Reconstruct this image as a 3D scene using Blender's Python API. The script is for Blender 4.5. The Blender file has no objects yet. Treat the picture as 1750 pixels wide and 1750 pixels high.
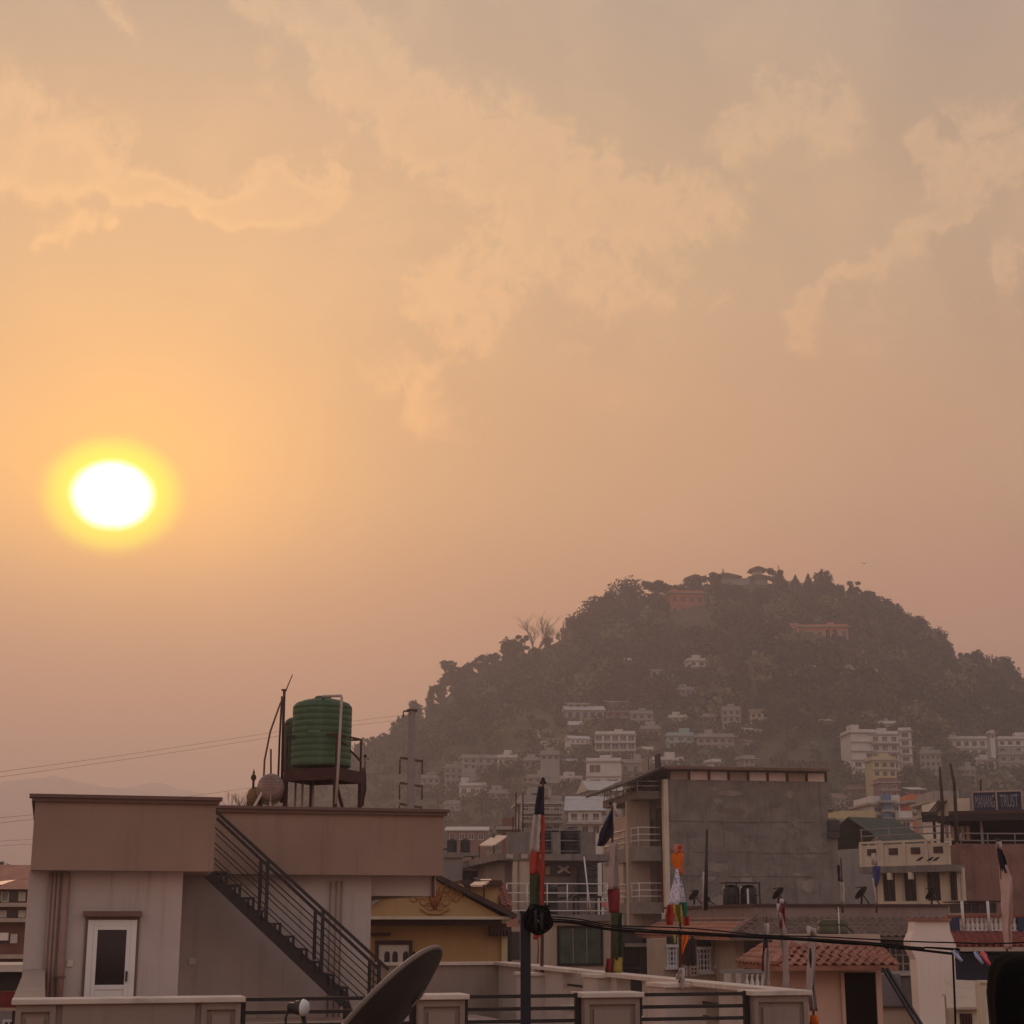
import bpy, bmesh, math, random
import numpy as np
from mathutils import Vector, Matrix
R = math.radians
random.seed(7)
SC = bpy.context.scene
COL = SC.collection
# ------------------------------------------------------------------ camera
ZC = 12.0                      # eye height: standing on a flat roof
FPX, PITCH = 2800.0, R(14.1)   # focal length in pixels of a 1750 px wide frame
cd = bpy.data.cameras.new('camera'); cam = bpy.data.objects.new('camera', cd); COL.objects.link(cam)
cam.location = (0, 0, ZC); cam.rotation_euler = (R(90) + PITCH, 0, 0)
cd.sensor_width = 36; cd.lens = 36 * FPX / 1750; cd.clip_start = 0.1; cd.clip_end = 9000
SC.camera = cam
def ray(px, py):
    u, v = (px - 875) / FPX, (875 - py) / FPX
    c, s = math.cos(PITCH), math.sin(PITCH)
    return Vector((u, c - v * s, s + v * c))
def P(px, py, Y):              # point of the place at depth Y that is seen at (px, py)
    d = ray(px, py); return Vector((d.x * Y / d.y, Y, ZC + d.z * Y / d.y))
def lin(*c):
    return tuple(((x / 255) / 12.92 if x / 255 <= .04045 else ((x / 255 + .055) / 1.055) ** 2.4) for x in c)
# ------------------------------------------------------------------ sky
SUN = ray(192, 846).normalized()
SUN_EL = math.asin(SUN.z); SUN_AZ = math.atan2(SUN.x, SUN.y)
world = bpy.data.worlds.new('World'); SC.world = world; world.use_nodes = True
wt = world.node_tree; wt.nodes.clear()
class NT:
    def __init__(s, t): s.t = t
    def n(s, typ, **kw):
        x = s.t.nodes.new(typ)
        for k, v in kw.items(): setattr(x, k, v)
        return x
    def put(s, sock, v):
        if hasattr(v, 'links') or hasattr(v, 'is_linked'): s.t.links.new(v, sock)
        else: sock.default_value = v
    def m(s, op, a, b=None, c=None, clamp=False):
        x = s.n('ShaderNodeMath', operation=op, use_clamp=clamp)
        for i, v in enumerate((a, b, c)):
            if v is not None: s.put(x.inputs[i], v)
        return x.outputs[0]
    def dot(s, a, vec):
        x = s.n('ShaderNodeVectorMath', operation='DOT_PRODUCT'); s.put(x.inputs[0], a); x.inputs[1].default_value = tuple(vec); return x.outputs['Value']
    def mix(s, f, a, b, bt='MIX'):
        x = s.n('ShaderNodeMix', data_type='RGBA', blend_type=bt); s.put(x.inputs[0], f)
        for i, v in ((6, a), (7, b)): s.put(x.inputs[i], v if not isinstance(v, tuple) else (v + (1,))[:4])
        return x.outputs[2]
    def noise(s, vec, scale, detail=4, rough=.5, dist=0):
        x = s.n('ShaderNodeTexNoise'); s.put(x.inputs['Vector'], vec)
        x.inputs['Scale'].default_value = scale; x.inputs['Detail'].default_value = detail
        x.inputs['Roughness'].default_value = rough; x.inputs['Distortion'].default_value = dist
        return x
    def ramp(s, f, stops, interp='LINEAR'):
        x = s.n('ShaderNodeValToRGB'); x.color_ramp.interpolation = interp; e = x.color_ramp.elements
        while len(e) < len(stops): e.new(.5)
        for k, (p, c) in enumerate(stops): e[k].position = p; e[k].color = (c + (1,))[:4] if isinstance(c, tuple) else (c, c, c, 1)
        s.put(x.inputs[0], f); return x.outputs[0]
    def rng(s, v, a, b, c, d, smooth=True):
        x = s.n('ShaderNodeMapRange', interpolation_type='SMOOTHSTEP' if smooth else 'LINEAR', clamp=True)
        for i, q in enumerate((v, a, b, c, d)): s.put(x.inputs[i], q)
        return x.outputs[0]
w = NT(wt)
tc = w.n('ShaderNodeTexCoord'); D = tc.outputs['Generated']
sep = w.n('ShaderNodeSeparateXYZ'); w.put(sep.inputs[0], D)
zz = w.m('MAXIMUM', sep.outputs[2], 0.0)
cosd = w.dot(D, SUN)
upv = Vector((0, 0, 1)); upv = (upv - SUN * upv.dot(SUN)).normalized()
vs = w.dot(D, upv)
r2 = w.m('ADD', w.m('MULTIPLY', w.m('SUBTRACT', 1.0, cosd), 2.0), w.m('MULTIPLY', w.m('MULTIPLY', vs, vs), 0.42))
rs = w.m('SQRT', w.m('MAXIMUM', r2, 0.0))
# dust-laden evening sky: colour by elevation, warmer and brighter round the sun
base = w.ramp(zz, [(0.0, lin(172, 116, 98)), (.10, lin(184, 124, 102)), (.18, lin(200, 140, 112)), (.27, lin(212, 166, 128)),
                   (.40, lin(208, 175, 142)), (.55, lin(188, 169, 152)), (1.0, lin(152, 152, 160))], 'EASE')
away = w.rng(cosd, -1.0, .95, .42, .92, False)
skyc = w.mix(1.0, base, w.ramp(w.m('MULTIPLY_ADD', cosd, .5, .5), [(0, (1.15, 1.5, 2.1)), (.35, (1.12, 1.38, 1.8)), (.62, (.98, 1.06, 1.24)), (.85, (.82, .82, .85)), (.965, (.95, .93, .86)), (1, (1.06, 1.0, .92))]), 'MULTIPLY')  # sky opposite the sun raised and blued to light the facing walls
glow = w.m('POWER', 2.718, w.m('MULTIPLY', rs, -7.0))
low = w.rng(vs, -.11, .02, .05, 1.0)
skyc = w.mix(w.m('MULTIPLY', w.m('MULTIPLY', glow, 1.0), low), skyc, (1.28, .60, .15))
glow2 = w.m('POWER', 2.718, w.m('MULTIPLY', rs, -17.0))
skyc = w.mix(w.m('MULTIPLY', w.m('MULTIPLY', glow2, .95), low), skyc, (1.8, .80, .06))
# clouds: wispy bands and puffs, placed in the directions where they stand, plus faint ones all over
def azel(px, py):
    d = ray(px, py).normalized(); return (math.atan2(d.x, d.y), math.asin(d.z))
az = w.m('ARCTAN2', sep.outputs[0], sep.outputs[1]); el = w.m('ARCSINE', sep.outputs[2])
wn = w.noise(D, 9, 7, .62); wsep = w.n('ShaderNodeSeparateColor'); w.put(wsep.inputs[0], wn.outputs['Color'])
azw = w.m('ADD', az, w.m('MULTIPLY', w.m('SUBTRACT', wsep.outputs[0], .5), .11))
elw = w.m('ADD', el, w.m('MULTIPLY', w.m('SUBTRACT', wsep.outputs[1], .5), .11))
def seg(p, q, wd, amp):
    (ax, ay), (bx, by) = azel(*p), azel(*q); dx, dy = bx - ax, by - ay; L2 = dx * dx + dy * dy + 1e-9
    rx = w.m('SUBTRACT', azw, ax); ry = w.m('SUBTRACT', elw, ay)
    t = w.m('ADD', w.m('MULTIPLY', rx, dx / L2), w.m('MULTIPLY', ry, dy / L2), clamp=True)
    ex = w.m('SUBTRACT', rx, w.m('MULTIPLY', t, dx)); ey = w.m('SUBTRACT', ry, w.m('MULTIPLY', t, dy))
    d2 = w.m('ADD', w.m('MULTIPLY', ex, ex), w.m('MULTIPLY', ey, ey)); k = wd / FPX
    return w.m('MULTIPLY', w.m('POWER', 2.718, w.m('MULTIPLY', d2, -1 / (k * k))), amp)
CL = [((-40, 250), (120, 275), 34, .8), ((120, 272), (390, 338), 22, .95), ((390, 338), (500, 300), 24, .9), ((500, 295), (560, 290), 34, .6), ((0, 120), (40, 250), 60, .55),
      ((40, 385), (160, 362), 16, .6), ((180, 5), (215, 45), 18, .5),
      ((420, -10), (560, 40), 34, .8), ((560, 40), (610, 150), 40, .9), ((610, 150), (720, 260), 46, .95), ((720, 200), (860, 300), 60, .6), ((880, 250), (1000, 330), 62, .75), ((1000, 330), (1270, 345), 48, .5),
      ((720, 500), (880, 460), 46, .55), ((950, 400), (1010, 450), 40, .5), ((1020, 520), (1160, 500), 44, .3), ((640, 680), (700, 720), 50, .35), ((720, 620), (800, 560), 22, .4),
      ((1380, 560), (1390, 510), 18, .55), ((1390, 505), (1540, 410), 18, .6), ((1540, 400), (1640, 350), 28, .5), ((1640, 280), (1760, 260), 50, .85), ((1590, 262), (1600, 270), 14, .6),
      ((1270, 160), (1430, 170), 40, .4), ((1720, 460), (1760, 450), 22, .4),
      ((900, 360), (1180, 330), 90, .42), ((740, 480), (900, 500), 80, .34), ((20, 170), (200, 230), 80, .40), ((480, 60), (700, 200), 80, .36), ((1420, 560), (1640, 480), 110, .26), ((1250, 180), (1440, 190), 60, .32), ((620, 660), (760, 740), 80, .25), ((1040, 560), (1180, 540), 70, .25), ((420, 300), (560, 320), 40, .5)]
cs = 0.0
for a_, b_, wd_, am_ in CL: cs = w.m('ADD', w.m('MULTIPLY', seg(a_, b_, wd_ * 1.25, am_), w.m('SUBTRACT', 1.0, w.m('MULTIPLY', cs, .75, clamp=True))), cs)
fn = w.noise(D, 24, 10, .64, .9); f2_ = w.noise(D, 80, 8, .66, .6)
bil = w.m('ADD', fn.outputs['Fac'], w.m('MULTIPLY', w.m('SUBTRACT', f2_.outputs['Fac'], .5), .42))
cs = w.m('MINIMUM', cs, 1.0)
cs = w.m('MULTIPLY', w.rng(w.m('ADD', bil, w.m('MULTIPLY', w.m('SUBTRACT', cs, .5), .44)), .34, .80, 0, 1), w.rng(cs, 0, .6, 0, 1))
cs = w.m('MULTIPLY', w.m('ADD', w.m('MULTIPLY', cs, .40), w.m('MULTIPLY', w.m('MULTIPLY', cs, w.m('SUBTRACT', 1.0, cs)), 1.9)), w.rng(f2_.outputs['Fac'], .3, .68, .72, 1.12))
gn = w.noise(D, 5.5, 10, .62, .8)
gen = w.m('MULTIPLY', w.rng(w.m('ADD', gn.outputs['Fac'], w.m('MULTIPLY', w.m('SUBTRACT', f2_.outputs['Fac'], .5), .15)), .46, .74, 0, 1), .42)
cl = w.m('MAXIMUM', cs, w.m('MULTIPLY', gen, w.rng(el, .14, .40, .15, 1.0)))
lit = w.mix(1.0, skyc, w.mix(glow, (1.38, 1.30, 1.16), (1.24, 1.22, 1.10)), 'MULTIPLY')
gap = w.noise(D, 2.6, 5, .5, .8)
skyc = w.mix(w.rng(gap.outputs['Fac'], .38, .62, .0, .5), skyc, w.mix(1.0, skyc, (.74, .78, .86), 'MULTIPLY'))
skyc = w.mix(w.m('MULTIPLY', cl, .95, clamp=True), skyc, lit)
# the sun, burnt out through the dust
rs = w.m('ADD', rs, w.m('MULTIPLY', w.m('SUBTRACT', fn.outputs['Fac'], .5), .004))
halo = w.rng(rs, .026, .047, 1, 0); skyc = w.mix(w.m('MULTIPLY', halo, .97), skyc, (1.6, 1.42, .0))
core = w.rng(rs, .0155, .0275, 1, 0); skyc = w.mix(core, skyc, (5.0, 4.6, 3.6))
sky = w.n('ShaderNodeTexSky', sky_type='NISHITA'); sky.sun_disc = False
sky.sun_elevation = SUN_EL; sky.sun_rotation = SUN_AZ; sky.air_density = 2.0; sky.dust_density = 8.0; sky.ozone_density = 1.0
bg1 = w.n('ShaderNodeBackground'); w.put(bg1.inputs[0], skyc); bg1.inputs[1].default_value = 1.0
bg2 = w.n('ShaderNodeBackground'); w.put(bg2.inputs[0], sky.outputs[0]); bg2.inputs[1].default_value = 0.006
add = w.n('ShaderNodeAddShader'); w.put(add.inputs[0], bg1.outputs[0]); w.put(add.inputs[1], bg2.outputs[0])
out = w.n('ShaderNodeOutputWorld'); w.put(out.inputs[0], add.outputs[0])
# ------------------------------------------------------------------ sun lamp, exposure
sl = bpy.data.lights.new('sun', 'SUN'); so = bpy.data.objects.new('sun', sl); COL.objects.link(so)
sl.energy = 0.8; sl.angle = R(10); sl.color = (1.0, .56, .30)
so.rotation_euler = SUN.to_track_quat('Z', 'Y').to_euler()
SC.view_settings.view_transform = 'Standard'; SC.view_settings.look = 'None'
SC.view_settings.exposure = 0.0; SC.view_settings.gamma = 1.0; SC.view_settings.use_curve_mapping = False
SC.cycles.use_denoising = True; SC.cycles.max_bounces = 6; SC.cycles.diffuse_bounces = 3
SC.cycles.volume_bounces = 2; SC.cycles.transparent_max_bounces = 8
HAZE_DENSITY = 0.00075
# ------------------------------------------------------------------ helpers
MATS = {}
def mat(name, col, rough=.85, var=.12, scale=1.5, streak=0.0, bump=0.0, bscale=30, metal=0.0, spec=.3, dirt=None, dcol=(60, 48, 42), noise_detail=5):
    """procedural surface: sRGB base colour + blotchy variation + vertical rain streaks + relief"""
    if name in MATS: return MATS[name]
    m = bpy.data.materials.new(name); m.use_nodes = True; t = NT(m.node_tree)
    b = m.node_tree.nodes['Principled BSDF']; c = lin(*col)
    geo = t.n('ShaderNodeNewGeometry'); pos = geo.outputs['Position']
    n1 = t.noise(pos, scale, noise_detail, .6)
    f = t.rng(n1.outputs['Fac'], .28, .72, 0, 1, False)
    dark = tuple(x * (1 - var * 1.3) for x in c); light = tuple(min(1, x * (1 + var)) for x in c)
    colr = t.mix(f, dark, light)
    if streak:
        mp = t.n('ShaderNodeMapping'); t.put(mp.inputs[0], pos); mp.inputs['Scale'].default_value = (3.2, 3.2, .22)
        n2 = t.noise(mp.outputs[0], 1.6, 6, .65)
        colr = t.mix(t.m('MULTIPLY', t.rng(n2.outputs['Fac'], .50, .74, 0, 1), streak), colr, lin(*dcol))
    if dirt:
        n3 = t.noise(pos, dirt[0], 7, .68, .5)
        colr = t.mix(t.m('MULTIPLY', t.rng(n3.outputs['Fac'], .50, .66, 0, 1), dirt[1]), colr, lin(*dcol))
    t.put(b.inputs['Base Color'], colr)
    b.inputs['Roughness'].default_value = rough; b.inputs['Metallic'].default_value = metal
    b.inputs['Specular IOR Level'].default_value = spec
    if bump:
        nb = t.noise(pos, bscale, 4, .6); bp = t.n('ShaderNodeBump'); bp.inputs['Strength'].default_value = bump; bp.inputs['Distance'].default_value = .02
        t.put(bp.inputs['Height'], nb.outputs['Fac']); t.put(b.inputs['Normal'], bp.outputs[0])
    MATS[name] = m; return m
class MB:
    """collects boxes, bars, tubes, prisms and lathes; build() links them as one mesh object"""
    def __init__(s): s.v = []; s.f = []; s.sm = []
    def add(s, vs, fs, smooth=False):
        o = len(s.v); s.v += [tuple(x) for x in vs]; s.f += [tuple(i + o for i in q) for q in fs]; s.sm += [smooth] * len(fs); return s
    def box(s, x0, x1, y0, y1, z0, z1):
        x0, x1 = sorted((x0, x1)); y0, y1 = sorted((y0, y1)); z0, z1 = sorted((z0, z1))
        return s.add([(x0, y0, z0), (x1, y0, z0), (x1, y1, z0), (x0, y1, z0), (x0, y0, z1), (x1, y0, z1), (x1, y1, z1), (x0, y1, z1)],
              [(3, 2, 1, 0), (4, 5, 6, 7), (0, 1, 5, 4), (1, 2, 6, 5), (2, 3, 7, 6), (3, 0, 4, 7)])
    def hexa(s, p):            # 8 corners: 4 bottom ccw, 4 top ccw
        return s.add(p, [(3, 2, 1, 0), (4, 5, 6, 7), (0, 1, 5, 4), (1, 2, 6, 5), (2, 3, 7, 6), (3, 0, 4, 7)])
    def prism(s, poly, y0, y1):  # polygon in x,z extruded along y
        n = len(poly)
        if sum(poly[i][0] * poly[(i + 1) % n][1] - poly[(i + 1) % n][0] * poly[i][1] for i in range(n)) < 0: poly = poly[::-1]
        y0, y1 = sorted((y0, y1)); vs = [(x, y0, z) for x, z in poly] + [(x, y1, z) for x, z in poly]
        return s.add(vs, [tuple(range(n)), tuple(range(2 * n - 1, n - 1, -1))] + [(i, i + n, (i + 1) % n + n, (i + 1) % n) for i in range(n)])
    def hprism(s, poly, z0, z1):  # polygon in x,y extruded along z
        n = len(poly)
        if sum(poly[i][0] * poly[(i + 1) % n][1] - poly[(i + 1) % n][0] * poly[i][1] for i in range(n)) < 0: poly = poly[::-1]
        vs = [(x, y, z0) for x, y in poly] + [(x, y, z1) for x, y in poly]
        return s.add(vs, [tuple(range(n - 1, -1, -1)), tuple(range(n, 2 * n))] + [(i, (i + 1) % n, (i + 1) % n + n, i + n) for i in range(n)])
    def bar(s, a, b, wx, wy=None, up=(0, 0, 1)):  # square bar between two points
        a, b = Vector(a), Vector(b); d = (b - a).normalized(); upv = Vector(up)
        if abs(d.dot(upv)) > .95: upv = Vector((0, 1, 0))
        x = d.cross(upv).normalized() * wx / 2; y = x.cross(d).normalized() * (wy or wx) / 2
        q = [a - x - y, a + x - y, a + x + y, a - x + y, b - x - y, b + x - y, b + x + y, b - x + y]
        return s.add(q, [(0, 1, 2, 3), (7, 6, 5, 4), (4, 5, 1, 0), (5, 6, 2, 1), (6, 7, 3, 2), (7, 4, 0, 3)])
    def tube(s, pts, r, n=8, close=True):
        pts = [Vector(p) for p in pts]; rs = r if isinstance(r, (list, tuple)) else [r] * len(pts); vs = []; fs = []; px = None
        for i, p in enumerate(pts):
            d = (pts[min(i + 1, len(pts) - 1)] - pts[max(i - 1, 0)])
            d = d.normalized() if d.length > 1e-9 else Vector((0, 0, 1))
            if px is None: px = d.cross(Vector((0, 0, 1)) if abs(d.z) < .9 else Vector((0, 1, 0))).normalized()
            px = (px - d * px.dot(d)); px = px.normalized() if px.length > 1e-6 else d.orthogonal().normalized(); py = d.cross(px)
            for k in range(n):
                a = 2 * math.pi * k / n; vs.append(p + (px * math.cos(a) + py * math.sin(a)) * rs[i])
        for i in range(len(pts) - 1):
            for k in range(n): fs.append((i * n + k, i * n + (k + 1) % n, (i + 1) * n + (k + 1) % n, (i + 1) * n + k))
        if close: fs += [tuple(range(n - 1, -1, -1)), tuple(range((len(pts) - 1) * n, len(pts) * n))]
        return s.add(vs, fs, True)
    def lathe(s, prof, c=(0, 0, 0), n=24, smooth=True):  # (r, z) profile round z
        vs = []; fs = []
        for r, z in prof:
            for k in range(n):
                a = 2 * math.pi * k / n; vs.append((c[0] + r * math.cos(a), c[1] + r * math.sin(a), c[2] + z))
        for i in range(len(prof) - 1):
            for k in range(n): fs.append((i * n + k, i * n + (k + 1) % n, (i + 1) * n + (k + 1) % n, (i + 1) * n + k))
        fs += [tuple(range(n - 1, -1, -1)), tuple(range((len(prof) - 1) * n, len(prof) * n))]
        return s.add(vs, fs, smooth)
    def mesh(s, name):
        me = bpy.data.meshes.new(name); me.from_pydata(s.v, [], s.f); me.polygons.foreach_set('use_smooth', s.sm); me.update(); return me
    def build(s, name, m, parent=None, bevel=0):
        o = link(name, s.mesh(name), m, parent)
        if bevel:
            b = o.modifiers.new('bevel', 'BEVEL'); b.width = bevel; b.segments = 2; b.limit_method = 'ANGLE'
        return o
def link(name, me, m=None, parent=None):
    o = bpy.data.objects.new(name, me); COL.objects.link(o)
    if m is not None and len(me.materials) == 0: me.materials.append(m)
    if parent is not None: o.parent = parent
    return o
def tag(o, label=None, cat=None, group=None, kind=None):
    if label: o['label'] = label
    if cat: o['category'] = cat
    if group: o['group'] = group
    if kind: o['kind'] = kind
    return o
def empty(name, loc, rz=0, label=None, cat=None, group=None):
    o = bpy.data.objects.new(name, None); COL.objects.link(o); o.location = loc; o.rotation_euler = (0, 0, rz); o.empty_display_size = .2
    return tag(o, label, cat, group)
class F:
    """a plan frame: local x along a facade, local y away from the viewer, z = height; pixel() finds where a photo point meets a local plane y = w"""
    def __init__(s, px, D, ang, py=1580, z0=0.0):
        p = P(px, py, D); s.o = Vector((p.x, p.y, z0)); s.a = R(ang)
        s.ux = Vector((math.cos(s.a), math.sin(s.a), 0)); s.uy = Vector((-math.sin(s.a), math.cos(s.a), 0)); s.z0 = z0
    def at(s, px, py, w=0.0):
        d = ray(px, py); rel = Vector((0, 0, ZC)) - s.o
        t = (w - rel.dot(s.uy)) / d.dot(s.uy); q = rel + d * t
        return q.dot(s.ux), q.z
    def x(s, px, py=1600, w=0.0): return s.at(px, py, w)[0]
    def z(s, py, px=875, w=0.0): return s.at(px, py, w)[1]
    def r(s, x0, y0, x1, y1, w=0.0):   # photo rectangle -> (u0,u1,z0,z1) on plane y=w
        a, b = s.at(x0, (y0 + y1) / 2, w)[0], s.at(x1, (y0 + y1) / 2, w)[0]
        zt = s.at((x0 + x1) / 2, y0, w)[1]; zb = s.at((x0 + x1) / 2, y1, w)[1]; return a, b, zb, zt
    def root(s, name, label=None, cat=None, group=None): return empty(name, s.o, s.a, label, cat, group)
    def world(s, u, w, z): return s.o + s.ux * u + s.uy * w + Vector((0, 0, z))
    def box(s, rect, w0, w1, mb=None, w=None):  # box whose front face at y=w0 covers the photo rectangle
        mb = mb or MB(); a, b, c, d = s.r(*rect, w0 if w is None else w); return mb.box(a, b, w0, w1, c, d)
def leaf_cloud(centers, radii, counts, sizes, rng, shell=.55):
    """leaf-clump quads spread through ellipsoid crowns, denser towards the uneven skin; returns verts, faces arrays"""
    V = []
    for c, rr, n, sz in zip(centers, radii, counts, sizes):
        d = rng.normal(size=(n, 3)); d /= np.linalg.norm(d, axis=1)[:, None]
        k = rng.uniform(shell ** 3, 1.0, n) ** (1 / 3) * (1 + .28 * np.sin(d[:, 0] * 5 + c[0]) * np.sin(d[:, 2] * 6 + c[1]) )
        p = np.asarray(c) + d * k[:, None] * np.asarray(rr)
        a = rng.normal(size=(n, 3)); a /= np.linalg.norm(a, axis=1)[:, None]
        b = np.cross(a, rng.normal(size=(n, 3))); b /= np.linalg.norm(b, axis=1)[:, None]
        s = (sz * rng.uniform(.55, 1.25, n))[:, None]
        V.append(np.stack([p - a * s - b * s * .7, p + a * s - b * s * .7, p + a * s * .8 + b * s * .7, p - a * s * .8 + b * s * .7], 1).reshape(-1, 3))
    return np.concatenate(V)
def quads_mesh(name, V):
    me = bpy.data.meshes.new(name); n = len(V) // 4
    me.vertices.add(len(V)); me.vertices.foreach_set('co', V.astype(np.float32).ravel())
    me.loops.add(4 * n); me.loops.foreach_set('vertex_index', np.arange(4 * n, dtype=np.int32))
    me.polygons.add(n); me.polygons.foreach_set('loop_start', np.arange(0, 4 * n, 4, dtype=np.int32)); me.polygons.foreach_set('loop_total', np.full(n, 4, np.int32))
    me.update(); me.validate(); return me
# ------------------------------------------------------------------ land: ground, hill, far ridges, haze
g = MB().add([(-1500, -150, 0), (1500, -150, 0), (1500, 3600, 0), (-1500, 3600, 0)], [(0, 1, 2, 3)])
tag(g.build('ground', mat('earth', (120, 100, 80), var=.3, scale=.05)), kind='structure')
SKY = [(480, 1345), (560, 1318), (620, 1290), (660, 1264), (700, 1246), (740, 1216), (760, 1194), (800, 1156), (850, 1132), (900, 1116), (940, 1100), (975, 1082), (1000, 1068), (1050, 1044), (1100, 1030), (1150, 1020), (1200, 1004),
       (1250, 996), (1300, 994), (1350, 1000), (1400, 1008), (1450, 1024), (1500, 1040), (1550, 1068), (1590, 1096), (1620, 1128), (1660, 1138), (1700, 1146), (1750, 1180), (1850, 1240), (2000, 1310), (2300, 1440)]
YC, YB = 600.0, 330.0
_hx = np.array([P(a, b, YC).x for a, b in SKY]); _hz = np.array([P(a, b, YC).z for a, b in SKY])
_hx = np.concatenate([[_hx[0] - 90], _hx, [_hx[-1] + 120]]); _hz = np.concatenate([[0], _hz, [0]])
def crest(x): return np.interp(x, _hx, _hz)
def hillz(x, y):
    x = np.asarray(x, float); y = np.asarray(y, float)
    xs = x * (YC / np.maximum(y, 200)) ** .85       # spurs run towards the viewer
    xs = np.where(y > YC, x, xs)
    t = np.clip((y - YB) / (YC - YB), 0, 1); h = crest(xs)
    z = h * (t ** .86) * (1 + .05 * np.sin(xs * .06 + y * .03) * np.sin(t * math.pi))
    back = np.clip(1 - (y - YC) / 420, 0, 1); z = np.where(y > YC, h * back ** 1.2, z)
    return z - .4
gx = np.linspace(-330, 560, 150); gy = np.concatenate([np.linspace(320, YC, 75), np.linspace(YC + 10, 1060, 24)])
X, Y = np.meshgrid(gx, gy); rg = np.random.default_rng(3)
Z = hillz(X, Y) + rg.normal(0, .35, X.shape) * (hillz(X, Y) > 1)
nx, ny = len(gx), len(gy); idx = np.arange(nx * ny).reshape(ny, nx)
q = np.stack([idx[:-1, :-1], idx[:-1, 1:], idx[1:, 1:], idx[1:, :-1]], -1).reshape(-1, 4)
hm = bpy.data.meshes.new('hill'); hm.from_pydata(np.stack([X, Y, Z], -1).reshape(-1, 3).tolist(), [], q.tolist()); hm.polygons.foreach_set('use_smooth', [True] * len(hm.polygons))
def hill_mat():
    m = bpy.data.materials.new('hillside'); m.use_nodes = True; t = NT(m.node_tree); b = m.node_tree.nodes['Principled BSDF']
    pos = t.n('ShaderNodeNewGeometry').outputs['Position']
    a = t.noise(pos, .018, 6, .6); c = t.noise(pos, .12, 6, .65)
    col = t.mix(t.rng(a.outputs['Fac'], .42, .60, 0, 1), lin(92, 74, 56), lin(70, 72, 48))
    col = t.mix(t.rng(c.outputs['Fac'], .40, .66, 0, .8), col, lin(52, 52, 38))
    t.put(b.inputs['Base Color'], col); b.inputs['Roughness'].default_value = .95; b.inputs['Specular IOR Level'].default_value = .1; return m
tag(link('hill', hm, hill_mat()), kind='structure')
def on_hill(px, py):          # where the line of sight meets the hillside
    d = ray(px, py); y = _ys; t = y / d.y; hit = hillz(d.x * t, y) >= ZC + d.z * t
    if not hit.any(): return P(px, py, YC)
    y = float(y[int(np.argmax(hit))]); t = y / d.y; return Vector((d.x * t, y, ZC + d.z * t))
_ys = np.arange(335, 735, .1)
# far ridges fading in the haze on the left
def ridge(name, D, prof, seedv):
    r2_ = random.Random(seedv); pts = []
    for (a, b), (c, d_) in zip(prof, prof[1:]):
        n = max(2, int(abs(c - a) / 14))
        for k in range(n):
            f = k / n; pts.append((a + (c - a) * f, b + (d_ - b) * f + r2_.uniform(-2.2, 2.2)))
    top = [P(a, b, D) for a, b in pts]; mb = MB(); n = len(top)
    vs = [(p.x, p.y - 260, 0) for p in top] + [tuple(p) for p in top] + [(p.x, p.y + 260, 0) for p in top]
    fs = [(i, i + 1, n + i + 1, n + i) for i in range(n - 1)] + [(n + i, n + i + 1, 2 * n + i + 1, 2 * n + i) for i in range(n - 1)]
    mb.add(vs, fs, True); tag(mb.build(name, mat('far_slope', (112, 94, 78), var=.25, scale=.02)), kind='structure')  # slope colour lightened to put extra haze into it
ridge('far_hills', 3000, [(-700, 1440), (-300, 1380), (-60, 1345), (40, 1332), (90, 1326), (160, 1342), (240, 1352), (330, 1366), (430, 1388), (640, 1440), (900, 1560)], 4)
ridge('far_mountain', 3300, [(-900, 1340), (-400, 1350), (0, 1372), (150, 1362), (260, 1336), (360, 1360), (520, 1400), (800, 1480)], 9)
# dusty evening air
hz = MB().box(-1520, 1520, -170, 3620, -1.0, 305); ho = hz.build('haze', None); tag(ho, 'dusty orange evening haze filling the valley', 'haze', kind='stuff')
hmt = bpy.data.materials.new('haze_air'); hmt.use_nodes = True; ht = NT(hmt.node_tree); hmt.node_tree.nodes.clear()
pv = ht.n('ShaderNodeVolumePrincipled'); pv.inputs['Color'].default_value = (.91, .85, .88, 1); pv.inputs['Density'].default_value = HAZE_DENSITY; pv.inputs['Anisotropy'].default_value = .42
ho2 = ht.n('ShaderNodeOutputMaterial'); ht.put(ho2.inputs['Volume'], pv.outputs[0]); ho.data.materials.append(hmt)
# ------------------------------------------------------------------ woods and trees on the hill
def leaf_mat(name, c1, c2, sc=.35):
    m = bpy.data.materials.new(name); m.use_nodes = True; t = NT(m.node_tree); b = m.node_tree.nodes['Principled BSDF']
    pos = t.n('ShaderNodeNewGeometry').outputs['Position']; a = t.noise(pos, sc, 4, .6)
    t.put(b.inputs['Base Color'], t.mix(t.rng(a.outputs['Fac'], .36, .64, 0, 1), lin(*c1), lin(*c2)))
    b.inputs['Roughness'].default_value = .8; b.inputs['Specular IOR Level'].default_value = .15; return m
LEAF = leaf_mat('foliage', (44, 52, 42), (70, 74, 56)); LEAF2 = leaf_mat('foliage_dark', (26, 33, 30), (42, 49, 40)); LEAF3 = leaf_mat('foliage_dry', (86, 74, 58), (68, 68, 50))
LEAF4 = leaf_mat('foliage_olive', (96, 98, 66), (118, 112, 78))
BARK = mat('bark', (74, 60, 48), var=.3, scale=3); BARKP = mat('pale_bark', (128, 108, 92), var=.2, scale=3)
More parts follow.
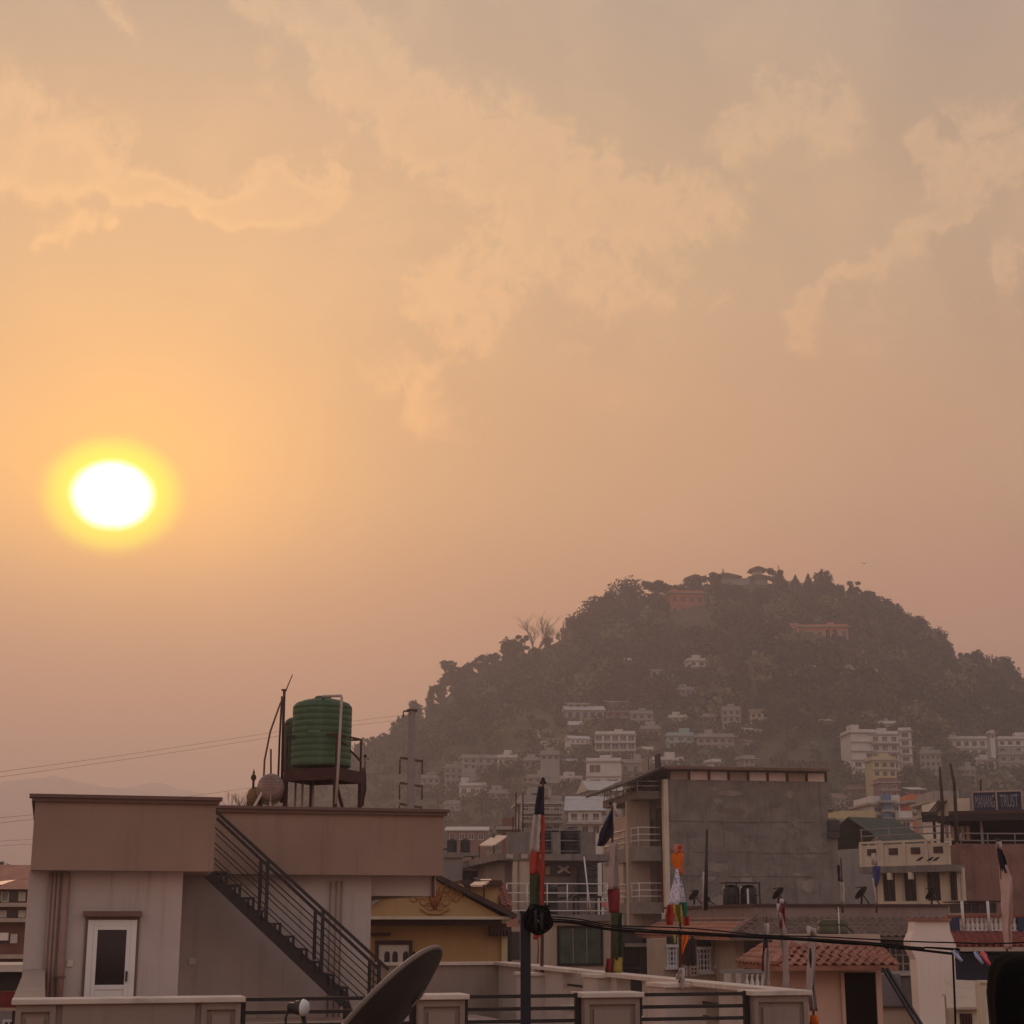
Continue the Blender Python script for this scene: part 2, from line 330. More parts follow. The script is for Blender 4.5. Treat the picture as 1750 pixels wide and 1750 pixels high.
def tree(px, pyb, pyt, wpx, label, style='round', D=YC - 4, leaf=None, name='tree', group=None, dens=1.0):
    """tree standing with its foot at (px, pyb), top at pyt and crown wpx wide, all at depth D"""
    k = D / FPX; b = P(px, pyb, D); H = (pyb - pyt) * k; W = wpx * k; r = random.Random(int(px * 7 + pyt)); nr = np.random.default_rng(int(px * 13 + pyt))
    root = empty(name, (b.x, b.y, b.z - .8), r.uniform(0, 6), label, 'tree', group); mb = MB()
    lean = r.uniform(-.06, .06) * H
    if style == 'bare':
        def branch(p, d, L, rad, depth):
            q = p + d * L; mid = p + d * L * .5 + Vector((r.uniform(-1, 1), r.uniform(-1, 1), r.uniform(0, 1))) * L * .06
            mb.tube([p, mid, q], [rad, rad * .8, rad * .55], 5, False)
            if depth == 0: return
            for i in range(3):
                dd = (d + Vector((r.uniform(-.75, .75), r.uniform(-.75, .75), r.uniform(.0, .45)))).normalized()
                branch(p + (q - p) * r.uniform(.45, 1), dd, L * r.uniform(.55, .8), rad * .55, depth - 1)
        for i in range(5):
            a = r.uniform(0, 6.28); branch(Vector((0, 0, 0)), Vector((math.cos(a) * .42, math.sin(a) * .42, 1)).normalized(), H * .45, H * .019, 4)
        mb.build('branches', BARKP, root); return root
    mb.tube([(0, 0, 0), (lean * .4, 0, H * .3), (lean, 0, H * .75)], [H * .035 + .05, H * .028 + .04, H * .01 + .02], 7)
    lobes = []
    if style == 'round':
        for i in range(9):
            a = r.uniform(0, 6.28); q = r.uniform(.1, .34) * W; z = r.uniform(.22, .82) * H
            lobes.append(((math.cos(a) * q + lean * z / H, math.sin(a) * q, z), r.uniform(.24, .34) * W))
    elif style == 'column':
        for i in range(8): z = (.26 + .68 * i / 7) * H; lobes.append(((r.uniform(-.16, .16) * W + lean * z / H, r.uniform(-.16, .16) * W, z), W * r.uniform(.28, .42) * (1 - .45 * (i / 7) ** 2)))
    elif style == 'umbrella':
        for i in range(12):
            a = i * 2.4; q = r.uniform(.05, .42) * W; lobes.append(((math.cos(a) * q, math.sin(a) * q, H * (r.uniform(.74, .9) - .2 * (q / W) ** 2)), r.uniform(.13, .2) * W))
    elif style == 'sparse':
        for i in range(14):
            a = r.uniform(0, 6.28); q = r.uniform(.15, .48) * W; z = r.uniform(.4, .95) * H; lobes.append(((math.cos(a) * q, math.sin(a) * q, z), r.uniform(.13, .2) * W))
    elif style == 'conifer':
        for i in range(9): f = i / 8; lobes.append(((0, 0, H * (.15 + .8 * f)), W * (.5 * (1 - f) + .06)))
    elif style == 'bush':
        for i in range(6): lobes.append(((r.uniform(-.35, .35) * W, r.uniform(-.35, .35) * W, r.uniform(.25, .7) * H), r.uniform(.22, .34) * W))
    if style in ('round', 'umbrella', 'sparse', 'bush'):
        for c, rad in lobes: mb.tube([(lean * .5, 0, H * .3), (c[0] * .5, c[1] * .5, (H * .35 + c[2]) / 2), c], [H * .018 + .03, H * .012 + .02, .02], 5, False)
    mb.build('trunk', BARK, root)
    fl = {'umbrella': .6, 'sparse': .7}.get(style, .95)
    V = leaf_cloud([c for c, _ in lobes], [(q, q, q * fl) for _, q in lobes], [int((60 + 60 * min(q, 3)) * dens) for _, q in lobes], [.08 * min(q, 2.5) + .14 for _, q in lobes], nr)
    link('crown', quads_mesh('crown', V), leaf or LEAF2, root); return root
T = [(641, 1284, 1262, 20, 'low scrubby tree at the left foot of the hill ridge', 'sparse'),
 (684, 1254, 1228, 22, 'thin twiggy tree just left of the tall power pole on the ridge', 'sparse'),
 (707, 1244, 1190, 24, 'small tree whose knobbly crown peeps over the power pole top', 'round'),
 (734, 1222, 1174, 21, 'dark columnar tree standing free on the lower left ridge', 'column'),
 (756, 1200, 1170, 20, 'little dark tree leaning at the foot of the ragged ridge tree', 'round'),
 (778, 1186, 1131, 42, 'ragged dark tree with open gaps on the left ridge', 'sparse'),
 (793, 1172, 1140, 30, 'bushy dark tree right behind the ragged ridge tree', 'round'),
 (818, 1152, 1122, 26, 'palm-like tree with spiky fronds on the left ridge', 'sparse'),
 (832, 1146, 1117, 10, 'slim pointed conifer on the left ridge', 'conifer'),
 (848, 1140, 1112, 22, 'rounded bush tree between the pointed conifer and the bare tree', 'bush'),
 (874, 1128, 1096, 34, 'wide bushy tree on the ridge left of the bare tree', 'round'),
 (893, 1124, 1086, 20, 'thin half-leafless tree touching the big bare tree', 'sparse'),
 (938, 1108, 1084, 14, 'small dark tree right of the big bare tree', 'round'),
 (990, 1090, 1030, 42, 'big dark tree overhanging the small ridge hut', 'round'),
 (1022, 1066, 1022, 40, 'dark tree between overhanging tree and tall crest tree', 'round'),
 (1045, 1056, 1010, 36, 'smaller dark tree left of tall crest tree', 'round'),
 (1077, 1052, 990, 56, 'tall full-crowned dark tree on left crest', 'round'),
 (1124, 1044, 990, 46, 'flat-topped umbrella tree near red monastery', 'umbrella'),
 (1160, 1030, 1002, 26, 'low tree right of the umbrella tree', 'round'),
 (1186, 1020, 988, 30, 'tree beside the small pagoda roof on left of the summit', 'round'),
 (1214, 1012, 980, 30, 'tree in front of the left summit roof end', 'sparse'),
 (1328, 1004, 974, 26, 'pale half-bare tree right of summit pavilion', 'sparse'),
 (1382, 1006, 980, 18, 'pair-topped pointed cypress right of the summit mast', 'conifer'),
 (1360, 1006, 982, 18, 'pointed cypress at the foot of the summit mast', 'conifer'),
 (1406, 1014, 978, 28, 'round dark tree right of the summit cypresses', 'round'),
 (1428, 1022, 996, 24, 'low tree right of the round summit tree', 'bush'),
 (1459, 1030, 994, 22, 'tree with tufted top standing above right crest', 'sparse'),
 (1484, 1042, 1012, 34, 'dark crest tree below the tufted one', 'round'),
 (1518, 1058, 1026, 36, 'dark tree on upper right crest', 'round'),
 (1530, 1066, 1030, 14, 'feathery little tree on upper right crest', 'sparse'),
 (1546, 1078, 1040, 30, 'tall thin-topped tree midway down right crest', 'round'),
 (1572, 1098, 1056, 34, 'dark tree lower down right crest', 'round'),
 (1600, 1126, 1068, 40, 'large dark tree at the right end of the upper crest', 'round'),
 (1620, 1140, 1092, 24, 'dark tree stepping down to the right saddle', 'round'),
 (1648, 1144, 1116, 16, 'spindly tree in the right saddle', 'sparse'),
 (1674, 1152, 1108, 30, 'rounded tree right of the saddle', 'round'),
 (1704, 1164, 1112, 38, 'wide tree near right edge of hill', 'round'),
 (1730, 1184, 1134, 34, 'dark tree at far right edge of hill', 'round')]
for px, pb, pt, wd, lab, st in T: tree(px, pb + 2, pt - 5, wd * (1.3 if st in ('round', 'sparse') else 1.1), lab, st, dens=1.5)
for px, pb, pt, wd, lab in ((1236, 1022, 996, 36, 'bushy tree before the left summit temple wall'), (1262, 1024, 998, 40, 'bushy tree before the middle of the summit temple'), (1300, 1022, 1000, 34, 'bushy tree below the summit pavilion'), (1128, 1056, 1022, 34, 'dark tree left of red monastery'), (1222, 1064, 1020, 36, 'dark tree right of red monastery')): tree(px, pb, pt, wd, lab, 'round', D=560)
tree(916, 1122, 1044, 84, 'big leafless tree with fanned branches on the left ridge', 'bare', name='bare_tree')
tree(406, 1400, 1336, 44, 'hazy feathery leafless tree behind left parapet', 'bare', D=150, name='bare_tree')
for px, pt, wd, lab in ((2, 1462, 30, 'hazy tree at the far left frame edge'), (22, 1466, 26, 'hazy tree above the brick house roof'), (42, 1468, 26, 'hazy tree touching the left house corner')):
    tree(px, 1510, pt, wd, lab, 'round', D=170, leaf=LEAF3)
for px, py, wd, lab in ((1530, 1368, 44, 'dark tree below the tall white hillside block'), (1545, 1352, 46, 'broad dark tree right of the yellow annexe'), (1590, 1360, 50, 'dark tree between the white blocks'),
                        (1640, 1372, 40, 'dark tree under the long white school block'), (1468, 1396, 36, 'dark tree behind the white tower house')):
    p = on_hill(px, py + 12); tree(px, py + 14, py - 18, wd, lab, 'round', D=p.y - 3)
# bird high over the hill
b = P(1477, 963, 300); bm_ = MB(); bm_.add([(-.9, 0, .18), (-.3, .12, .1), (0, .1, 0), (0, -.12, 0), (-.3, -.1, .1), (.3, .12, .1), (.9, 0, .18), (.3, -.1, .1)], [(0, 4, 1), (1, 4, 3, 2), (2, 3, 7, 5), (5, 7, 6)]); bm_.tube([(0, -.35, -.02), (0, 0, 0), (0, .4, 0)], [.03, .1, .02], 6)
bo = bm_.build('bird', mat('feathers', (30, 28, 28))); bo.location = b; tag(bo, 'tiny dark bird flying above the hill crest', 'bird')
# ------------------------------------------------------------------ houses on the hill
WHITEW = mat('lime_wall', (206, 198, 188), var=.10, scale=.6, streak=.25, dcol=(120, 108, 98))
CREAMW = mat('cream_wall', (190, 172, 130), var=.12, scale=.6, streak=.3); BRICKW = mat('brick_wall', (120, 80, 68), var=.2, scale=1.2, streak=.25)
GREYW = mat('grey_wall', (150, 144, 138), var=.15, scale=.5, streak=.35); BLUEW = mat('blue_wall', (100, 124, 150), var=.12, scale=.6, streak=.2)
ORANGEW = mat('orange_wall', (192, 112, 74), var=.12, scale=.6, streak=.2); TEALW = mat('teal_wall', (140, 172, 168), var=.12, scale=.6, streak=.2); REDW = mat('maroon_wall', (172, 90, 70), var=.15, scale=.7, streak=.3)
PANE = mat('dark_pane', (40, 38, 40), rough=.25, var=.2, scale=2, spec=.5); SLAB = mat('slab', (160, 150, 140), var=.15, scale=.8, streak=.4); RUST = mat('rusty_sheet', (120, 92, 78), var=.25, scale=1.5)
CGI = mat('pale_sheet', (176, 170, 164), var=.15, scale=1.2, rough=.6)
TANKB = mat('roof_tank_black', (44, 42, 42), var=.1)
WM = {}
RECTS = [(1168, 962, 1325, 1012, 610)]
def win_mesh(w, h):
    k = (round(w, 2), round(h, 2))
    if k not in WM:
        m = MB(); m.box(-w / 2, w / 2, .0, .05, 0, h); WM[k] = (m.mesh('window'),)
        WM[k][0].materials.append(PANE)
        f = MB(); t = min(w, h) * .09
        f.box(-w / 2 - t, w / 2 + t, -.05, .02, -t * 1.4, 0).box(-w / 2 - t, w / 2 + t, -.04, .02, h, h + t).box(-w / 2 - t, -w / 2, -.04, .02, 0, h).box(w / 2, w / 2 + t, -.04, .02, 0, h).box(-t * .35, t * .35, -.02, 0, 0, h)
        fm = f.mesh('window_frame'); WM[k] = (WM[k][0], fm)
    return WM[k]
FRAME = mat('pale_frame', (200, 190, 178), var=.1)
def window(root, x, y, z, w, h, rz=0, frame=True, fm=None):
    a, f = win_mesh(w, h); o = link('window', a, None, root); o.location = (x, y, z); o.rotation_euler = (0, 0, rz)
    if frame:
        g = link('frame', f, None if len(f.materials) else (fm or FRAME), o)
    return o
def house(px0, py0, px1, py1, wall, label, floors=2, bays=3, depth=7, ang=0, roof='flat', rmat=None, D=None, over=.5, winw=.5, winh=.5, balcony=(), name='house', side=0, cat='house', slab=True, gap=()):
    """block whose front covers the photo rectangle; windows, slab edges and roof are parts"""
    D = D or on_hill((px0 + px1) / 2, py1).y
    RECTS.append((px0 - 3, py0 - 4, px1 + 3, py1 + 1, D + depth))
    f = F((px0 + px1) / 2, D, ang, py1); zb = f.z(py1, (px0 + px1) / 2); x0, x1 = f.x(px0, (py0 + py1) / 2), f.x(px1, (py0 + py1) / 2); zt = f.z(py0, (px0 + px1) / 2)
    root = empty(name, (f.o.x, f.o.y, zb), f.a, label, cat); H = zt - zb; W = x1 - x0
    mb = MB().box(x0, x1, 0, depth, -(zb if D < 332 else min(zb + .5, 5)), H); mb.build('wall', wall, root)
    fh = H / floors; bw = W / bays
    wmm = round(bw * winw, 1); whh = round(fh * winh, 1)
    for i in range(floors):
        for j in range(bays):
            if (i, j) in gap: continue
            window(root, x0 + bw * (j + .5), -.03, fh * i + fh * .28, max(.4, wmm), max(.5, whh), frame=(bw * winw * FPX / D > 7))
        if i and slab: MB().box(x0 - .25, x1 + .25, -.35, .0, fh * i - .12, fh * i + .12).build('floor_band', SLAB, root)
        if i in balcony:
            MB().box(x0 - .1, x1 + .1, -1.3, .0, fh * i - .15, fh * i + .05).build('balcony', SLAB, root)
            rb = MB(); [rb.bar((x0, -1.2, fh * i + q), (x1, -1.2, fh * i + q), .06) for q in (.5, 1.0)]; n = max(2, int(W / 1.6)); [rb.bar((x0 + W * t_ / n, -1.2, fh * i), (x0 + W * t_ / n, -1.2, fh * i + 1.0), .06) for t_ in range(n + 1)]; rb.build('railing', FRAME, root)
    if side:   # windows on the side wall that can be seen
        for i in range(floors):
            for j in range(2): window(root, x0 - .03 if side < 0 else x1 + .03, depth * (.3 + .4 * j), fh * i + fh * .28, 1.0, max(.5, whh), rz=-math.pi / 2 if side < 0 else math.pi / 2, frame=False)
    if roof == 'flat':
        MB().box(x0 - over, x1 + over, -over, depth + over, H, H + .25).build('roof_slab', SLAB, root)
        p = MB().box(x0, x1, 0, .18, H + .25, H + 1.0).box(x0, x0 + .18, .18, depth, H + .25, H + 1.0).box(x1 - .18, x1, .18, depth, H + .25, H + 1.0).box(x0 + .18, x1 - .18, depth - .18, depth, H + .25, H + 1.0)
        p.build('parapet', wall, root)
        hr_ = random.Random(int(px0 * 3 + py0))
        if W > 4:
            sx_ = hr_.uniform(x0 + .3, x1 - 3); MB().box(sx_, sx_ + hr_.uniform(1.8, 2.8), depth * .4, depth * .8, H + .252, H + hr_.uniform(1.8, 2.6)).build('stair_room', wall, root)
            tx_ = hr_.uniform(x0 + .6, x1 - .6); MB().lathe([(.5, 0), (.52, .1), (.52, .9), (.3, 1.1), (.1, 1.15)], (tx_, depth * .25, H + .252), 10).build('roof_tank', TANKB, root)
    elif roof == 'gable':
        MB().add([(x0 - over, -over, H - .1), (x1 + over, -over, H - .1), (x1 + over, depth / 2, H + depth * .22), (x0 - over, depth / 2, H + depth * .22), (x0 - over, depth + over, H - .1), (x1 + over, depth + over, H - .1)], [(0, 1, 2, 3), (3, 2, 5, 4), (0, 3, 4), (1, 5, 2), (0, 4, 5, 1)]).build('roof', rmat or RUST, root)
    elif roof == 'shed':
        MB().hexa([(x0 - over, -over, H), (x1 + over, -over, H), (x1 + over, depth + over, H + .9), (x0 - over, depth + over, H + .9), (x0 - over, -over, H + .12), (x1 + over, -over, H + .12), (x1 + over, depth + over, H + 1.02), (x0 - over, depth + over, H + 1.02)]).build('roof', rmat or CGI, root)
    return root
H_ = house
H_(1456, 1253, 1496, 1330, WHITEW, 'left wing with blank white wall of the tall hillside block', 5, 2, 10, 4, gap=[(3, 0), (3, 1), (4, 0), (4, 1), (2, 0)])
H_(1490, 1256, 1537, 1332, WHITEW, 'tall white hillside apartment block with banded storeys', 5, 3, 11, 4, balcony=(2, 3, 4))
H_(1537, 1250, 1559, 1318, WHITEW, 'narrow right wing of the tall white hillside block', 5, 1, 9, -12, over=.7)
H_(1500, 1238, 1532, 1250, WHITEW, 'white stair-top room crowning the tall hillside block', 1, 2, 6, 4, D=446)
H_(1492, 1300, 1532, 1330, CREAMW, 'cream annexe in front of the tall white block', 2, 3, 6, 6, D=392)
H_(1618, 1264, 1700, 1294, WHITEW, 'long white two-storey school block with arched end windows', 2, 6, 9, -3, winw=.55)
H_(1692, 1254, 1700, 1264, WHITEW, 'small white roof room at the right end of the school block', 1, 1, 4, -3, D=452)
H_(1706, 1264, 1775, 1288, WHITEW, 'white block at right frame edge beside the school', 2, 5, 9, -3)
H_(1708, 1290, 1770, 1318, GREYW, 'grey terraced house under the white block at right edge', 2, 4, 8, -3)
H_(1668, 1300, 1702, 1322, WHITEW, 'low white house below the school block', 1, 3, 6, 0)
H_(1017, 1256, 1086, 1298, WHITEW, 'white concrete frame house with open storeys on the slope', 3, 5, 8, -4, winw=.72, winh=.6, balcony=(1, 2))
H_(1002, 1302, 1062, 1352, WHITEW, 'pale modern house stepping down below the open frame house', 2, 2, 9, -4, winw=.6, gap=[(1, 1)])
H_(1060, 1304, 1112, 1330, GREYW, 'grey curved-roof hall beside the pale modern house', 1, 3, 9, -4, winw=.4)
H_(1115, 1300, 1168, 1312, WHITEW, 'long white parapet room above the dark roof', 1, 3, 6, 0, gap=[(0, 0), (0, 1), (0, 2)])
H_(968, 1213, 1032, 1232, GREYW, 'wide roofed terrace house high on the slope', 1, 5, 7, 5, roof='gable', rmat=CGI)
H_(970, 1203, 1006, 1213, GREYW, 'upper storey of the wide terrace house with pale roof', 1, 3, 5, 5, roof='shed', D=478)
H_(1036, 1216, 1078, 1236, BRICKW, 'brownish hillside house right of the wide terrace house', 2, 3, 6, 0, roof='shed')
H_(1078, 1220, 1116, 1240, GREYW, 'small pale house with loggia on the middle slope', 2, 3, 6, 0)
H_(1040, 1200, 1074, 1210, RUST, 'shack with pale tin roof on the middle slope', 1, 2, 5, 8, roof='shed')
H_(1178, 1130, 1206, 1150, WHITEW, 'small white house high in the trees below red monastery', 2, 2, 5, 10)
H_(1070, 1128, 1092, 1142, RUST, 'weathered shack in the trees left of the white house', 1, 2, 5, 0, roof='gable', rmat=CGI)
H_(1112, 1146, 1136, 1160, GREYW, 'tiny pale hut below the small white tree house', 1, 2, 4, 0, roof='shed')
H_(1140, 1258, 1186, 1280, TEALW, 'pale teal house on the middle slope', 2, 3, 6, 0)
H_(1192, 1260, 1254, 1284, GREYW, 'long bluish house with pale roof edge above concrete block', 2, 5, 6, -2, over=.8)
H_(790, 1296, 892, 1316, GREYW, 'long hazy terrace house low on the left slope', 2, 8, 7, 6, winw=.4)
H_(760, 1312, 800, 1344, GREYW, 'hazy house with rows of small windows low on the left slope', 3, 4, 7, 0)
H_(785, 1344, 832, 1360, WHITEW, 'low white hazy house on left slope', 1, 3, 6, 0)
H_(895, 1300, 956, 1312, GREYW, 'hazy flat-roofed house left of the pale modern house', 1, 5, 6, 0, over=1.0)
H_(924, 1290, 956, 1300, GREYW, 'upper room of the hazy flat-roofed house', 1, 3, 5, 0, D=372)
H_(890, 1374, 960, 1420, GREYW, 'pale hazy four-bay block behind first flag', 3, 4, 8, 4, D=190, balcony=(1, 2))
H_(972, 1384, 1028, 1430, WHITEW, 'pale house with columned balcony behind the dark water tanks', 2, 3, 8, -4, D=180, balcony=(1,), roof='gable', rmat=CGI)
H_(1010, 1350, 1062, 1384, GREYW, 'house with stepped tin roof behind second flag', 2, 3, 7, 10, D=230, roof='gable', rmat=CGI)
H_(1440, 1405, 1500, 1480, CREAMW, 'yellowish flat-roofed house beside the concrete block', 3, 3, 8, 8, D=150, over=.7)
H_(1490, 1376, 1512, 1440, WHITEW, 'white tower house with blue stripe', 4, 1, 7, 4, D=185)
H_(1512, 1372, 1525, 1440, BLUEW, 'blue stair tower between white houses', 5, 1, 7, 4, D=184, gap=[(i, 0) for i in range(5)])
H_(1525, 1374, 1540, 1436, WHITEW, 'slim white house right of the blue stair tower', 4, 1, 7, 4, D=185)
H_(1540, 1376, 1556, 1400, GREYW, 'lilac house beside the orange house', 2, 1, 6, 4, D=200)
H_(1556, 1372, 1602, 1402, ORANGEW, 'bright orange house behind the sign building', 2, 3, 7, 0, D=195, over=.7)
H_(1538, 1402, 1560, 1420, WHITEW, 'low white annexe under the lilac house', 1, 1, 5, 0, D=182)
H_(1452, 1348, 1478, 1368, BRICKW, 'reddish house below the tall white hillside block', 2, 2, 6, 0)
H_(1504, 1338, 1536, 1362, BRICKW, 'maroon house half hidden by trees', 2, 2, 6, 0, D=330)
H_(1560, 1350, 1580, 1370, BRICKW, 'maroon house with pale roof under the trees', 2, 2, 6, 0, D=320, roof='shed')
H_(1596, 1372, 1640, 1392, GREYW, 'grey roof room behind the sign canopy', 1, 2, 6, 0, D=140)
H_(1486, 1144, 1508, 1154, WHITEW, 'tiny white house in the right hand woods', 1, 2, 5, 0, roof='shed')
H_(1556, 1152, 1576, 1158, GREYW, 'tiny low hut right of the white house in the woods', 1, 2, 4, 0)
H_(1400, 1232, 1420, 1244, BRICKW, 'small reddish shed in the woods left of the tall white block', 1, 2, 4, 0, roof='shed')
H_(765, 1420, 830, 1440, BRICKW, 'hazy low brick house behind the twin water tanks', 1, 4, 6, 0, D=260, roof='shed')
H_(858, 1418, 880, 1440, BRICKW, 'pinkish house behind the slanted solar panel', 1, 2, 6, 0, D=140)
H_(1600, 1394, 1625, 1412, WHITEW, 'white lean-to behind the twin roof poles', 1, 2, 4, 0, D=120)
for px0, py0, px1, py1, wl, lab in ((850, 1296, 884, 1310, WHITEW, 'white end house of the long hazy terrace'), (720, 1330, 752, 1350, GREYW, 'hazy house just right of the power pole'), (836, 1356, 868, 1372, GREYW, 'hazy hut behind the first flag top'),
      (900, 1330, 940, 1346, GREYW, 'grey hazy house above the four-bay block'), (1096, 1246, 1128, 1258, GREYW, 'small grey house right of the open frame house'), (1640, 1316, 1668, 1334, GREYW, 'grey hut under the school block')):
    H_(px0, py0, px1, py1, wl, lab, 1 if py1 - py0 < 16 else 2, 3, 6, 0)

FR = random.Random(21); FILL = []
def free(a, b, c, d): return not any(a < r[2] + 2 and c > r[0] - 2 and b < r[3] + 2 and d > r[1] - 2 for r in RECTS[1:])
KIND = ((WHITEW, 'white'), (GREYW, 'grey'), (BRICKW, 'brick-red'), (CREAMW, 'cream'))
MARKS = ((1508, 1290, 'the tall white block'), (1660, 1280, 'the school block'), (1050, 1277, 'the open frame house'), (1030, 1327, 'the pale modern house'), (1000, 1216, 'the wide terrace house'), (1163, 1270, 'the teal house'), (1222, 1272, 'the long bluish house'),
         (1402, 1090, 'the monastery hall'), (1192, 1140, 'the small white house in the trees'), (840, 1306, 'the long hazy terrace'), (1580, 1385, 'the orange house'), (1512, 1318, 'the cream annexe'), (1057, 1226, 'the brownish hillside house'), (1740, 1300, 'the grey terraced house'), (780, 1330, 'the house with small window rows'))
SEEN = set(); tries = 0
while len(FILL) < 30 and tries < 6000:
    tries += 1; zone = FR.random()
    if zone < .56: px = FR.uniform(880, 1290); py = FR.uniform(1236 + max(0, 1000 - px) * .25, 1352)
    elif zone < .84: px = FR.uniform(1420, 1740); py = FR.uniform(1300, 1392)
    elif zone < .98: px = FR.uniform(745, 900); py = FR.uniform(1310, 1400)
    else: px = FR.uniform(1040, 1500); py = FR.uniform(1130, 1205)
    wpx = FR.uniform(14, 36); fl_ = FR.choice((1, 1, 2, 2, 3)); hpx = fl_ * FR.uniform(9, 12)
    if not free(px, py - hpx, px + wpx, py): continue
    wl, cn_ = KIND[FR.choices((0, 1, 2, 3), (5, 5, 2, 2))[0]]; rf = FR.choice(('flat', 'flat', 'shed', 'gable'))
    cx_, cy_ = px + wpx / 2, py - hpx / 2; mx_, my_, mk = min(MARKS, key=lambda m: (m[0] - cx_) ** 2 + (2 * (m[1] - cy_)) ** 2); dx_, dy_ = cx_ - mx_, cy_ - my_
    if abs(dx_) > 1.6 * abs(dy_): rel = ('right of' if dx_ > 0 else 'left of')
    else: rel = ('above' if dy_ < 0 else 'below')
    if abs(dx_) + abs(dy_) > 75: rel = 'well ' + rel
    lab = '%s %s-storey %s hillside house %s %s' % (cn_, ('one', 'two', 'three')[fl_ - 1], {'flat': 'flat-roofed', 'shed': 'tin-roofed', 'gable': 'gabled'}[rf], rel, mk)
    if lab in SEEN: continue
    SEEN.add(lab)
    o = house(px, py - hpx, px + wpx, py, wl, lab, fl_, max(1, int(wpx / 8)), FR.uniform(4, 7), FR.uniform(-22, 22), roof=rf, rmat=FR.choice((CGI, RUST, CGI)), winw=FR.uniform(.35, .6), winh=FR.uniform(.35, .55), over=FR.uniform(.2, .9), balcony=((1,) if fl_ > 1 and FR.random() < .5 else ()), slab=FR.random() < .6)
    o['group'] = 'crowded houses on the lower slope'; FILL.append(o)
# ------------------------------------------------------------------ monastery buildings on the hill
def curved_roof(f, root, x0, x1, z, rise, w0, w1, m, name='roof'):
    mb = MB(); n = 8; lo = []; hi = []; W = x1 - x0
    for i in range(n + 1):
        t = i / n; x = x0 + W * t; e = abs(2 * t - 1); zl = z + .35 * rise * e ** 3; zt = z + rise * (1 - e ** 1.3 * .75)
        lo.append((x, zl)); hi.append((x, zt))
    poly = lo + hi[::-1]; mb.prism(poly, w0, w1); return mb.build(name, m, root)
TEMPLE = mat('temple_roof', (92, 62, 50), var=.2); GILT = mat('gilded', (150, 116, 60), var=.15, rough=.5)
f = F(1265, 598, 0); root = empty('summit_temple', (f.o.x, f.o.y, f.z(1010, 1265)), 0, 'white summit temple with upswept roofs on crest of hill', 'temple'); z0 = f.z(1010, 1265)
def rz(rect, w=0): a, b_, c, d_ = f.r(*rect, w); return a, b_, c - z0, d_ - z0
for rect, wl in (((1222, 988, 1290, 1014), GREYW), ((1282, 988, 1312, 1014), GREYW)):
    a, b_, c, d_ = rz(rect); MB().box(a, b_, 0, 9, c - 4, d_).build('wall', wl, root)
    for i in range(5): window(root, a + (b_ - a) * (i + .5) / 5, -.03, c + 1.5, 1.0, 1.6, frame=False)
a, b_, c, d_ = rz((1215, 978, 1268, 988)); curved_roof(f, root, a, b_, c, 1.9, -1, 9, TEMPLE)
a, b_, c, d_ = rz((1278, 980, 1316, 988)); curved_roof(f, root, a, b_, c, 1.4, -1, 9, TEMPLE)
a, b_, c, d_ = rz((1284, 966, 1308, 980)); MB().box(a + 1, b_ - 1, 2, 6, c, d_ - .6).build('lantern_storey', WHITEW, root)
a, b_, c, d_ = rz((1281, 968, 1312, 976)); curved_roof(f, root, a, b_, c + .4, 1.7, .5, 7.5, TEMPLE)
a, b_, c, d_ = rz((1234, 968, 1242, 978)); MB().lathe([(.9, 0), (.8, .5), (.35, 1.0), (.3, 1.6), (.1, 2.0), (.05, 2.8)], ((a + b_) / 2, 4, c)).build('finial', GILT, root)
f2 = F(1188, 597, 0); r2_ = empty('pagoda', (f2.o.x, f2.o.y, f2.z(1008, 1188)), 0, 'small pagoda with upturned roof left of the summit temple', 'pagoda'); zb = f2.z(1008, 1188)
a, b_, c, d_ = f2.r(1178, 990, 1200, 1008); MB().box(a, b_, 0, 4, -3, d_ - zb).build('wall', WHITEW, r2_); a, b_, c, d_ = f2.r(1170, 982, 1206, 991); curved_roof(f2, r2_, a, b_, c - zb, 2.0, -1, 5, TEMPLE)
for i in range(3): window(r2_, a + (b_ - a) * (i + 1) / 4, -.03, 1.0, .8, 1.4, frame=False)
mf = F(1355, 598, 0); mo = MB(); zb = mf.z(1000, 1355); zt = mf.z(966, 1355); hh = zt - zb
for s_ in (-.5, .5): mo.bar((s_, 0, -1), (s_ * .3, 0, hh), .14)
for i in range(7): mo.bar((-.5 + .05 * i, 0, hh * i / 7), (.5 - .05 * i, 0, hh * (i + .6) / 7), .09)
m_ = mo.build('radio_mast', mat('mast_steel', (80, 70, 64))); m_.location = (mf.o.x, mf.o.y, zb); tag(m_, 'thin lattice mast on the hill summit', 'mast')
H_(1146, 1014, 1204, 1074, REDW, 'red monastery with white window bands in the trees', 3, 4, 10, 6, over=1.0, name='monastery', D=566, cat='monastery', winw=.4, winh=.4)
H_(1170, 1062, 1214, 1082, ORANGEW, 'long lower terrace of red monastery', 1, 6, 5, 6, D=552, name='monastery_terrace', cat='building')
H_(1352, 1072, 1450, 1103, ORANGEW, 'long orange-red monastery hall on the right slope', 1, 7, 9, -3, name='monastery_hall', cat='monastery', over=1.0, D=545)
H_(1350, 1070, 1366, 1100, ORANGEW, 'square entrance tower of the orange-red hall', 2, 1, 6, -3, D=540, name='tower', cat='tower')
H_(1300, 1040, 1312, 1070, REDW, 'narrow maroon tower below the summit temple', 3, 1, 5, 0, D=572, name='tower', cat='tower')
H_(1240, 1020, 1296, 1050, GREYW, 'pale terraced quarters below the summit temple', 2, 5, 7, 0, D=584, winw=.35)
H_(960, 1076, 986, 1088, BRICKW, 'small ridge hut with pitched roof under the big dark tree', 1, 2, 5, 0, roof='gable', D=594, name='hut', cat='hut')
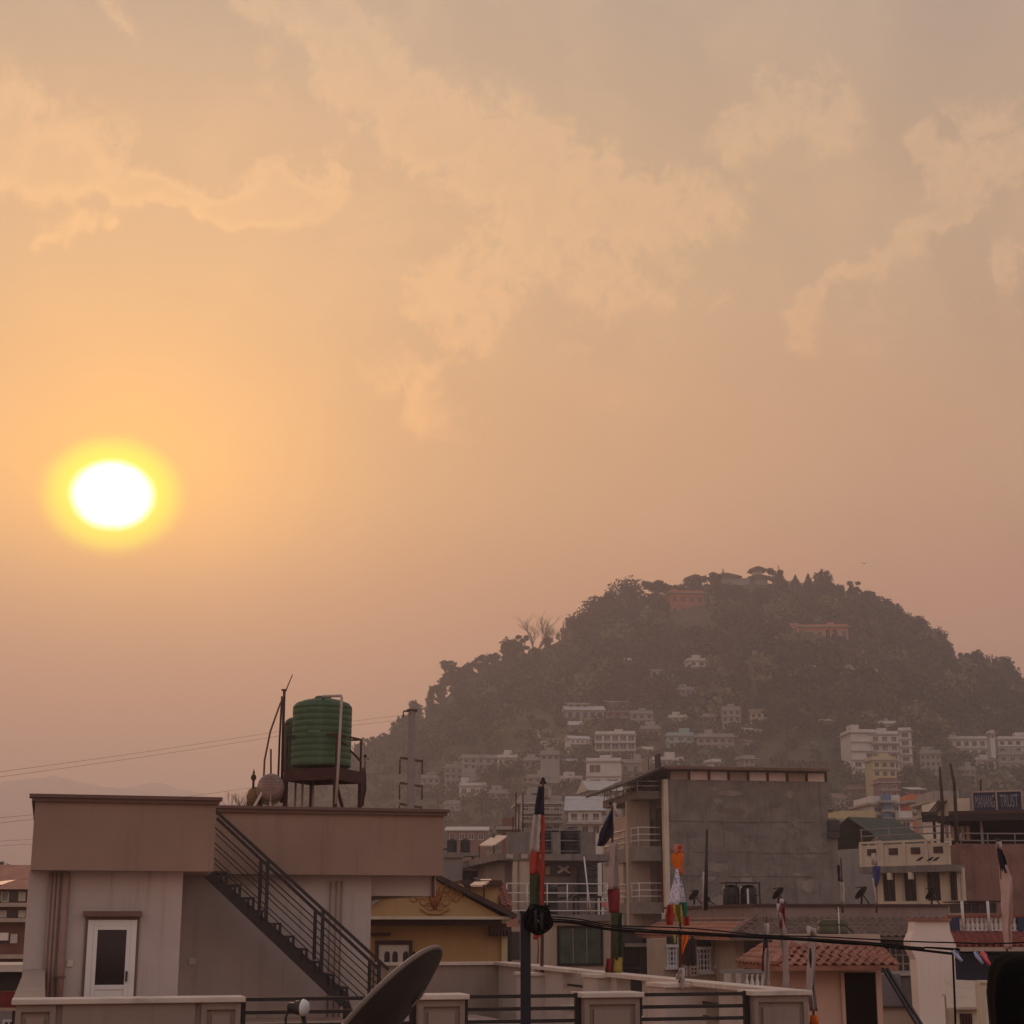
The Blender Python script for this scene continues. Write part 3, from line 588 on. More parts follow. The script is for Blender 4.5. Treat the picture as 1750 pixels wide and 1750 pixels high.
# pale retaining walls that step down the right slope
for a_, b_, c_, d__, lab in ((1362, 1104, 1400, 1110, 'pale retaining wall under the monastery hall'), (1400, 1110, 1455, 1116, 'long pale path wall below the monastery hall'), (1310, 1098, 1336, 1101, 'short pale retaining wall left of the monastery hall')):
    p, q_ = on_hill(a_, b_), on_hill(c_, d__); mb = MB(); mb.bar(p + Vector((0, -1.5, .3)), q_ + Vector((0, -1.5, .3)), .5, 1.6); tag(mb.build('retaining_wall', WHITEW), lab, 'wall')
rng = np.random.default_rng(11)
def project(p):
    x, y, z = p[0], p[1], p[2] - ZC; c, s_ = math.cos(PITCH), math.sin(PITCH); dd = y * c + z * s_; uu = -y * s_ + z * c
    return 875 + FPX * x / dd, 875 - FPX * uu / dd
# clearings where houses and bare slopes show
def wooded(x, y):
    t = (y - YB) / (YC - YB); n = math.sin(x * .045 + 1) * math.sin(y * .05) + .6 * math.sin(x * .11 + y * .07)
    right = min(1, max(0, (x + 40) / 140))
    return max(.36, t * 1.25 + .55 * right - .45 + .35 * n)
cs_, rr_, nn_, ss_, dry = [], [], [], [], []
boxes = np.array(RECTS)
for k in range(15000):
    y = rng.uniform(338, 610); x = rng.uniform(-70, 300) * y / 480
    h = float(hillz(x, y)); wd = wooded(x, y)
    if h < 3 or rng.uniform(0, 1) > wd * .62 + .08: continue
    s = rng.uniform(1.6, 3.2) * (1.0 if wd > .45 else .6)
    if wd > .6 and rng.uniform() < .22: s *= rng.uniform(1.4, 1.9)
    if y > 580: s *= .62
    ppx, ppy = project((x, y, h + 1.5))
    if ((boxes[:, 0] - s * 2 <= ppx) & (ppx <= boxes[:, 2] + s * 2) & (boxes[:, 1] <= ppy) & (ppy <= boxes[:, 3] + s) & (y < boxes[:, 4])).any(): continue
    if y > 584 and ppx < 985: continue
    cs_.append((x, y, h + s * .6)); rr_.append((s, s, s * rng.uniform(.75, 1.25))); nn_.append(int(40 + s * s * 9)); ss_.append(.11 * s + .20); u_ = rng.uniform(); dry.append(0 if u_ < .45 else 1 if u_ < .75 else 2 if u_ < .9 else 3)
for a_, b_, c_, d_, e_ in RECTS[1:]:
    if e_ < 340: continue
    for k in range(int((c_ - a_) / 5) + 3):
        q = on_hill(rng.uniform(a_ - 4, c_ + 4), min(d_ + rng.uniform(1, 7), 1400)); s = rng.uniform(.9, 1.9)
        cs_.append((q.x, q.y - 1.0, q.z + s * .3)); rr_.append((s, s, s)); nn_.append(46); ss_.append(.32); dry.append(int(rng.integers(0, 4)))
for flag, nm, lm, lab, cat in ((0, 'hill_woodland', LEAF2, 'dark evergreen woodland covering the hillside', 'woodland'), (1, 'hill_trees', LEAF, 'mid green broadleaf crowns mixed through the hillside woods', 'woodland'), (2, 'hill_scrub', LEAF3, 'dry brownish scrub between the hillside trees', 'scrub'), (3, 'hill_bamboo', LEAF4, 'pale olive thickets on the hillside', 'thicket')):
    sel = [i for i in range(len(cs_)) if dry[i] == flag]
    V = leaf_cloud([cs_[i] for i in sel], [rr_[i] for i in sel], [nn_[i] for i in sel], [ss_[i] for i in sel], rng, .75)
    tag(link(nm, quads_mesh(nm, V), lm), lab, cat, kind='stuff')
# ------------------------------------------------------------------ the neighbour's rooftop house (left)
PLASTER = mat('greige_plaster', (188, 172, 162), var=.08, scale=.9, streak=.34, bump=.2, bscale=40, dcol=(122, 101, 91))
PARAP = mat('brown_render', (152, 124, 106), var=.09, scale=.7, streak=.3, bump=.2, bscale=40, dcol=(106, 84, 74))
CAPM = mat('cap_render', (116, 88, 78), var=.12, scale=1.2, streak=.12, bump=.1)
COPING = mat('stone_coping', (206, 188, 172), var=.12, scale=2.5, bump=.1, dirt=(1.4, .35), dcol=(120, 100, 88))
TERR = mat('terrace_render', (150, 130, 118), var=.10, scale=.8, streak=.25, bump=.15, dcol=(84, 68, 60))
WHITEP = mat('white_upvc', (222, 214, 206), rough=.45, var=.04); DGLASS = mat('smoked_glass', (34, 30, 30), rough=.12, var=.1, spec=.6)
STEEL = mat('black_steel', (40, 33, 31), rough=.55, var=.2, scale=6, spec=.4); RUSTSTEEL = mat('rusty_steel', (72, 42, 36), rough=.75, var=.3, scale=5, spec=.3)
PIPE = mat('pvc_pipe', (150, 118, 106), rough=.6, var=.1, scale=3)
A = F(200, 26, 15.5)
def loc(f, p): q = Vector(p) - f.o; return q.dot(f.ux), q.dot(f.uy), q.z
root = A.root('rooftop_house', 'brownish rooftop house with overhanging parapets and a white glazed door', 'house')
uL, uC, uR = A.x(42, 1600), A.x(308, 1600), A.x(633, 1600, 2.6); zs = A.z(1488, 200, -.3); zf = ZC - 1.6
zs2 = A.z(1495, 560, 2.3)
MB().box(uL, uC, 0, 8.5, 0, zs).build('wall', PLASTER, root)
MB().box(uC + .003, uR, 2.6, 8.5, 0, zs2).build('wall', PLASTER, root)
a, b_, c, d_ = A.r(634, 1495, 745, 1531, 2.75); MB().box(a, b_, 2.75, 3.1, c, zs2).box(b_ - .35, b_, 3.1, 8.5, c, zs2).build('beam', PLASTER, root)
a, b_, c, d_ = A.r(739, 1496, 742, 1533, 2.7); MB().tube([((a + b_) / 2, 2.7, zs2), ((a + b_) / 2, 2.7, c)], .03).build('drip_pipe', CAPM, root)
a, b_, zt = A.x(56, 1430, -.3), A.x(367, 1430, -.3), A.z(1372, 215, -.3)
MB().box(a, b_, -.3, 8.7, zs, zs + .14).build('roof_slab', PARAP, root)
MB().box(a, b_, -.3, -.14, zs + .14, zt).box(a, a + .16, -.14, 8.7, zs + .14, zt).box(a + .16, b_, 8.54, 8.7, zs + .14, zt).build('parapet', PARAP, root)
zc = A.z(1360, 215, -.3); MB().box(a - .05, b_ + .05, -.36, -.08, zt, zc - .05).box(a - .09, b_ + .09, -.40, -.04, zc - .05, zc).box(a - .05, a + .22, -.08, 8.7, zt, zc).build('parapet_cap', CAPM, root)
a2, b2, zt2 = A.x(366, 1440, 2.3), A.x(758, 1440, 2.3), A.z(1391, 560, 2.3)
MB().box(b_ + .01, b2, 2.3, 8.7, zs2, zs2 + .14).build('roof_slab', PARAP, root)
MB().box(a2, b2, 2.3, 2.46, zs2 + .14, zt2).box(b2 - .16, b2, 2.46, 8.7, zs2 + .14, zt2).box(b_ + .02, b2 - .16, 8.54, 8.7, zs2 + .14, zt2).build('parapet', PARAP, root)
zc2 = A.z(1380, 560, 2.3); MB().box(a2 - .02, b2 + .05, 2.24, 2.52, zt2, zc2 - .05).box(a2 - .03, b2 + .09, 2.20, 2.56, zc2 - .05, zc2).box(b2 - .2, b2 + .06, 2.56, 8.7, zt2, zc2 - .02).build('parapet_cap', CAPM, root)
# door
x0, x1, _, dt = A.r(147, 1572, 231, 1700); fr = .09
dr = MB().box(x0, x0 + fr, -.05, .02, zf, dt).box(x1 - fr, x1, -.05, .02, zf, dt).box(x0 + fr, x1 - fr, -.05, .02, dt - fr, dt)
zm = A.z(1683, 188); dr.box(x0 + fr, x1 - fr, -.045, .02, zm - .07, zm).box(x0 + fr, x0 + fr + .06, -.06, .02, zf, dt - fr).box(x1 - fr - .06, x1 - fr, -.06, .02, zf, dt - fr).box(x0 + fr + .06, x1 - fr - .06, -.055, .02, dt - fr - .06, dt - fr)
door = dr.build('door', WHITEP, root, bevel=.006); MB().box(x0 + fr + .06, x1 - fr - .06, -.02, .015, zm, dt - fr - .06).build('glass', DGLASS, door)
MB().box(x0 + fr + .06, x1 - fr - .06, -.03, .015, zf, zm - .07).build('panel', WHITEP, door); MB().box(x1 - fr - .045, x1 - fr - .015, -.10, -.06, zm + .05, zm + .20).build('handle', STEEL, door)
MB().box(x0 - .04, x0, -.03, .01, zf, dt + .04).box(x1, x1 + .04, -.03, .01, zf, dt + .04).box(x0, x1, -.03, .01, dt, dt + .04).build('door_trim', CAPM, root)
a, b_, c, d_ = A.r(143, 1557, 243, 1566, -.14); MB().box(a, b_, -.14, .01, c, d_).build('door_lintel', CAPM, root)
for px_, r_ in ((80, .022), (87, .022), (94, .022), (107, .06)):
    u = A.x(px_, 1600, -.07); MB().tube([(u, -.07, zs - .03), (u, -.07, zf - .2)], r_, 10).build('pipe', PIPE, root)
a, b_, c, d_ = A.r(93, 1668, 112, 1671, -.14); MB().box(a, b_, -.14, -.02, c, d_).build('pipe_clip', CAPM, root)
for rect, w_ in (((114, 1641, 125, 1652), 0), ((322, 1637, 335, 1649), 2.6)):
    a, b_, c, d_ = A.r(*rect, w_); MB().box(a, b_, w_ - .025, w_ + .01, c, d_).build('socket_box', COPING, root, bevel=.004)
for px_ in (563, 573, 582): u = A.x(px_, 1600, 2.56); MB().tube([(u, 2.56, zs2 - .1), (u, 2.56, zf)], .015, 8).build('pipe', PIPE, root)
# ------------------------------------------------------------------ steel stair to the roof
st = empty('steel_staircase', A.world(A.x(598, 1715, 1.6), 1.6, zf), A.a, 'black steel open staircase with bar railings rising to roof', 'staircase'); so_ = Vector((A.x(598, 1715, 1.6), 1.6, zf))
def S(px, py, w): u, z = A.at(px, py, w); return Vector((u, w, z)) - so_
WN, WFR = 1.25, 2.05
def stringer(w):
    p, q = S(350, 1494, w), S(592, 1706, w); dz = .20
    return MB().add([(p.x - .02, p.y, p.z - .03), (p.x + .14, p.y, p.z + .04), (q.x + .05, q.y, q.z + .05), (q.x - .08, q.y, q.z - .14), (p.x - .02, p.y + .06, p.z - .03), (p.x + .14, p.y + .06, p.z + .04), (q.x + .05, q.y + .06, q.z + .05), (q.x - .08, q.y + .06, q.z - .14)], [(0, 3, 2, 1), (4, 5, 6, 7), (0, 1, 5, 4), (1, 2, 6, 5), (2, 3, 7, 6), (3, 0, 4, 7)])
for w_ in (WN, WFR): stringer(w_).build('stringer', STEEL, st)
for w_ in (WN, WFR): MB().bar(S(592, 1706, w_) + Vector((0, .03, -.05)), (0.02, -so_.y + w_ + .03, 0), .09).build('foot', STEEL, st)
nt = 10
for i in range(nt):
    px_, py_ = 366 + 22.8 * i, 1489 + 22.0 * i
    p, q = S(px_, py_, WN), S(px_ + 24, py_, WN)
    tr = MB().box(p.x, q.x, WN - so_.y, WFR + .06 - so_.y, p.z - .035, p.z).build('tread', STEEL, st)
    lg = S(px_ + 12, py_ + 20, WN); MB().box(q.x - .045, q.x, WN - so_.y, WN + .04 - so_.y, p.z - .2, p.z - .036).box(lg.x - .02, lg.x + .025, WN - so_.y, WN + .04 - so_.y, p.z - .19, p.z - .036).build('tread_bracket', STEEL, tr)
def RY(px): return 1384 + (px - 366) * .917
for w_, off in ((WN, 0), (WFR, 0)):
    p, q = S(366, RY(366), w_), S(664, RY(664), w_); sh = Vector((0, 0, 0))
    if w_ == WFR: p, q = S(366 + 4, RY(366) + 14, w_), S(648, RY(648) + 14, w_)
    MB().bar(p, q, .05, .05).build('handrail', STEEL, st)
    for k in range(1, 4):
        d = Vector((0, 0, -.245 * k - .02))
        MB().tube([p + d, q + d * 1.0], .010 if k > 1 or w_ == WFR else .012, 6).build('rail_bar', STEEL, st)
for w_, pts in ((WN, ((458, 1571), (552, 1660), (648, 1745))), (WFR, ((446, 1560), (539, 1640), (632, 1730)))):
    for px_, pb in pts:
        top = S(px_, RY(px_) + (14 if w_ == WFR else 0), w_); bot = S(px_, pb, w_); MB().bar(top, (top.x, top.y, bot.z), .055, .055).build('post', STEEL, st)
p = S(366, RY(366), WN); q = S(364, 1490, WN); MB().bar(p, (p.x, p.y, q.z), .03).build('post', STEEL, st)
# ------------------------------------------------------------------ terrace: floor, front parapet with railings, far wall, side wall
wT = -10.4; wF = 3.0
zt = A.at(700, 1700, wT)[1]; uE = A.x(1380, 1693, wT); u0 = A.x(27, 1712, wT)
troot = A.root('terrace_house', 'lower body and terrace floor of the neighbouring house', 'house')
MB().box(u0, uC, wT + .02, -.002, 0, zf).box(uC + .002, uE, wT + .02, wF, 0, zf - .003).build('wall', TERR, troot)
MB().box(u0 + .2, uC - .002, wT + .3, -.05, zf + .004, zf + .03).box(uC + .002, uE - .2, wT + .3, wF - .2, zf + .004, zf + .034).build('floor_slab', mat('terrace_screed', (190, 160, 142), var=.12, scale=.7, dirt=(.8, .3)), troot)
pr = empty('parapet_wall', A.world(u0, wT, zf), A.a, 'rendered front terrace parapet with recessed panels and pale coping', 'parapet'); po = Vector((u0, wT, zf))
def pb(x0, x1, y0, y1, z0, z1, mb=None): return (mb or MB()).box(x0 - po.x, x1 - po.x, y0 - po.y, y1 - po.y, z0 - po.z, z1 - po.z)
def pier(px0, px1, panel=True, plain=None):
    x0, x1 = A.x(px0, 1720, wT), A.x(px1, 1720, wT); zb = zf - 1.2
    o = pb(x0, x1, wT + .05, wT + .30, zb, zt - .05).build('pier', TERR, pr)
    def frame(a, b, lab=True):
        e, g = .05, .05
        m = pb(a, a + e, wT + .012, wT + .05, zb, zt - .05); pb(b - e, b, wT + .012, wT + .05, zb, zt - .05, m); pb(a + e, b - e, wT + .012, wT + .05, zt - .05 - e * 1.3, zt - .05, m)
        pb(a + e + g, b - e - g, wT + .018, wT + .05, zb, zt - .05 - e * 1.3 - g, m); m.build('panel_border', TERR, o)
    if plain:
        c0, c1 = A.x(plain[0], 1720, wT), A.x(plain[1], 1720, wT); frame(x0, c0); frame(c1, x1); pb(c0 + .06, c1 - .06, wT + .012, wT + .05, zb, zt - .05).build('panel', TERR, o)
    else: frame(x0, x1)
    pb(x0 - .04, x1 + .04, wT - .03, wT + .36, zt - .05, zt).build('coping', COPING, pr, bevel=.008)
    return x0, x1
pier(27, 412, plain=(96, 345)); ends = [A.x(412, 1720, wT)]
for a, b_ in ((716, 795), (1000, 1094), (1290, 1382)): q = pier(a, b_); ends += list(q)
pb(u0 - .03, u0 + .26, wT + .36, -.02, zt - .05, zt).build('coping', TERR, pr); pb(u0, u0 + .26, wT + .30, -.02, zf - 1.2, zt - .05).build('side_wall', TERR, pr)
labs = ('black terrace railing behind the satellite dish', 'black terrace railing crossed by the dark post', 'black terrace railing below the orange-topped flag')
for (a, b_), lab in zip(((ends[0], ends[1]), (ends[2], ends[3]), (ends[4], ends[5])), labs):
    rr = empty('railing', A.world((a + b_) / 2, wT + .15, zf), A.a, lab, 'railing', 'terrace railings'); h = (b_ - a) / 2
    for z in (-.015, -.135, -.255, -.375, -.5): MB().box(-h + .002, h - .002, -.02, .02, zt - zf + z - .035, zt - zf + z).build('rail', STEEL, rr)
    for s_ in (-1, 1): MB().box(s_ * h - s_ * .005, s_ * h - s_ * .06, -.024, .024, -.1, zt - zf - .004).build('post', STEEL, rr)
fw = empty('parapet_wall', A.world(A.x(640, 1660, wF), wF, zf), A.a, 'plain far terrace parapet below the yellow house', 'parapet'); fo = A.x(640, 1660, wF); fe = uE + .45
MB().box(0, fe - fo, 0, .2, -.3, zt - zf - .05).build('wall', TERR, fw); MB().box(-.03, fe - fo + .05, -.06, .26, zt - zf - .05, zt - zf).build('coping', COPING, fw)
sw = empty('parapet_wall', A.world(uE, wT, zf), A.a, 'side terrace parapet with railed gaps and pale coping running back', 'parapet'); L = wF - wT; hz_ = zt - zf
def su(w): return .45 * w / L
y = .40; k = 0
while y < L - .3:
    ln = 1.7 if k % 2 == 0 else 1.15
    y1 = min(L - .1, y + ln)
    if k % 2 == 0: MB().hexa([(su(y) - .2, y, -.3), (su(y), y, -.3), (su(y1), y1, -.3), (su(y1) - .2, y1, -.3), (su(y) - .2, y, hz_ - .05), (su(y), y, hz_ - .05), (su(y1), y1, hz_ - .05), (su(y1) - .2, y1, hz_ - .05)]).build('wall_panel', PLASTER, sw)
    else:
        MB().hexa([(su(y) - .2, y, -.3), (su(y), y, -.3), (su(y1), y1, -.3), (su(y1) - .2, y1, -.3), (su(y) - .2, y, .34), (su(y), y, .34), (su(y1), y1, .34), (su(y1) - .2, y1, .34)]).build('low_panel', PLASTER, sw)
        MB().hexa([(su(y) - .24, y, .34), (su(y) + .03, y, .34), (su(y1) + .03, y1, .34), (su(y1) - .24, y1, .34), (su(y) - .24, y, .38), (su(y) + .03, y, .38), (su(y1) + .03, y1, .38), (su(y1) - .24, y1, .38)]).build('sill', COPING, sw)
        for z in (.52, .68): MB().bar((su(y) - .1, y, z), (su(y1) - .1, y1, z), .035).build('rail', STEEL, sw)
        MB().bar((su(y) - .1, y + .08, .38), (su(y) - .1, y + .08, hz_ - .05), .06).build('post', STEEL, sw)
    y = y1; k += 1
MB().hexa([(-.27, .40, hz_ - .05), (.05, .40, hz_ - .05), (.45 + .05, L, hz_ - .05), (.45 - .27, L, hz_ - .05), (-.27, .40, hz_), (.05, .40, hz_), (.45 + .05, L, hz_), (.45 - .27, L, hz_)]).build('coping', COPING, sw)
PED = {}
for px0, px1, py_, D_, lab in ((894, 957, 1662, 27.5, 'small pedestal with pale slab under the tall red flagpole'), (1014, 1079, 1665, 24.0, 'pedestal block with pale slab under the maroon and green flag'), (1129, 1208, 1680, 20.5, 'pedestal block with pale slab under the orange-topped flag')):
    p = P((px0 + px1) / 2, py_, D_); hw = (px1 - px0) / 2 * D_ / FPX; o = empty('flag_pedestal', (p.x, p.y, zf), A.a, lab, 'pedestal', 'flag pedestals'); hh = p.z - zf
    MB().box(-hw + .03, hw - .03, -.05, .5, 0, hh - .05).build('block', PLASTER, o); MB().box(-hw, hw, -.1, .56, hh - .05, hh).build('slab', COPING, o, bevel=.008); PED[px0] = (p, hh)
# ------------------------------------------------------------------ water tanks and roof gear
GREEN = mat('green_polythene', (72, 94, 66), rough=.6, var=.16, scale=2.5, streak=.4, spec=.25, dcol=(100, 108, 88)); DKGREEN = mat('dull_green_polythene', (66, 76, 56), rough=.6, var=.15); BLACKP = mat('black_polythene', (34, 33, 34), rough=.5, var=.15, scale=2, spec=.4)
def tank(name, loc_, rad, H, m, label, rings=8, n=28, group=None, lid=True, neck=.28, cap=None):
    o = empty(name, loc_, 0, label, 'water tank', group); pf = [(rad * .97, 0), (rad, .03)]
    for i in range(rings):
        z0_ = H * .80 * i / rings + .04; z1_ = H * .80 * (i + 1) / rings + .04; dz = (z1_ - z0_)
        pf += [(rad, z0_ + dz * .10), (rad, z0_ + dz * .80), (rad * .982, z0_ + dz * .85), (rad * .982, z0_ + dz * .95)]
    pf += [(rad, H * .83), (rad * .99, H * .86), (rad * .9, H * .91), (rad * .62, H * .955), (rad * neck * 1.1, H * .965)]
    MB().lathe(pf, n=n).build('body', m, o)
    if lid: MB().lathe([(rad * neck, H * .96), (rad * neck, H * 1.0), (rad * neck * .9, H * 1.015), (0.02, H * 1.02)], n=16).build('lid', cap or m, o)
    return o
K = F(545, 33, -21); kz = K.z(1312, 545); rad = 51.5 * 33 / FPX; tp = P(548, 1312, 33.55)
zr = zs2 + .14
ktank = tank('green_water_tank', (tp.x, tp.y + .05, tp.z + .01), rad, (1312 - 1193) * 33.5 / FPX, GREEN, 'large ribbed green water tank on the steel stand', 9)
for sx, tilt in ((-1, 0), (1, 0)): pass
rb = MB()
for i in range(10):
    a_ = 2 * math.pi * i / 10 + .3; H = (1312 - 1193) * 33.5 / FPX
    rb.bar((rad * .95 * math.cos(a_), rad * .95 * math.sin(a_), H * .86), (rad * .34 * math.cos(a_), rad * .34 * math.sin(a_), H * .965), .07, .05)
rb.build('top_rib', GREEN, ktank)
def text(body, size, m, parent, loc_, rot, name='lettering', depth=.004, sx=1.0):
    cu = bpy.data.curves.new('txt', 'FONT'); cu.body = body; cu.size = size; cu.extrude = depth; cu.align_x = 'CENTER'; cu.align_y = 'CENTER'
    t_ = bpy.data.objects.new('txt', cu); COL.objects.link(t_); dg = bpy.context.evaluated_depsgraph_get(); me = bpy.data.meshes.new_from_object(t_.evaluated_get(dg)); bpy.data.objects.remove(t_)
    o = link(name, me, m, parent); o.location = loc_; o.rotation_euler = rot; o.scale = (sx, 1, 1); return o
# worn pale marks moulded on the tank front
mk = MB()
for zz_, wd in ((.80, .26), (.62, .34), (.47, .18)):
    for i in range(7):
        a_ = -math.pi / 2 - .15 + (i - 3) * wd / 3.2; H = (1312 - 1193) * 33.5 / FPX
        c_ = Vector((math.cos(a_), math.sin(a_), 0)) * (rad + .002); mk.bar(c_ + Vector((0, 0, H * zz_ - .022)), c_ + Vector((0, 0, H * zz_ + .022)), .03, .006, up=(c_.x, c_.y, .01))
mk.build('faded_mark', mat('faded_mark_green', (104, 132, 96), var=.2, scale=12), ktank)
tp2 = P(504, 1312, 35.0); tank('green_water_tank', (tp2.x, tp2.y, tp2.z - .1), 20 * 35 / FPX, (1318 - 1222) * 35 / FPX, DKGREEN, 'narrow dull water tank half hidden behind the green one', 5, lid=False)
stand = empty('tank_stand', (K.o.x, K.o.y, zr), K.a, 'rusty angle-iron stand carrying the green water tank', 'tank stand'); hK = kz - zr
x0, x1 = K.x(485, 1320), K.x(575, 1320); dp = x1 - x0
MB().box(x0, x1, 0, .05, hK - .24, hK).box(x0, x1, dp - .05, dp, hK - .24, hK).box(x0, x0 + .05, .05, dp - .05, hK - .24, hK).box(x1 - .05, x1, .05, dp - .05, hK - .24, hK).build('frame_beam', RUSTSTEEL, stand)
MB().box(x0 + .05, x1 - .05, .05, dp - .05, hK - .06, hK - .005).build('deck', RUSTSTEEL, stand)
for (sx, sy) in ((x0, 0), (x1 - .07, 0), (x0, dp - .07), (x1 - .07, dp - .07)):
    MB().box(sx, sx + .07, sy, sy + .07, -.05, hK - .24).build('leg', RUSTSTEEL, stand); MB().box(sx + .02, sx + .05, sy + .02, sy + .05, hK, hK + .66).build('guard_post', RUSTSTEEL, stand)
for p_, q_ in (((x0 + .03, .02, .35 * hK + .3), (x0 + .3, .02, 0)), ((x1 - .03, .02, .35 * hK + .3), (x1 - .32, .02, 0)), ((x1 - .03, .05, hK - .3), (x1 - .03, dp - .05, .1))): MB().bar(p_, q_, .05).build('brace', RUSTSTEEL, stand)
hr = [(x0 + .035, .035), (x1 - .035, .035), (x1 - .035, dp - .035), (x0 + .035, dp - .035)]
for i in range(4): MB().bar(hr[i] + (hK + .66,), hr[(i + 1) % 4] + (hK + .66,), .035).build('guard_rail', RUSTSTEEL, stand)
MB().bar((x1 - .035, .04, hK + .62), (x1 - .035, dp - .04, hK + .22), .03).build('brace', RUSTSTEEL, stand)
for px_ in (505, 517, 535):   # feed pipes under the deck
    u = K.x(px_, 1350, .35); MB().tube([(u, .35, hK - .2), (u, .35, -.05)], .022, 8).build('feed_pipe', PIPE, stand)
fp = F(582, 32.7, 0); zz1 = fp.z(1190, 582); mb = MB()
mb.tube([P(552, 1196, 33.2), P(552, 1190, 33.1), P(583, 1189, 32.75), P(584, 1192, 32.72), P(578, 1310, 32.7), P(574, 1374, 32.7)], .028, 10); o = mb.build('overflow_pipe', mat('pale_pipe', (176, 160, 146), var=.1)); tag(o, 'thin pale pipe bending over the green tank top', 'pipe')
def pole(pts, r, m, label, name='pole', cat='pole', D=34):
    mb = MB(); mb.tube([P(a_, b2_, D) for a_, b2_ in pts], r, 8); return tag(mb.build(name, m), label, cat)
BAMBOO = mat('bamboo', (112, 84, 62), var=.2, scale=4)
pole([(481, 1372), (484, 1240), (486, 1178)], .03, RUSTSTEEL, 'upright rusty roof pole with a small cross top', D=34.5); pole([(481, 1179), (490, 1179)], .02, RUSTSTEEL, 'short cross bar at the top of the rusty roof pole', 'cross_bar', 'bar', D=34.5)
pole([(474, 1372), (478, 1260), (482, 1190)], .022, RUSTSTEEL, 'thinner rusty pole left of the cross-topped pole', D=34.7)
pole([(449, 1372), (452, 1300), (462, 1250), (478, 1205), (500, 1153)], [.018, .02, .02, .018, .01], BAMBOO, 'long bent bamboo cane leaning above the roof gear', 'bamboo_cane', 'cane', D=34.2)
pole([(463, 1330), (463, 1280)], .018, RUSTSTEEL, 'short iron rod above the solar water heater', 'rod', 'rod', D=34.3)
# solar water heater seen end-on
sh_ = empty('solar_water_heater', (P(462, 1372, 33).x, 33, zr), R(9), 'round-ended solar water heater with sloping glass tubes', 'solar heater'); hc = P(462, 1345, 33); rh = 23 * 33 / FPX; zc_ = hc.z - zr
drm = MB(); prof = [(0.01, -.02), (rh * .5, -.015), (rh * .92, .0), (rh, .05), (rh, 1.5), (rh * .9, 1.56), (.01, 1.58)]
n = 28; vs = []; fs = []
for r_, z_ in prof:
    for k in range(n): a_ = 2 * math.pi * k / n; vs.append((r_ * math.cos(a_), z_, zc_ + r_ * math.sin(a_)))
for i in range(len(prof) - 1):
    for k in range(n): fs.append((i * n + k, (i + 1) * n + k, (i + 1) * n + (k + 1) % n, i * n + (k + 1) % n))
drm.add(vs, fs, True).build('drum', mat('galvanised_drum', (150, 128, 116), rough=.4, var=.2, scale=8, metal=.4), sh_)
rbs = MB(); [rbs.bar((-rh * .85 + .04 * abs(i - 3), -.03, zc_ + (i - 1) * .055), (rh * .85 - .04 * abs(i - 3), -.03, zc_ + (i - 1) * .055), .012) for i in range(6)]; rbs.bar((0, -.035, zc_ - rh), (0, -.035, zc_ + rh * .8), .03); rbs.build('end_rib', PIPE, sh_)
for i in range(9): MB().tube([(-.12, .12 + i * .16, zc_ - .05), (-.95, .12 + i * .16, -.02)], .03, 8).build('glass_tube', mat('heater_tube', (70, 62, 60), rough=.2, spec=.6), sh_)
MB().bar((-.95, .05, 0), (-.95, 1.5, 0), .07).bar((-.16, .02, zc_ - .08), (-.98, .02, 0), .05).bar((0, .1, zc_ - rh), (.05, .1, 0), .04).bar((0, 1.4, zc_ - rh), (.05, 1.4, 0), .04).build('frame', COPING, sh_)
fn_ = P(433, 1340, 34); fo_ = MB().lathe([(.03, -.2), (.03, 0), (.05, .03), (.075, .09), (.06, .15), (.02, .2), (.035, .22), (.02, .27), (.004, .33)], n=12).build('roof_finial', mat('dark_gilt', (84, 62, 48), var=.2)); fo_.scale = (.8, .8, .75); fo_.location = fn_ + Vector((0, 0, .06)); tag(fo_, 'small pear-shaped finial left of the solar water heater', 'finial')
MB_ = MB().lathe([(.17, -.4), (.17, -.15), (.13, -.03), (.06, .03), (.02, .04)], n=16).build('small_dome', mat('dull_gilt', (128, 96, 66), var=.2)); MB_.location = P(436, 1348, 34.6); tag(MB_, 'dull golden dome top under the finial', 'dome')
# ------------------------------------------------------------------ prayer flags on poles
def cm(name, c, **k): return mat('cloth_' + name, c, rough=.9, var=k.get('var', .14), scale=6, spec=.1, streak=k.get('streak', .15), dcol=k.get('dcol', (70, 56, 52)))
NAVY, WCL, RCL, GCL, YCL, OCL, MAR, GRC, BLC, PKC = cm('navy', (48, 44, 58)), cm('white', (184, 168, 160)), cm('red', (166, 64, 50)), cm('green', (60, 68, 46)), cm('yellow', (170, 146, 72)), cm('orange', (214, 112, 44)), cm('maroon', (124, 48, 50)), cm('grey', (168, 148, 140)), cm('blue', (66, 72, 116)), cm('pink', (200, 120, 110))
POLEW = mat('flagpole_wood', (96, 62, 50), var=.2, scale=5)
def printed(name, base, ink):
    m = bpy.data.materials.new(name); m.use_nodes = True; t = NT(m.node_tree); b = m.node_tree.nodes['Principled BSDF']; pos = t.n('ShaderNodeNewGeometry').outputs['Position']
    n1 = t.noise(pos, 38, 3, .6); n2 = t.noise(pos, 5, 3, .5)
    t.put(b.inputs['Base Color'], t.mix(t.m('MULTIPLY', t.rng(n1.outputs['Fac'], .5, .6, 0, 1), t.rng(n2.outputs['Fac'], .35, .6, .3, .9)), lin(*base), lin(*ink))); b.inputs['Roughness'].default_value = .9; return m
KHATA = printed('printed_white_cloth', (214, 206, 212), (92, 96, 150))
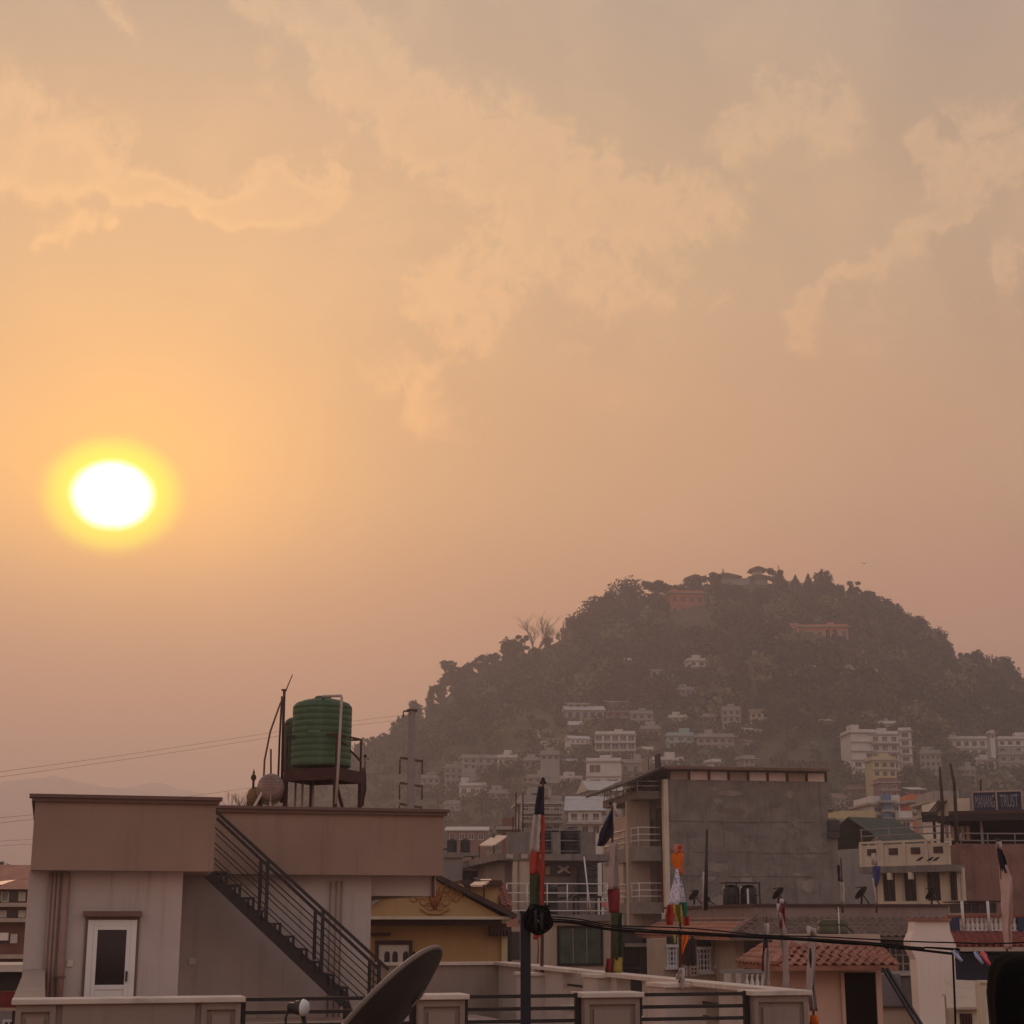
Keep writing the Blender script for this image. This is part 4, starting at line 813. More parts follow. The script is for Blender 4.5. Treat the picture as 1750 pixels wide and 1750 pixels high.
def cloth(rows, D, m, parent, name='flag_cloth', seedv=1, fold=.03, ncol=13, freq=1.15):
    """hanging cloth: rows of (py, x_left, x_right); folds run down it, so it has real depth"""
    r = random.Random(seedv); ph = r.uniform(0, 6); dense = []
    for (y0, a0, b0), (y1, a1, b1) in zip(rows, rows[1:]):
        n = max(2, int((y1 - y0) / 7))
        for k in range(n): f = k / n; dense.append((y0 + (y1 - y0) * f, a0 + (a1 - a0) * f + math.sin(y0 * .3 + k) * .6, b0 + (b1 - b0) * f + math.sin(k * 1.3 + y0) * .5))
    dense.append(rows[-1]); org = parent.location if parent else Vector(); vs = []; n = len(dense); fs = []
    for side in (0, 1):
        for i, (py, a, b) in enumerate(dense):
            for j in range(ncol):
                t = j / (ncol - 1); p = P(a + (b - a) * t, py, D)
                d = fold * (math.sin(t * freq * 6.28 + ph + i * .10) + .5 * math.sin(t * freq * 11 + i * .31 + ph * 2)) * min(1, abs(b - a) / 14) + (.006 if side else -.006)
                vs.append((p - org) * 1.0 + Vector((0, d, 0)))
    N = n * ncol
    for i in range(n - 1):
        for j in range(ncol - 1):
            q = i * ncol + j; fs.append((q, q + ncol, q + ncol + 1, q + 1)); q += N; fs.append((q, q + 1, q + ncol + 1, q + ncol))
    rim = [j for j in range(ncol)] + [i * ncol + ncol - 1 for i in range(1, n)] + [(n - 1) * ncol + j for j in range(ncol - 2, -1, -1)] + [i * ncol for i in range(n - 2, 0, -1)]
    for k in range(len(rim)): a, b = rim[k], rim[(k + 1) % len(rim)]; fs.append((a, b, b + N, a + N))
    return MB().add(vs, fs, True).build(name, m, parent)
def flag(px_b, py_b, px_t, py_t, D, label, bands, r=.02, pm=None, tip=None, zb=None, knot=None, name='prayer_flag', cat='flag', group='prayer flags on rooftop poles'):
    b = P(px_b, py_b, D); t = P(px_t, py_t, D)
    if zb is not None: b.z = zb
    root = empty(name, b, 0, label, cat, group)
    MB().tube([(0, 0, 0), ((t - b) * .5 + Vector((.01, 0, 0))), t - b], [r, r * .9, r * .7], 8).build('pole', pm or POLEW, root)
    for k, (rows, m) in enumerate(bands): cloth(rows, D - .03, m, root, 'flag_cloth', seedv=int(px_b + k))
    if tip:
        for dx, dy, rr, m in tip:
            c = P(px_t + dx, py_t + dy, D) - b; s = rr; MB().lathe([(.01, -s), (s * .7, -s * .7), (s, 0), (s * .7, s * .7), (.01, s)], c, 10).build('tip_knot', m, root)
    return root
fz = lambda k: zf + PED[k][1]
flag(926, 1662, 928, 1334, 27.5, 'tall red-poled flag striped navy, white, red and green', [
    ([(1344, 919, 931), (1392, 913, 930)], NAVY), ([(1392, 912, 924), (1424, 908, 923), (1456, 905, 921)], WCL), ([(1456, 907, 923), (1494, 905, 922)], RCL), ([(1494, 906, 923), (1560, 904, 922)], GCL),
    ([(1392, 925, 931), (1556, 922, 930)], RCL), ([(1342, 929, 934), (1352, 931, 942), (1366, 930, 940)], WCL)], tip=[(0, -2, .035, NAVY), (-3, 3, .03, STEEL), (3, 3, .03, STEEL)], r=.028)
flag(1046, 1664, 1046, 1372, 24.0, 'ragged flag with navy pennant over grey, maroon and green cloth', [
    ([(1385, 1043, 1047), (1425, 1024, 1049), (1446, 1020, 1032)], NAVY), ([(1376, 1048, 1051), (1396, 1052, 1059)], WCL), ([(1440, 1043, 1055), (1480, 1041, 1057), (1520, 1039, 1059)], GRC), ([(1520, 1038, 1059), (1560, 1041, 1059)], MAR),
    ([(1560, 1046, 1063), (1612, 1048, 1064), (1640, 1052, 1063)], GCL), ([(1636, 1050, 1064), (1663, 1048, 1064)], YCL), ([(1638, 1036, 1046), (1662, 1034, 1044)], MAR)], tip=[(-3, 0, .03, STEEL), (4, 4, .035, WCL)], r=.024)
flag(1162, 1690, 1160, 1448, 20.5, 'white printed prayer flag with orange scarf knotted on top', [
    ([(1443, 1153, 1166), (1450, 1150, 1169), (1460, 1153, 1164)], PKC), ([(1458, 1148, 1168), (1472, 1147, 1169), (1482, 1152, 1167), (1494, 1160, 1168)], OCL), ([(1484, 1156, 1161), (1516, 1148, 1168), (1546, 1142, 1173)], KHATA),
    ([(1546, 1140, 1152), (1566, 1137, 1152), (1581, 1139, 1149)], RCL), ([(1546, 1150, 1164), (1560, 1150, 1166), (1580, 1160, 1168)], YCL), ([(1542, 1162, 1174), (1562, 1160, 1174), (1572, 1164, 1172)], mat('cloth_teal', (40, 92, 72), rough=.9)),
    ([(1566, 1165, 1178), (1582, 1168, 1178)], RCL), ([(1574, 1152, 1156), (1594, 1160, 1166)], WCL), ([(1590, 1149, 1155), (1612, 1152, 1155)], mat('cloth_lime', (150, 170, 60), rough=.9)), ([(1594, 1166, 1177), (1604, 1166, 1176), (1630, 1164, 1167)], OCL)],
    tip=[(-5, -1, .03, STEEL), (1, 7, .03, OCL)], r=.018)
flag(1165, 1690, 1165, 1650, 20.4, 'white scarf bundled round the foot of the orange-topped flagpole', [([(1654, 1161, 1169), (1662, 1158, 1171), (1670, 1157, 1170), (1676, 1162, 1171), (1690, 1160, 1170)], WCL), ([(1664, 1156, 1164), (1674, 1155, 1160)], WCL)], r=.02, name='scarf', cat='scarf', group=None)
flag(1310, 1692, 1310, 1566, 21.0, 'thin flagpole with small white and faded cloth wrap', [([(1578, 1306, 1314), (1600, 1305, 1315)], WCL), ([(1600, 1306, 1312), (1625, 1304, 1311)], NAVY), ([(1620, 1306, 1316), (1690, 1304, 1314)], GRC), ([(1616, 1303, 1308), (1660, 1302, 1307)], MAR)], r=.012, zb=zf)
flag(1340, 1692, 1334, 1536, 20.0, 'furled grey flag with red streak and white knot', [([(1544, 1328, 1334), (1558, 1328, 1334)], WCL), ([(1548, 1333, 1341), (1585, 1333, 1342)], MAR), ([(1560, 1327, 1336), (1600, 1332, 1346), (1650, 1338, 1349), (1692, 1338, 1350)], GRC)], r=.014, zb=zf, tip=[(2, 4, .03, WCL)])
flag(1388, 1740, 1384, 1588, 18.0, 'broad pale furled flag in front of the pink hut', [([(1586, 1380, 1394), (1600, 1379, 1396)], WCL), ([(1600, 1381, 1393), (1640, 1381, 1395), (1690, 1378, 1393), (1728, 1384, 1398)], GRC), ([(1620, 1383, 1387), (1660, 1384, 1388)], NAVY), ([(1735, 1386, 1399), (1752, 1384, 1400)], OCL)], r=.014, zb=zf, tip=[(-2, -1, .03, WCL), (4, 2, .03, WCL)])
flag(1722, 1640, 1706, 1438, 16.0, 'long white furled flag beside the black cloth', [([(1438, 1702, 1711), (1452, 1702, 1712)], WCL), ([(1450, 1704, 1712), (1474, 1708, 1720), (1492, 1714, 1724)], NAVY), ([(1478, 1709, 1722), (1500, 1711, 1732), (1545, 1712, 1731), (1590, 1714, 1728), (1622, 1718, 1730)], cm('pale_pink', (196, 164, 152)))], r=.012, tip=[(0, -1, .025, STEEL)], zb=zf - .8)
flag(620, 1378, 624, 1292, 36.0, 'limp dark flag on a short pole right of the tank stand', [([(1312, 619, 625), (1345, 612, 626), (1374, 613, 622)], cm('dusk', (92, 70, 70)))], r=.018, tip=[(0, 0, .04, STEEL), (5, 5, .02, STEEL)])
flag(1440, 1560, 1437, 1466, 44, 'dark pole with a limp blue strip beside the concrete block', [([(1478, 1431, 1435), (1506, 1432, 1437)], NAVY), ([(1508, 1436, 1442), (1546, 1437, 1444)], WCL)], r=.03)
flag(1498, 1560, 1496, 1456, 46, 'blue and white flag hanging at the sign building corner', [([(1458, 1490, 1497), (1478, 1490, 1500)], WCL), ([(1480, 1492, 1505), (1502, 1492, 1503), (1516, 1494, 1499)], BLC), ([(1500, 1491, 1495), (1546, 1496, 1500)], WCL)], r=.03)
p = P(1207, 1552, 46); mb = MB(); mb.tube([P(1206, 1556, 46), P(1208, 1418, 46)], [.06, .04], 8); tag(mb.build('dark_pole', STEEL), 'straight dark pole in front of the concrete block wall', 'pole')
mb = MB(); mb.tube([P(1203, 1556, 46.3), P(1204, 1490, 46.3)], .05, 8); tag(mb.build('pale_pole', WCL), 'short pale pole beside the straight dark pole', 'pole')
# small flag hung under the cable coil
flag(919, 1646, 919, 1592, 30, 'little red and yellow flag below the cable coil', [([(1586, 908, 918), (1592, 910, 920)], YCL), ([(1592, 911, 927), (1600, 911, 925), (1606, 912, 918)], RCL)], r=.012)
# ------------------------------------------------------------------ foreground: satellite dish, post, cables, pegs, black cloth
own = MB().box(-14, 14, -6, 7.6, 0, ZC - 1.65); tag(own.build('own_roof', TERR), kind='structure')
DISHM = mat('dish_paint', (52, 48, 48), rough=.55, var=.15, scale=5, spec=.35, dirt=(3, .3), dcol=(84, 74, 68)); RIMM = mat('dish_rim', (120, 108, 100), rough=.5, var=.15)
dc = P(644, 1733, 7.4); kk = 7.4 / FPX; ra = 145 * kk
cr, sr = math.cos(PITCH), math.sin(PITCH)
def cdir(x, y, z): return Vector((x, y * cr - z * sr, y * sr + z * cr))    # right, ahead, up as the viewer sees them
nrm = cdir(-.761 * .94, .34, .6486 * .94).normalized(); maj = cdir(.6486, 0, .7611).normalized(); mnr = nrm.cross(maj).normalized()
droot = empty('satellite_dish', (dc.x, dc.y, ZC - 1.65), 0, 'dark satellite dish seen from behind in foreground', 'satellite dish'); do = droot.location.copy()
vs, fs = [], []; nr_, na = 10, 48; dep = .16 * ra * 1.3
for side in (0, 1):
    for i in range(nr_ + 1):
        t = i / nr_
        for k in range(na):
            a_ = 2 * math.pi * k / na; h = -dep * (1 - t * t) + (.0 if side == 0 else -.012)
            vs.append(dc - do + maj * math.cos(a_) * ra * t + mnr * math.sin(a_) * ra * t * .97 + nrm * h)
N = (nr_ + 1) * na
for i in range(nr_):
    for k in range(na):
        q = i * na + k; q2 = i * na + (k + 1) % na; fs.append((q, q2, q2 + na, q + na)); fs.append((q + N, q + na + N, q2 + na + N, q2 + N))
MB().add(vs, fs, True).build('reflector', DISHM, droot)
ring = [dc - do + maj * math.cos(2 * math.pi * k / 64) * ra + mnr * math.sin(2 * math.pi * k / 64) * ra * .97 - nrm * .004 for k in range(65)]
MB().tube(ring, .011, 8, False).build('rim', RIMM, droot)
bc = dc - do - nrm * (dep + .012)
# worn rectangular sticker on the back
sc_ = (P(697, 1688, 7.4) - dc); su_, sv_ = sc_.dot(maj), sc_.dot(mnr); sg = cdir(.32, 0, .95); t2 = (su_ / ra) ** 2 + (sv_ / ra) ** 2
sp = dc - do + maj * su_ + mnr * sv_ - nrm * (dep * (1 - t2) + .024); e1 = (sg - nrm * sg.dot(nrm)).normalized(); e2 = nrm.cross(e1)
def patch(c, a, b, h, th=.002): q = [c + e1 * i * a + e2 * j * b for i, j in ((-1, -1), (1, -1), (1, 1), (-1, 1))]; return [x - nrm * th * 0 for x in q] + [x - nrm * th for x in q]
stk = MB().hexa(patch(sp, .042, .016, 0)).build('sticker', mat('faded_sticker', (150, 140, 134), var=.4, scale=40), droot); MB().hexa(patch(sp - nrm * .002 + e1 * .012, .012, .008, 0)).build('sticker_print', DISHM, stk)
MB().bar(bc, bc + Vector((0, .02, -.25)), .07, .05).build('bracket', STEEL, droot); MB().tube([bc + Vector((0, .02, -.2)), Vector((bc.x, bc.y + .02, 0))], .03, 12).build('mast', STEEL, droot)
lt = P(510, 1722, 7.55) - do; armb = dc - do - maj * ra * .96 * .3 - mnr * 0 + maj * -ra * .66
MB().tube([armb, (armb + lt) / 2 + Vector((0, 0, -.02)), lt + Vector((.02, 0, -.03))], .011, 8).build('feed_arm', STEEL, droot)
ax = (dc - do - lt).normalized() * .55 + Vector((.75, -.25, 0)); ax.normalize()
MB().tube([lt - ax * .045, lt - ax * .012, lt - ax * .011, lt + ax * .02], [.022, .022, .03, .03], 16).build('receiver', DISHM, droot); MB().tube([lt + ax * .021, lt + ax * .03, lt + ax * .042, lt + ax * .047], [.036, .036, .028, .012], 20).build('receiver_cap', WHITEP, droot)
MB().tube([lt - ax * .04, lt - ax * .06 + Vector((0, 0, -.04)), lt + Vector((-.06, 0, -.18)), Vector((lt.x - .08, lt.y, lt.z - .6))], .005, 6).build('coax_cable', STEEL, droot)
# square steel post with a coil of spare cable
DP = 12.0; pt = P(898, 1562, DP); pb_ = empty('cable_post', (pt.x, pt.y, ZC - 4), 0, 'dark square steel post standing up in the foreground', 'post'); hw = 8.5 * DP / FPX
MB().box(-hw, hw, -hw, hw, 0, pt.z - ZC + 4).build('shaft', mat('navy_steel', (34, 34, 44), rough=.5, var=.15), pb_, bevel=.006); MB().box(-hw * 1.15, hw * 1.15, -hw * 1.15, hw * 1.15, pt.z - ZC + 4, pt.z - ZC + 4.02).build('cap', STEEL, pb_)
CABLE = mat('black_cable', (20, 18, 19), rough=.8, var=.15, spec=.12); rc = random.Random(5); cc = P(918, 1572, DP - .08); coil = empty('cable_coil', cc, 0, 'bundle of coiled black cable strapped to the post top', 'cable coil')
for i in range(34):
    rr = rc.uniform(.035, .092) * (1.1 if i % 4 == 0 else 1); tx, ty = rc.uniform(-1.4, 1.4), rc.uniform(-1.6, 1.6); off = Vector((rc.uniform(-.025, .02), rc.uniform(-.05, .03), rc.uniform(-.02, .015)))
    pts = [off + Vector((rr * math.cos(a_) * (1.05 - .25 * abs(tx) / 1.4) + .01 * math.sin(3 * a_ + i), rr * math.cos(a_) * tx * .5 + rr * math.sin(a_) * ty * .4, rr * math.sin(a_))) for a_ in [2 * math.pi * k / 28 for k in range(29)]]
    MB().tube(pts, .0062, 7, False).build('cable_loop', CABLE, coil)
for dx in (-.012, .03): MB().tube([Vector((dx, -.075, z)) for z in (-.07, 0, .07)], .012, 6).build('strap', mat('grey_strap', (50, 45, 47)), coil)
for i in range(6):
    a_ = rc.uniform(.5, 2.6); MB().tube([Vector((.06 * math.cos(a_), 0, .07)), Vector((.09 * math.cos(a_), 0, .10)), Vector((.11 * math.cos(a_) + .01, 0, .085 + .02 * rc.random()))], .006, 6).build('cable_tail', CABLE, coil)
gd = MB().add([P(866, 1575, 12.2), P(884, 1568, 12.1), P(886, 1584, 12.1), P(866, 1584, 12.2), P(866, 1575, 12.25), P(884, 1568, 12.15), P(886, 1584, 12.15), P(866, 1584, 12.25)], [(0, 1, 2, 3), (7, 6, 5, 4), (0, 4, 5, 1), (1, 5, 6, 2), (2, 6, 7, 3), (3, 7, 4, 0)]); tag(gd.build('bracket_plate', mat('pinkish_plate', (168, 124, 108), var=.15)), 'small pinkish bracket plate left of the cable coil', 'bracket')
def cable(name, pts, r, label, D0, D1, cat='cable', m=None, sag=0):
    out = []; n = len(pts); x0, x1 = pts[0][0], pts[-1][0]; dense = []
    for i in range(n - 1):   # catmull-rom through the photo points
        p0, p1, p2, p3 = pts[max(0, i - 1)], pts[i], pts[i + 1], pts[min(n - 1, i + 2)]
        for k in range(6):
            t = k / 6; dense.append(tuple(.5 * (2 * p1[j] + (p2[j] - p0[j]) * t + (2 * p0[j] - 5 * p1[j] + 4 * p2[j] - p3[j]) * t * t + (3 * p1[j] - p0[j] - 3 * p2[j] + p3[j]) * t ** 3) for j in (0, 1)))
    dense.append(pts[-1]); mb = MB(); mb.tube([P(a_, b2_, D0 + (D1 - D0) * (a_ - x0) / (x1 - x0)) for a_, b2_ in dense], r, 7)
    return tag(mb.build(name, m or CABLE), label, cat)
cable('cable', [(930, 1566), (985, 1570), (1045, 1581), (1120, 1584), (1200, 1588), (1300, 1598), (1400, 1601), (1560, 1609), (1632, 1611), (1690, 1613), (1760, 1610)], .0042, 'uppermost thin black cable from the coil to the right', 12, 9.4)
cable('cable', [(930, 1570), (985, 1574), (1045, 1584), (1120, 1590), (1200, 1594), (1300, 1600), (1420, 1606), (1520, 1614), (1575, 1621), (1584, 1619), (1640, 1622)], .0045, 'kinked middle black cable from the coil', 12, 9.6)
cable('cable', [(930, 1574), (985, 1577), (1045, 1588), (1130, 1594), (1220, 1598), (1330, 1604), (1440, 1610), (1540, 1620), (1628, 1630)], .0075, 'thickest lowest black cable from the coil', 11.95, 9.55)
cable('cable', [(930, 1572), (985, 1579), (1045, 1590), (1130, 1592), (1220, 1596), (1320, 1602), (1440, 1613), (1540, 1617), (1640, 1624)], .0035, 'thin slack black cable between the thicker ones', 12.05, 9.7)
cable('clothes_line', [(1628, 1626), (1690, 1630), (1760, 1636)], .004, 'dark clothes line carrying three pegs', 9.5, 9.2, cat='clothes line')
pst = MB(); pst.tube([P(1628, 1624, 9.52), P(1632, 1720, 9.52), P(1634, 1790, 9.5)], .006, 6); tag(pst.build('line_cord', CABLE), 'thin cord hanging down at the end of the thick cable', 'cord')
def peg(px0, py0, px1, py1, D, c1, c2, label):
    a_, b2_ = P(px0, py0, D), P(px1, py1, D); d = (b2_ - a_); L_ = d.length; o = empty('clothes_peg', a_, 0, label, 'clothes peg', 'clothes pegs on the line'); u_ = d.normalized(); v_ = u_.cross(Vector((0, 1, 0))).normalized()
    for s_, m in ((-1, c1), (1, c2)):
        s0 = v_ * s_ * .004; e = Vector((0, s_ * .012, 0)) - v_ * .010 * (s_ + 1) / 2
        MB().tube([s0 * .6, u_ * L_ * .3 + s0 * 1.3, u_ * L_ * .62 + s0 + e * .5, u_ * L_ + s0 + e], [.006, .0105, .011, .008], 8).build('prong', m, o)
    MB().tube([u_ * L_ * .4 + Vector((.012 * math.cos(t), .012 * math.sin(t) * 1.0, .008 * math.cos(t))) for t in [k * .7 for k in range(10)]], .0022, 6, False).build('spring', mat('spring_wire', (180, 176, 170), metal=.8, rough=.3), o)
PB, PP_ = mat('peg_blue', (168, 172, 206), rough=.45, var=.05), mat('peg_pink', (214, 96, 104), rough=.45, var=.05); PG = mat('peg_grey', (104, 110, 116), rough=.5)
peg(1629, 1624, 1644, 1642, 9.45, PB, PG, 'pale blue clothes peg at the left end of the line'); peg(1666, 1626, 1680, 1646, 9.3, PB, PG, 'pale blue clothes peg next to the pink one'); peg(1677, 1626, 1692, 1648, 9.28, PP_, PP_, 'pink clothes peg beside the black cloth')
# black cloth hung over a stand at the right edge
DB = 6.4; bc_ = P(1785, 1640, DB); br = empty('black_cloth', (bc_.x, bc_.y, ZC - 1.65), 0, 'pitch black cloth draped over a stand at right edge', 'cloth'); zt_ = bc_.z - ZC + 1.65 + .03
n = 60; vs = []; fs = []; prof = [(.004, zt_), (.06, zt_ - .002), (.13, zt_ - .012), (.175, zt_ - .035), (.198, zt_ - .08), (.208, zt_ - .16), (.205, zt_ - .3), (.215, zt_ - .6), (.22, .3), (.23, .02)]
for i, (r_, z_) in enumerate(prof):
    for k in range(n): a_ = 2 * math.pi * k / n; q = r_ * (1 + (.035 * math.sin(7 * a_ + .4 * i) + .02 * math.sin(13 * a_)) * min(1, i / 5)); vs.append((q * math.cos(a_) * 1.05, q * math.sin(a_), z_ + .01 * math.sin(3 * a_) * (i > 1)))
for i in range(len(prof) - 1):
    for k in range(n): fs.append((i * n + k, (i + 1) * n + k, (i + 1) * n + (k + 1) % n, i * n + (k + 1) % n))
fs.append(tuple(range(n))); BLK = mat('black_fabric', (14, 13, 14), rough=.95, var=.2, spec=.05); MB().add(vs, fs, True).build('drape', BLK, br); MB().tube([(0, 0, 0), (0, 0, zt_ - .02)], .02, 8).build('stand', STEEL, br)
# ------------------------------------------------------------------ tall power pole with cross arms, wires
DU = 95.0; ub = P(701, 1420, DU); up = empty('power_pole', (ub.x, ub.y, 0), R(8), 'tall pale power pole with three cross arms before the hill', 'power pole'); ut = P(701, 1216, DU).z
MB().tube([(0, 0, 0), (0, 0, ut)], [.34, .20], 12).build('shaft', mat('pole_concrete', (128, 112, 104), var=.12, streak=.2), up); MB().box(-.3, .3, -.2, .2, ut, ut + .12).build('cap', RUSTSTEEL, up)
for py_, wl in ((1298, 19), (1341, 19), (1377, 19)):
    z_ = P(701, py_, DU).z; L_ = wl * DU / FPX; arm = MB().bar((-L_, 0, z_ + .1), (L_, 0, z_ - .1), .12).build('cross_arm', RUSTSTEEL, up)
    for s_ in (-1, 1): MB().tube([(s_ * L_, 0, z_), (s_ * L_, 0, z_ - .85)], .045, 6).build('insulator_string', RUSTSTEEL, arm)
zz_ = P(701, 1216, DU).z; MB().bar((0, 0, zz_), (-.5, 0, zz_ + .02), .09).bar((-.5, 0, zz_), (-.5, 0, zz_ - .35), .07).build('top_arm', RUSTSTEEL, up)
WIRE = mat('wire', (128, 102, 90), var=.1)  # lightened towards the haze colour, so haze is part of the paint
def wire(pts, r, D0, D1, label): cable('power_line', pts, r, label, D0, D1, cat='power line', m=WIRE)
wire([(-60, 1327), (200, 1292), (400, 1262), (560, 1238), (692, 1222)], .007, 60, DU, 'upper faint power line crossing the sky to the pole'); wire([(-60, 1336), (200, 1300), (400, 1270), (560, 1245), (692, 1230)], .007, 60, DU, 'second faint power line crossing the sky to the pole')
wire([(-40, 1401), (100, 1388), (300, 1364), (480, 1340), (683, 1318)], .006, 50, DU, 'power line passing behind the left parapet cap'); wire([(-40, 1412), (60, 1400), (200, 1392), (500, 1375), (683, 1361)], .006, 50, DU, 'power line just below the one behind the parapet cap')
wire([(-40, 1440), (60, 1434), (300, 1420)], .005, 50, 80, 'lower left power line meeting the house parapet'); wire([(-40, 1448), (60, 1442), (300, 1428)], .005, 50, 80, 'lowest left power line meeting the house parapet')
wire([(719, 1318), (800, 1322), (900, 1328), (1010, 1330)], .007, DU, 120, 'power line running right from the upper cross arm'); wire([(719, 1361), (800, 1363), (900, 1366), (1030, 1366)], .007, DU, 120, 'power line running right from the middle cross arm'); wire([(684, 1318), (800, 1327), (930, 1332)], .007, DU, 120, 'power line crossing behind the pole shaft')
# ------------------------------------------------------------------ houses of the near town
OCHRE = mat('ochre_wall', (188, 152, 106), var=.10, scale=.7, streak=.15, bump=.1, dcol=(120, 90, 56)); OCHRED = mat('ochre_relief', (170, 128, 80), var=.2, scale=5); DKTRIM = mat('dark_trim', (78, 58, 54), var=.15, scale=2)
TILE = mat('terracotta_tile', (158, 104, 86), var=.22, scale=2.2, rough=.8, dirt=(1.2, .45), dcol=(96, 62, 52)); TILEO = mat('orange_tile', (168, 116, 96), var=.2, scale=2.4, dirt=(1.4, .4), dcol=(110, 70, 58)); TILEG = mat('shaded_grey_tile', (120, 98, 88), var=.2, scale=2, dirt=(1, .4), dcol=(70, 58, 54)); TILER = mat('red_tile', (146, 82, 70), var=.2, scale=2, dirt=(1, .4), dcol=(86, 46, 42))
CONC = mat('raw_concrete', (130, 119, 111), var=.2, scale=1.2, streak=.6, bump=.3, bscale=18, dirt=(2.2, .4), dcol=(84, 77, 75), noise_detail=9); DARKIN = mat('dark_interior', (26, 21, 20), rough=1, var=.1, spec=.02); SAND = mat('sand_wall', (178, 156, 138), var=.10, scale=.8, streak=.25, dcol=(104, 84, 74)); PINKW = mat('pink_wall', (204, 166, 146), var=.08, scale=.9, streak=.14, bump=.1, dcol=(130, 96, 82)); GREYP = mat('grey_plaster', (142, 130, 124), var=.12, scale=.8, streak=.3)
NAVYW = mat('navy_wall', (56, 60, 84), var=.12, scale=1, streak=.15, dcol=(36, 38, 52)); CREAMP = mat('cream_gable', (232, 212, 198), var=.06, scale=.8, streak=.12, dcol=(150, 124, 110)); CURT = mat('green_curtain', (70, 78, 64), var=.3, scale=3, streak=.4, dcol=(38, 42, 36)); MAROOND = mat('maroon_door', (96, 44, 44), var=.15); WRAIL = mat('white_rail', (206, 196, 188), rough=.5, var=.08)
REDWALL = mat('stained_red_wall', (134, 98, 86), var=.18, scale=.8, streak=.6, dirt=(.9, .5), dcol=(84, 50, 44)); BALC = mat('balcony_cream', (206, 188, 164), var=.10, scale=1.2, streak=.3, dcol=(120, 100, 84)); CANVAS = mat('dark_soffit', (52, 44, 44), var=.2); SIGNB = mat('sign_blue', (56, 58, 76), var=.12, scale=3); SIGNT = mat('sign_letter', (146, 141, 140), var=.1)
def rails(root, f, x0, x1, w, zs, r=.025, posts=0, m=None, name='rail'):
    for z in zs: MB().tube([(x0, w, z), (x1, w, z)], r, 7).build(name, m or WRAIL, root)
    for i in range(posts + 1 if posts else 0): MB().tube([(x0 + (x1 - x0) * i / posts, w, zs[0]), (x0 + (x1 - x0) * i / posts, w, zs[-1])], r, 7).build('rail_post', m or WRAIL, root)
TILEM = {}
def tile_mesh(w, l, m):
    k = (round(w, 3), round(l, 3), m.name)
    if k not in TILEM:
        mb = MB(); n = 5; vs = []
        for y in (0, l):
            for i in range(n + 1):
                t = i / n; z = .03 * math.sin(t * 6.283) + (.0 if y else .028); vs.append((w * (t - .5), y, z))
        vs += [(x, y, z - .03) for x, y, z in vs]; q = n + 1; fs = []
        for i in range(n): fs += [(i, i + 1, q + i + 1, q + i), (2 * q + i, 3 * q + i, 3 * q + i + 1, 2 * q + i + 1), (i, 2 * q + i, 2 * q + i + 1, i + 1)]
        fs += [(0, q, 3 * q, 2 * q), (n, 2 * q + n, 3 * q + n, q + n)]
        me = mb.add(vs, fs, True).mesh('roof_tile'); me.materials.append(m); TILEM[k] = me
    return TILEM[k]
def tiles(root, o, ex, ey, W, Lr, tw, tl, m, left=None, right=None, parent=None, stuff=False, jit=3):
    """lay overlapping tiles on a slope: o = eave corner, ex along the eave, ey up the slope; left/right trim the courses to hips"""
    o, ex, ey = Vector(o), Vector(ex).normalized(), Vector(ey).normalized(); nz = ex.cross(ey).normalized(); rows = max(1, round(Lr / tl)); tl = Lr / rows; me = tile_mesh(tw, tl * 1.12, m); r = random.Random(jit); allv = MB()
    for j in range(rows):
        a = (left(j / rows) if left else 0); b = W - (right(j / rows) if right else 0); n = max(1, int((b - a) / tw + .6))
        for i in range(n):
            c = o + ex * (a + (b - a) * (i + .5) / n) + ey * (tl * j) + nz * (.02 + r.uniform(0, .008)); s = (b - a) / n / tw
            mx = Matrix(((ex.x * s, ey.x, nz.x, c.x), (ex.y * s, ey.y, nz.y, c.y), (ex.z * s, ey.z, nz.z, c.z), (0, 0, 0, 1)))
            mx = mx @ Matrix.Rotation(r.uniform(-.02, .02), 4, 'Z') @ Matrix.Rotation(r.uniform(0, .02), 4, 'X')
            if stuff: allv.add([mx @ v.co for v in me.vertices], [tuple(p.vertices) for p in me.polygons], True)
            else: t = link('roof_tile', me, None, parent or root); t.matrix_local = mx
    if stuff: tag(allv.build('roof_tiles', m, parent or root), kind='stuff')
# --- yellow gabled house behind the terrace
f = F(760, 40, 10); root = f.root('yellow_house', 'ochre yellow gabled house with moulded emblem in its pediment', 'house')
x0, x1 = f.x(600, 1610, .9), f.x(856, 1610, .9); ze = f.z(1568, 760)
MB().box(x0, x1, .9, 9, 0, ze).build('wall', OCHRE, root)
pk = f.at(728, 1484); re = f.at(882, 1562); le = f.at(574, 1562); zb = f.z(1566, 760)
MB().prism([(le[0] + .35, zb), (re[0] - .25, zb), (re[0] - .25, re[1] - .10), (pk[0], pk[1] - .14), (le[0] + .35, le[1] - .10)], .1, .4).build('pediment', OCHRE, root)
MB().box(le[0] + .2, re[0] - .1, .02, .42, zb - .07, zb).build('cornice', BALC, root); MB().box(le[0] + .4, re[0] - .3, .3, .9, zb - .22, zb - .072).build('soffit', DKTRIM, root)
for (ax_, az_), (bx_, bz_) in ((le, pk), (pk, re)):
    MB().add([(ax_, -.1, az_), (bx_, -.1, bz_), (bx_, 9.2, bz_), (ax_, 9.2, az_), (ax_, -.1, az_ - .13), (bx_, -.1, bz_ - .13), (bx_, 9.2, bz_ - .13), (ax_, 9.2, az_ - .13)], [(0, 1, 2, 3), (7, 6, 5, 4), (0, 4, 5, 1), (1, 5, 6, 2), (2, 6, 7, 3), (3, 7, 4, 0)]).build('roof_plane', DKTRIM, root)
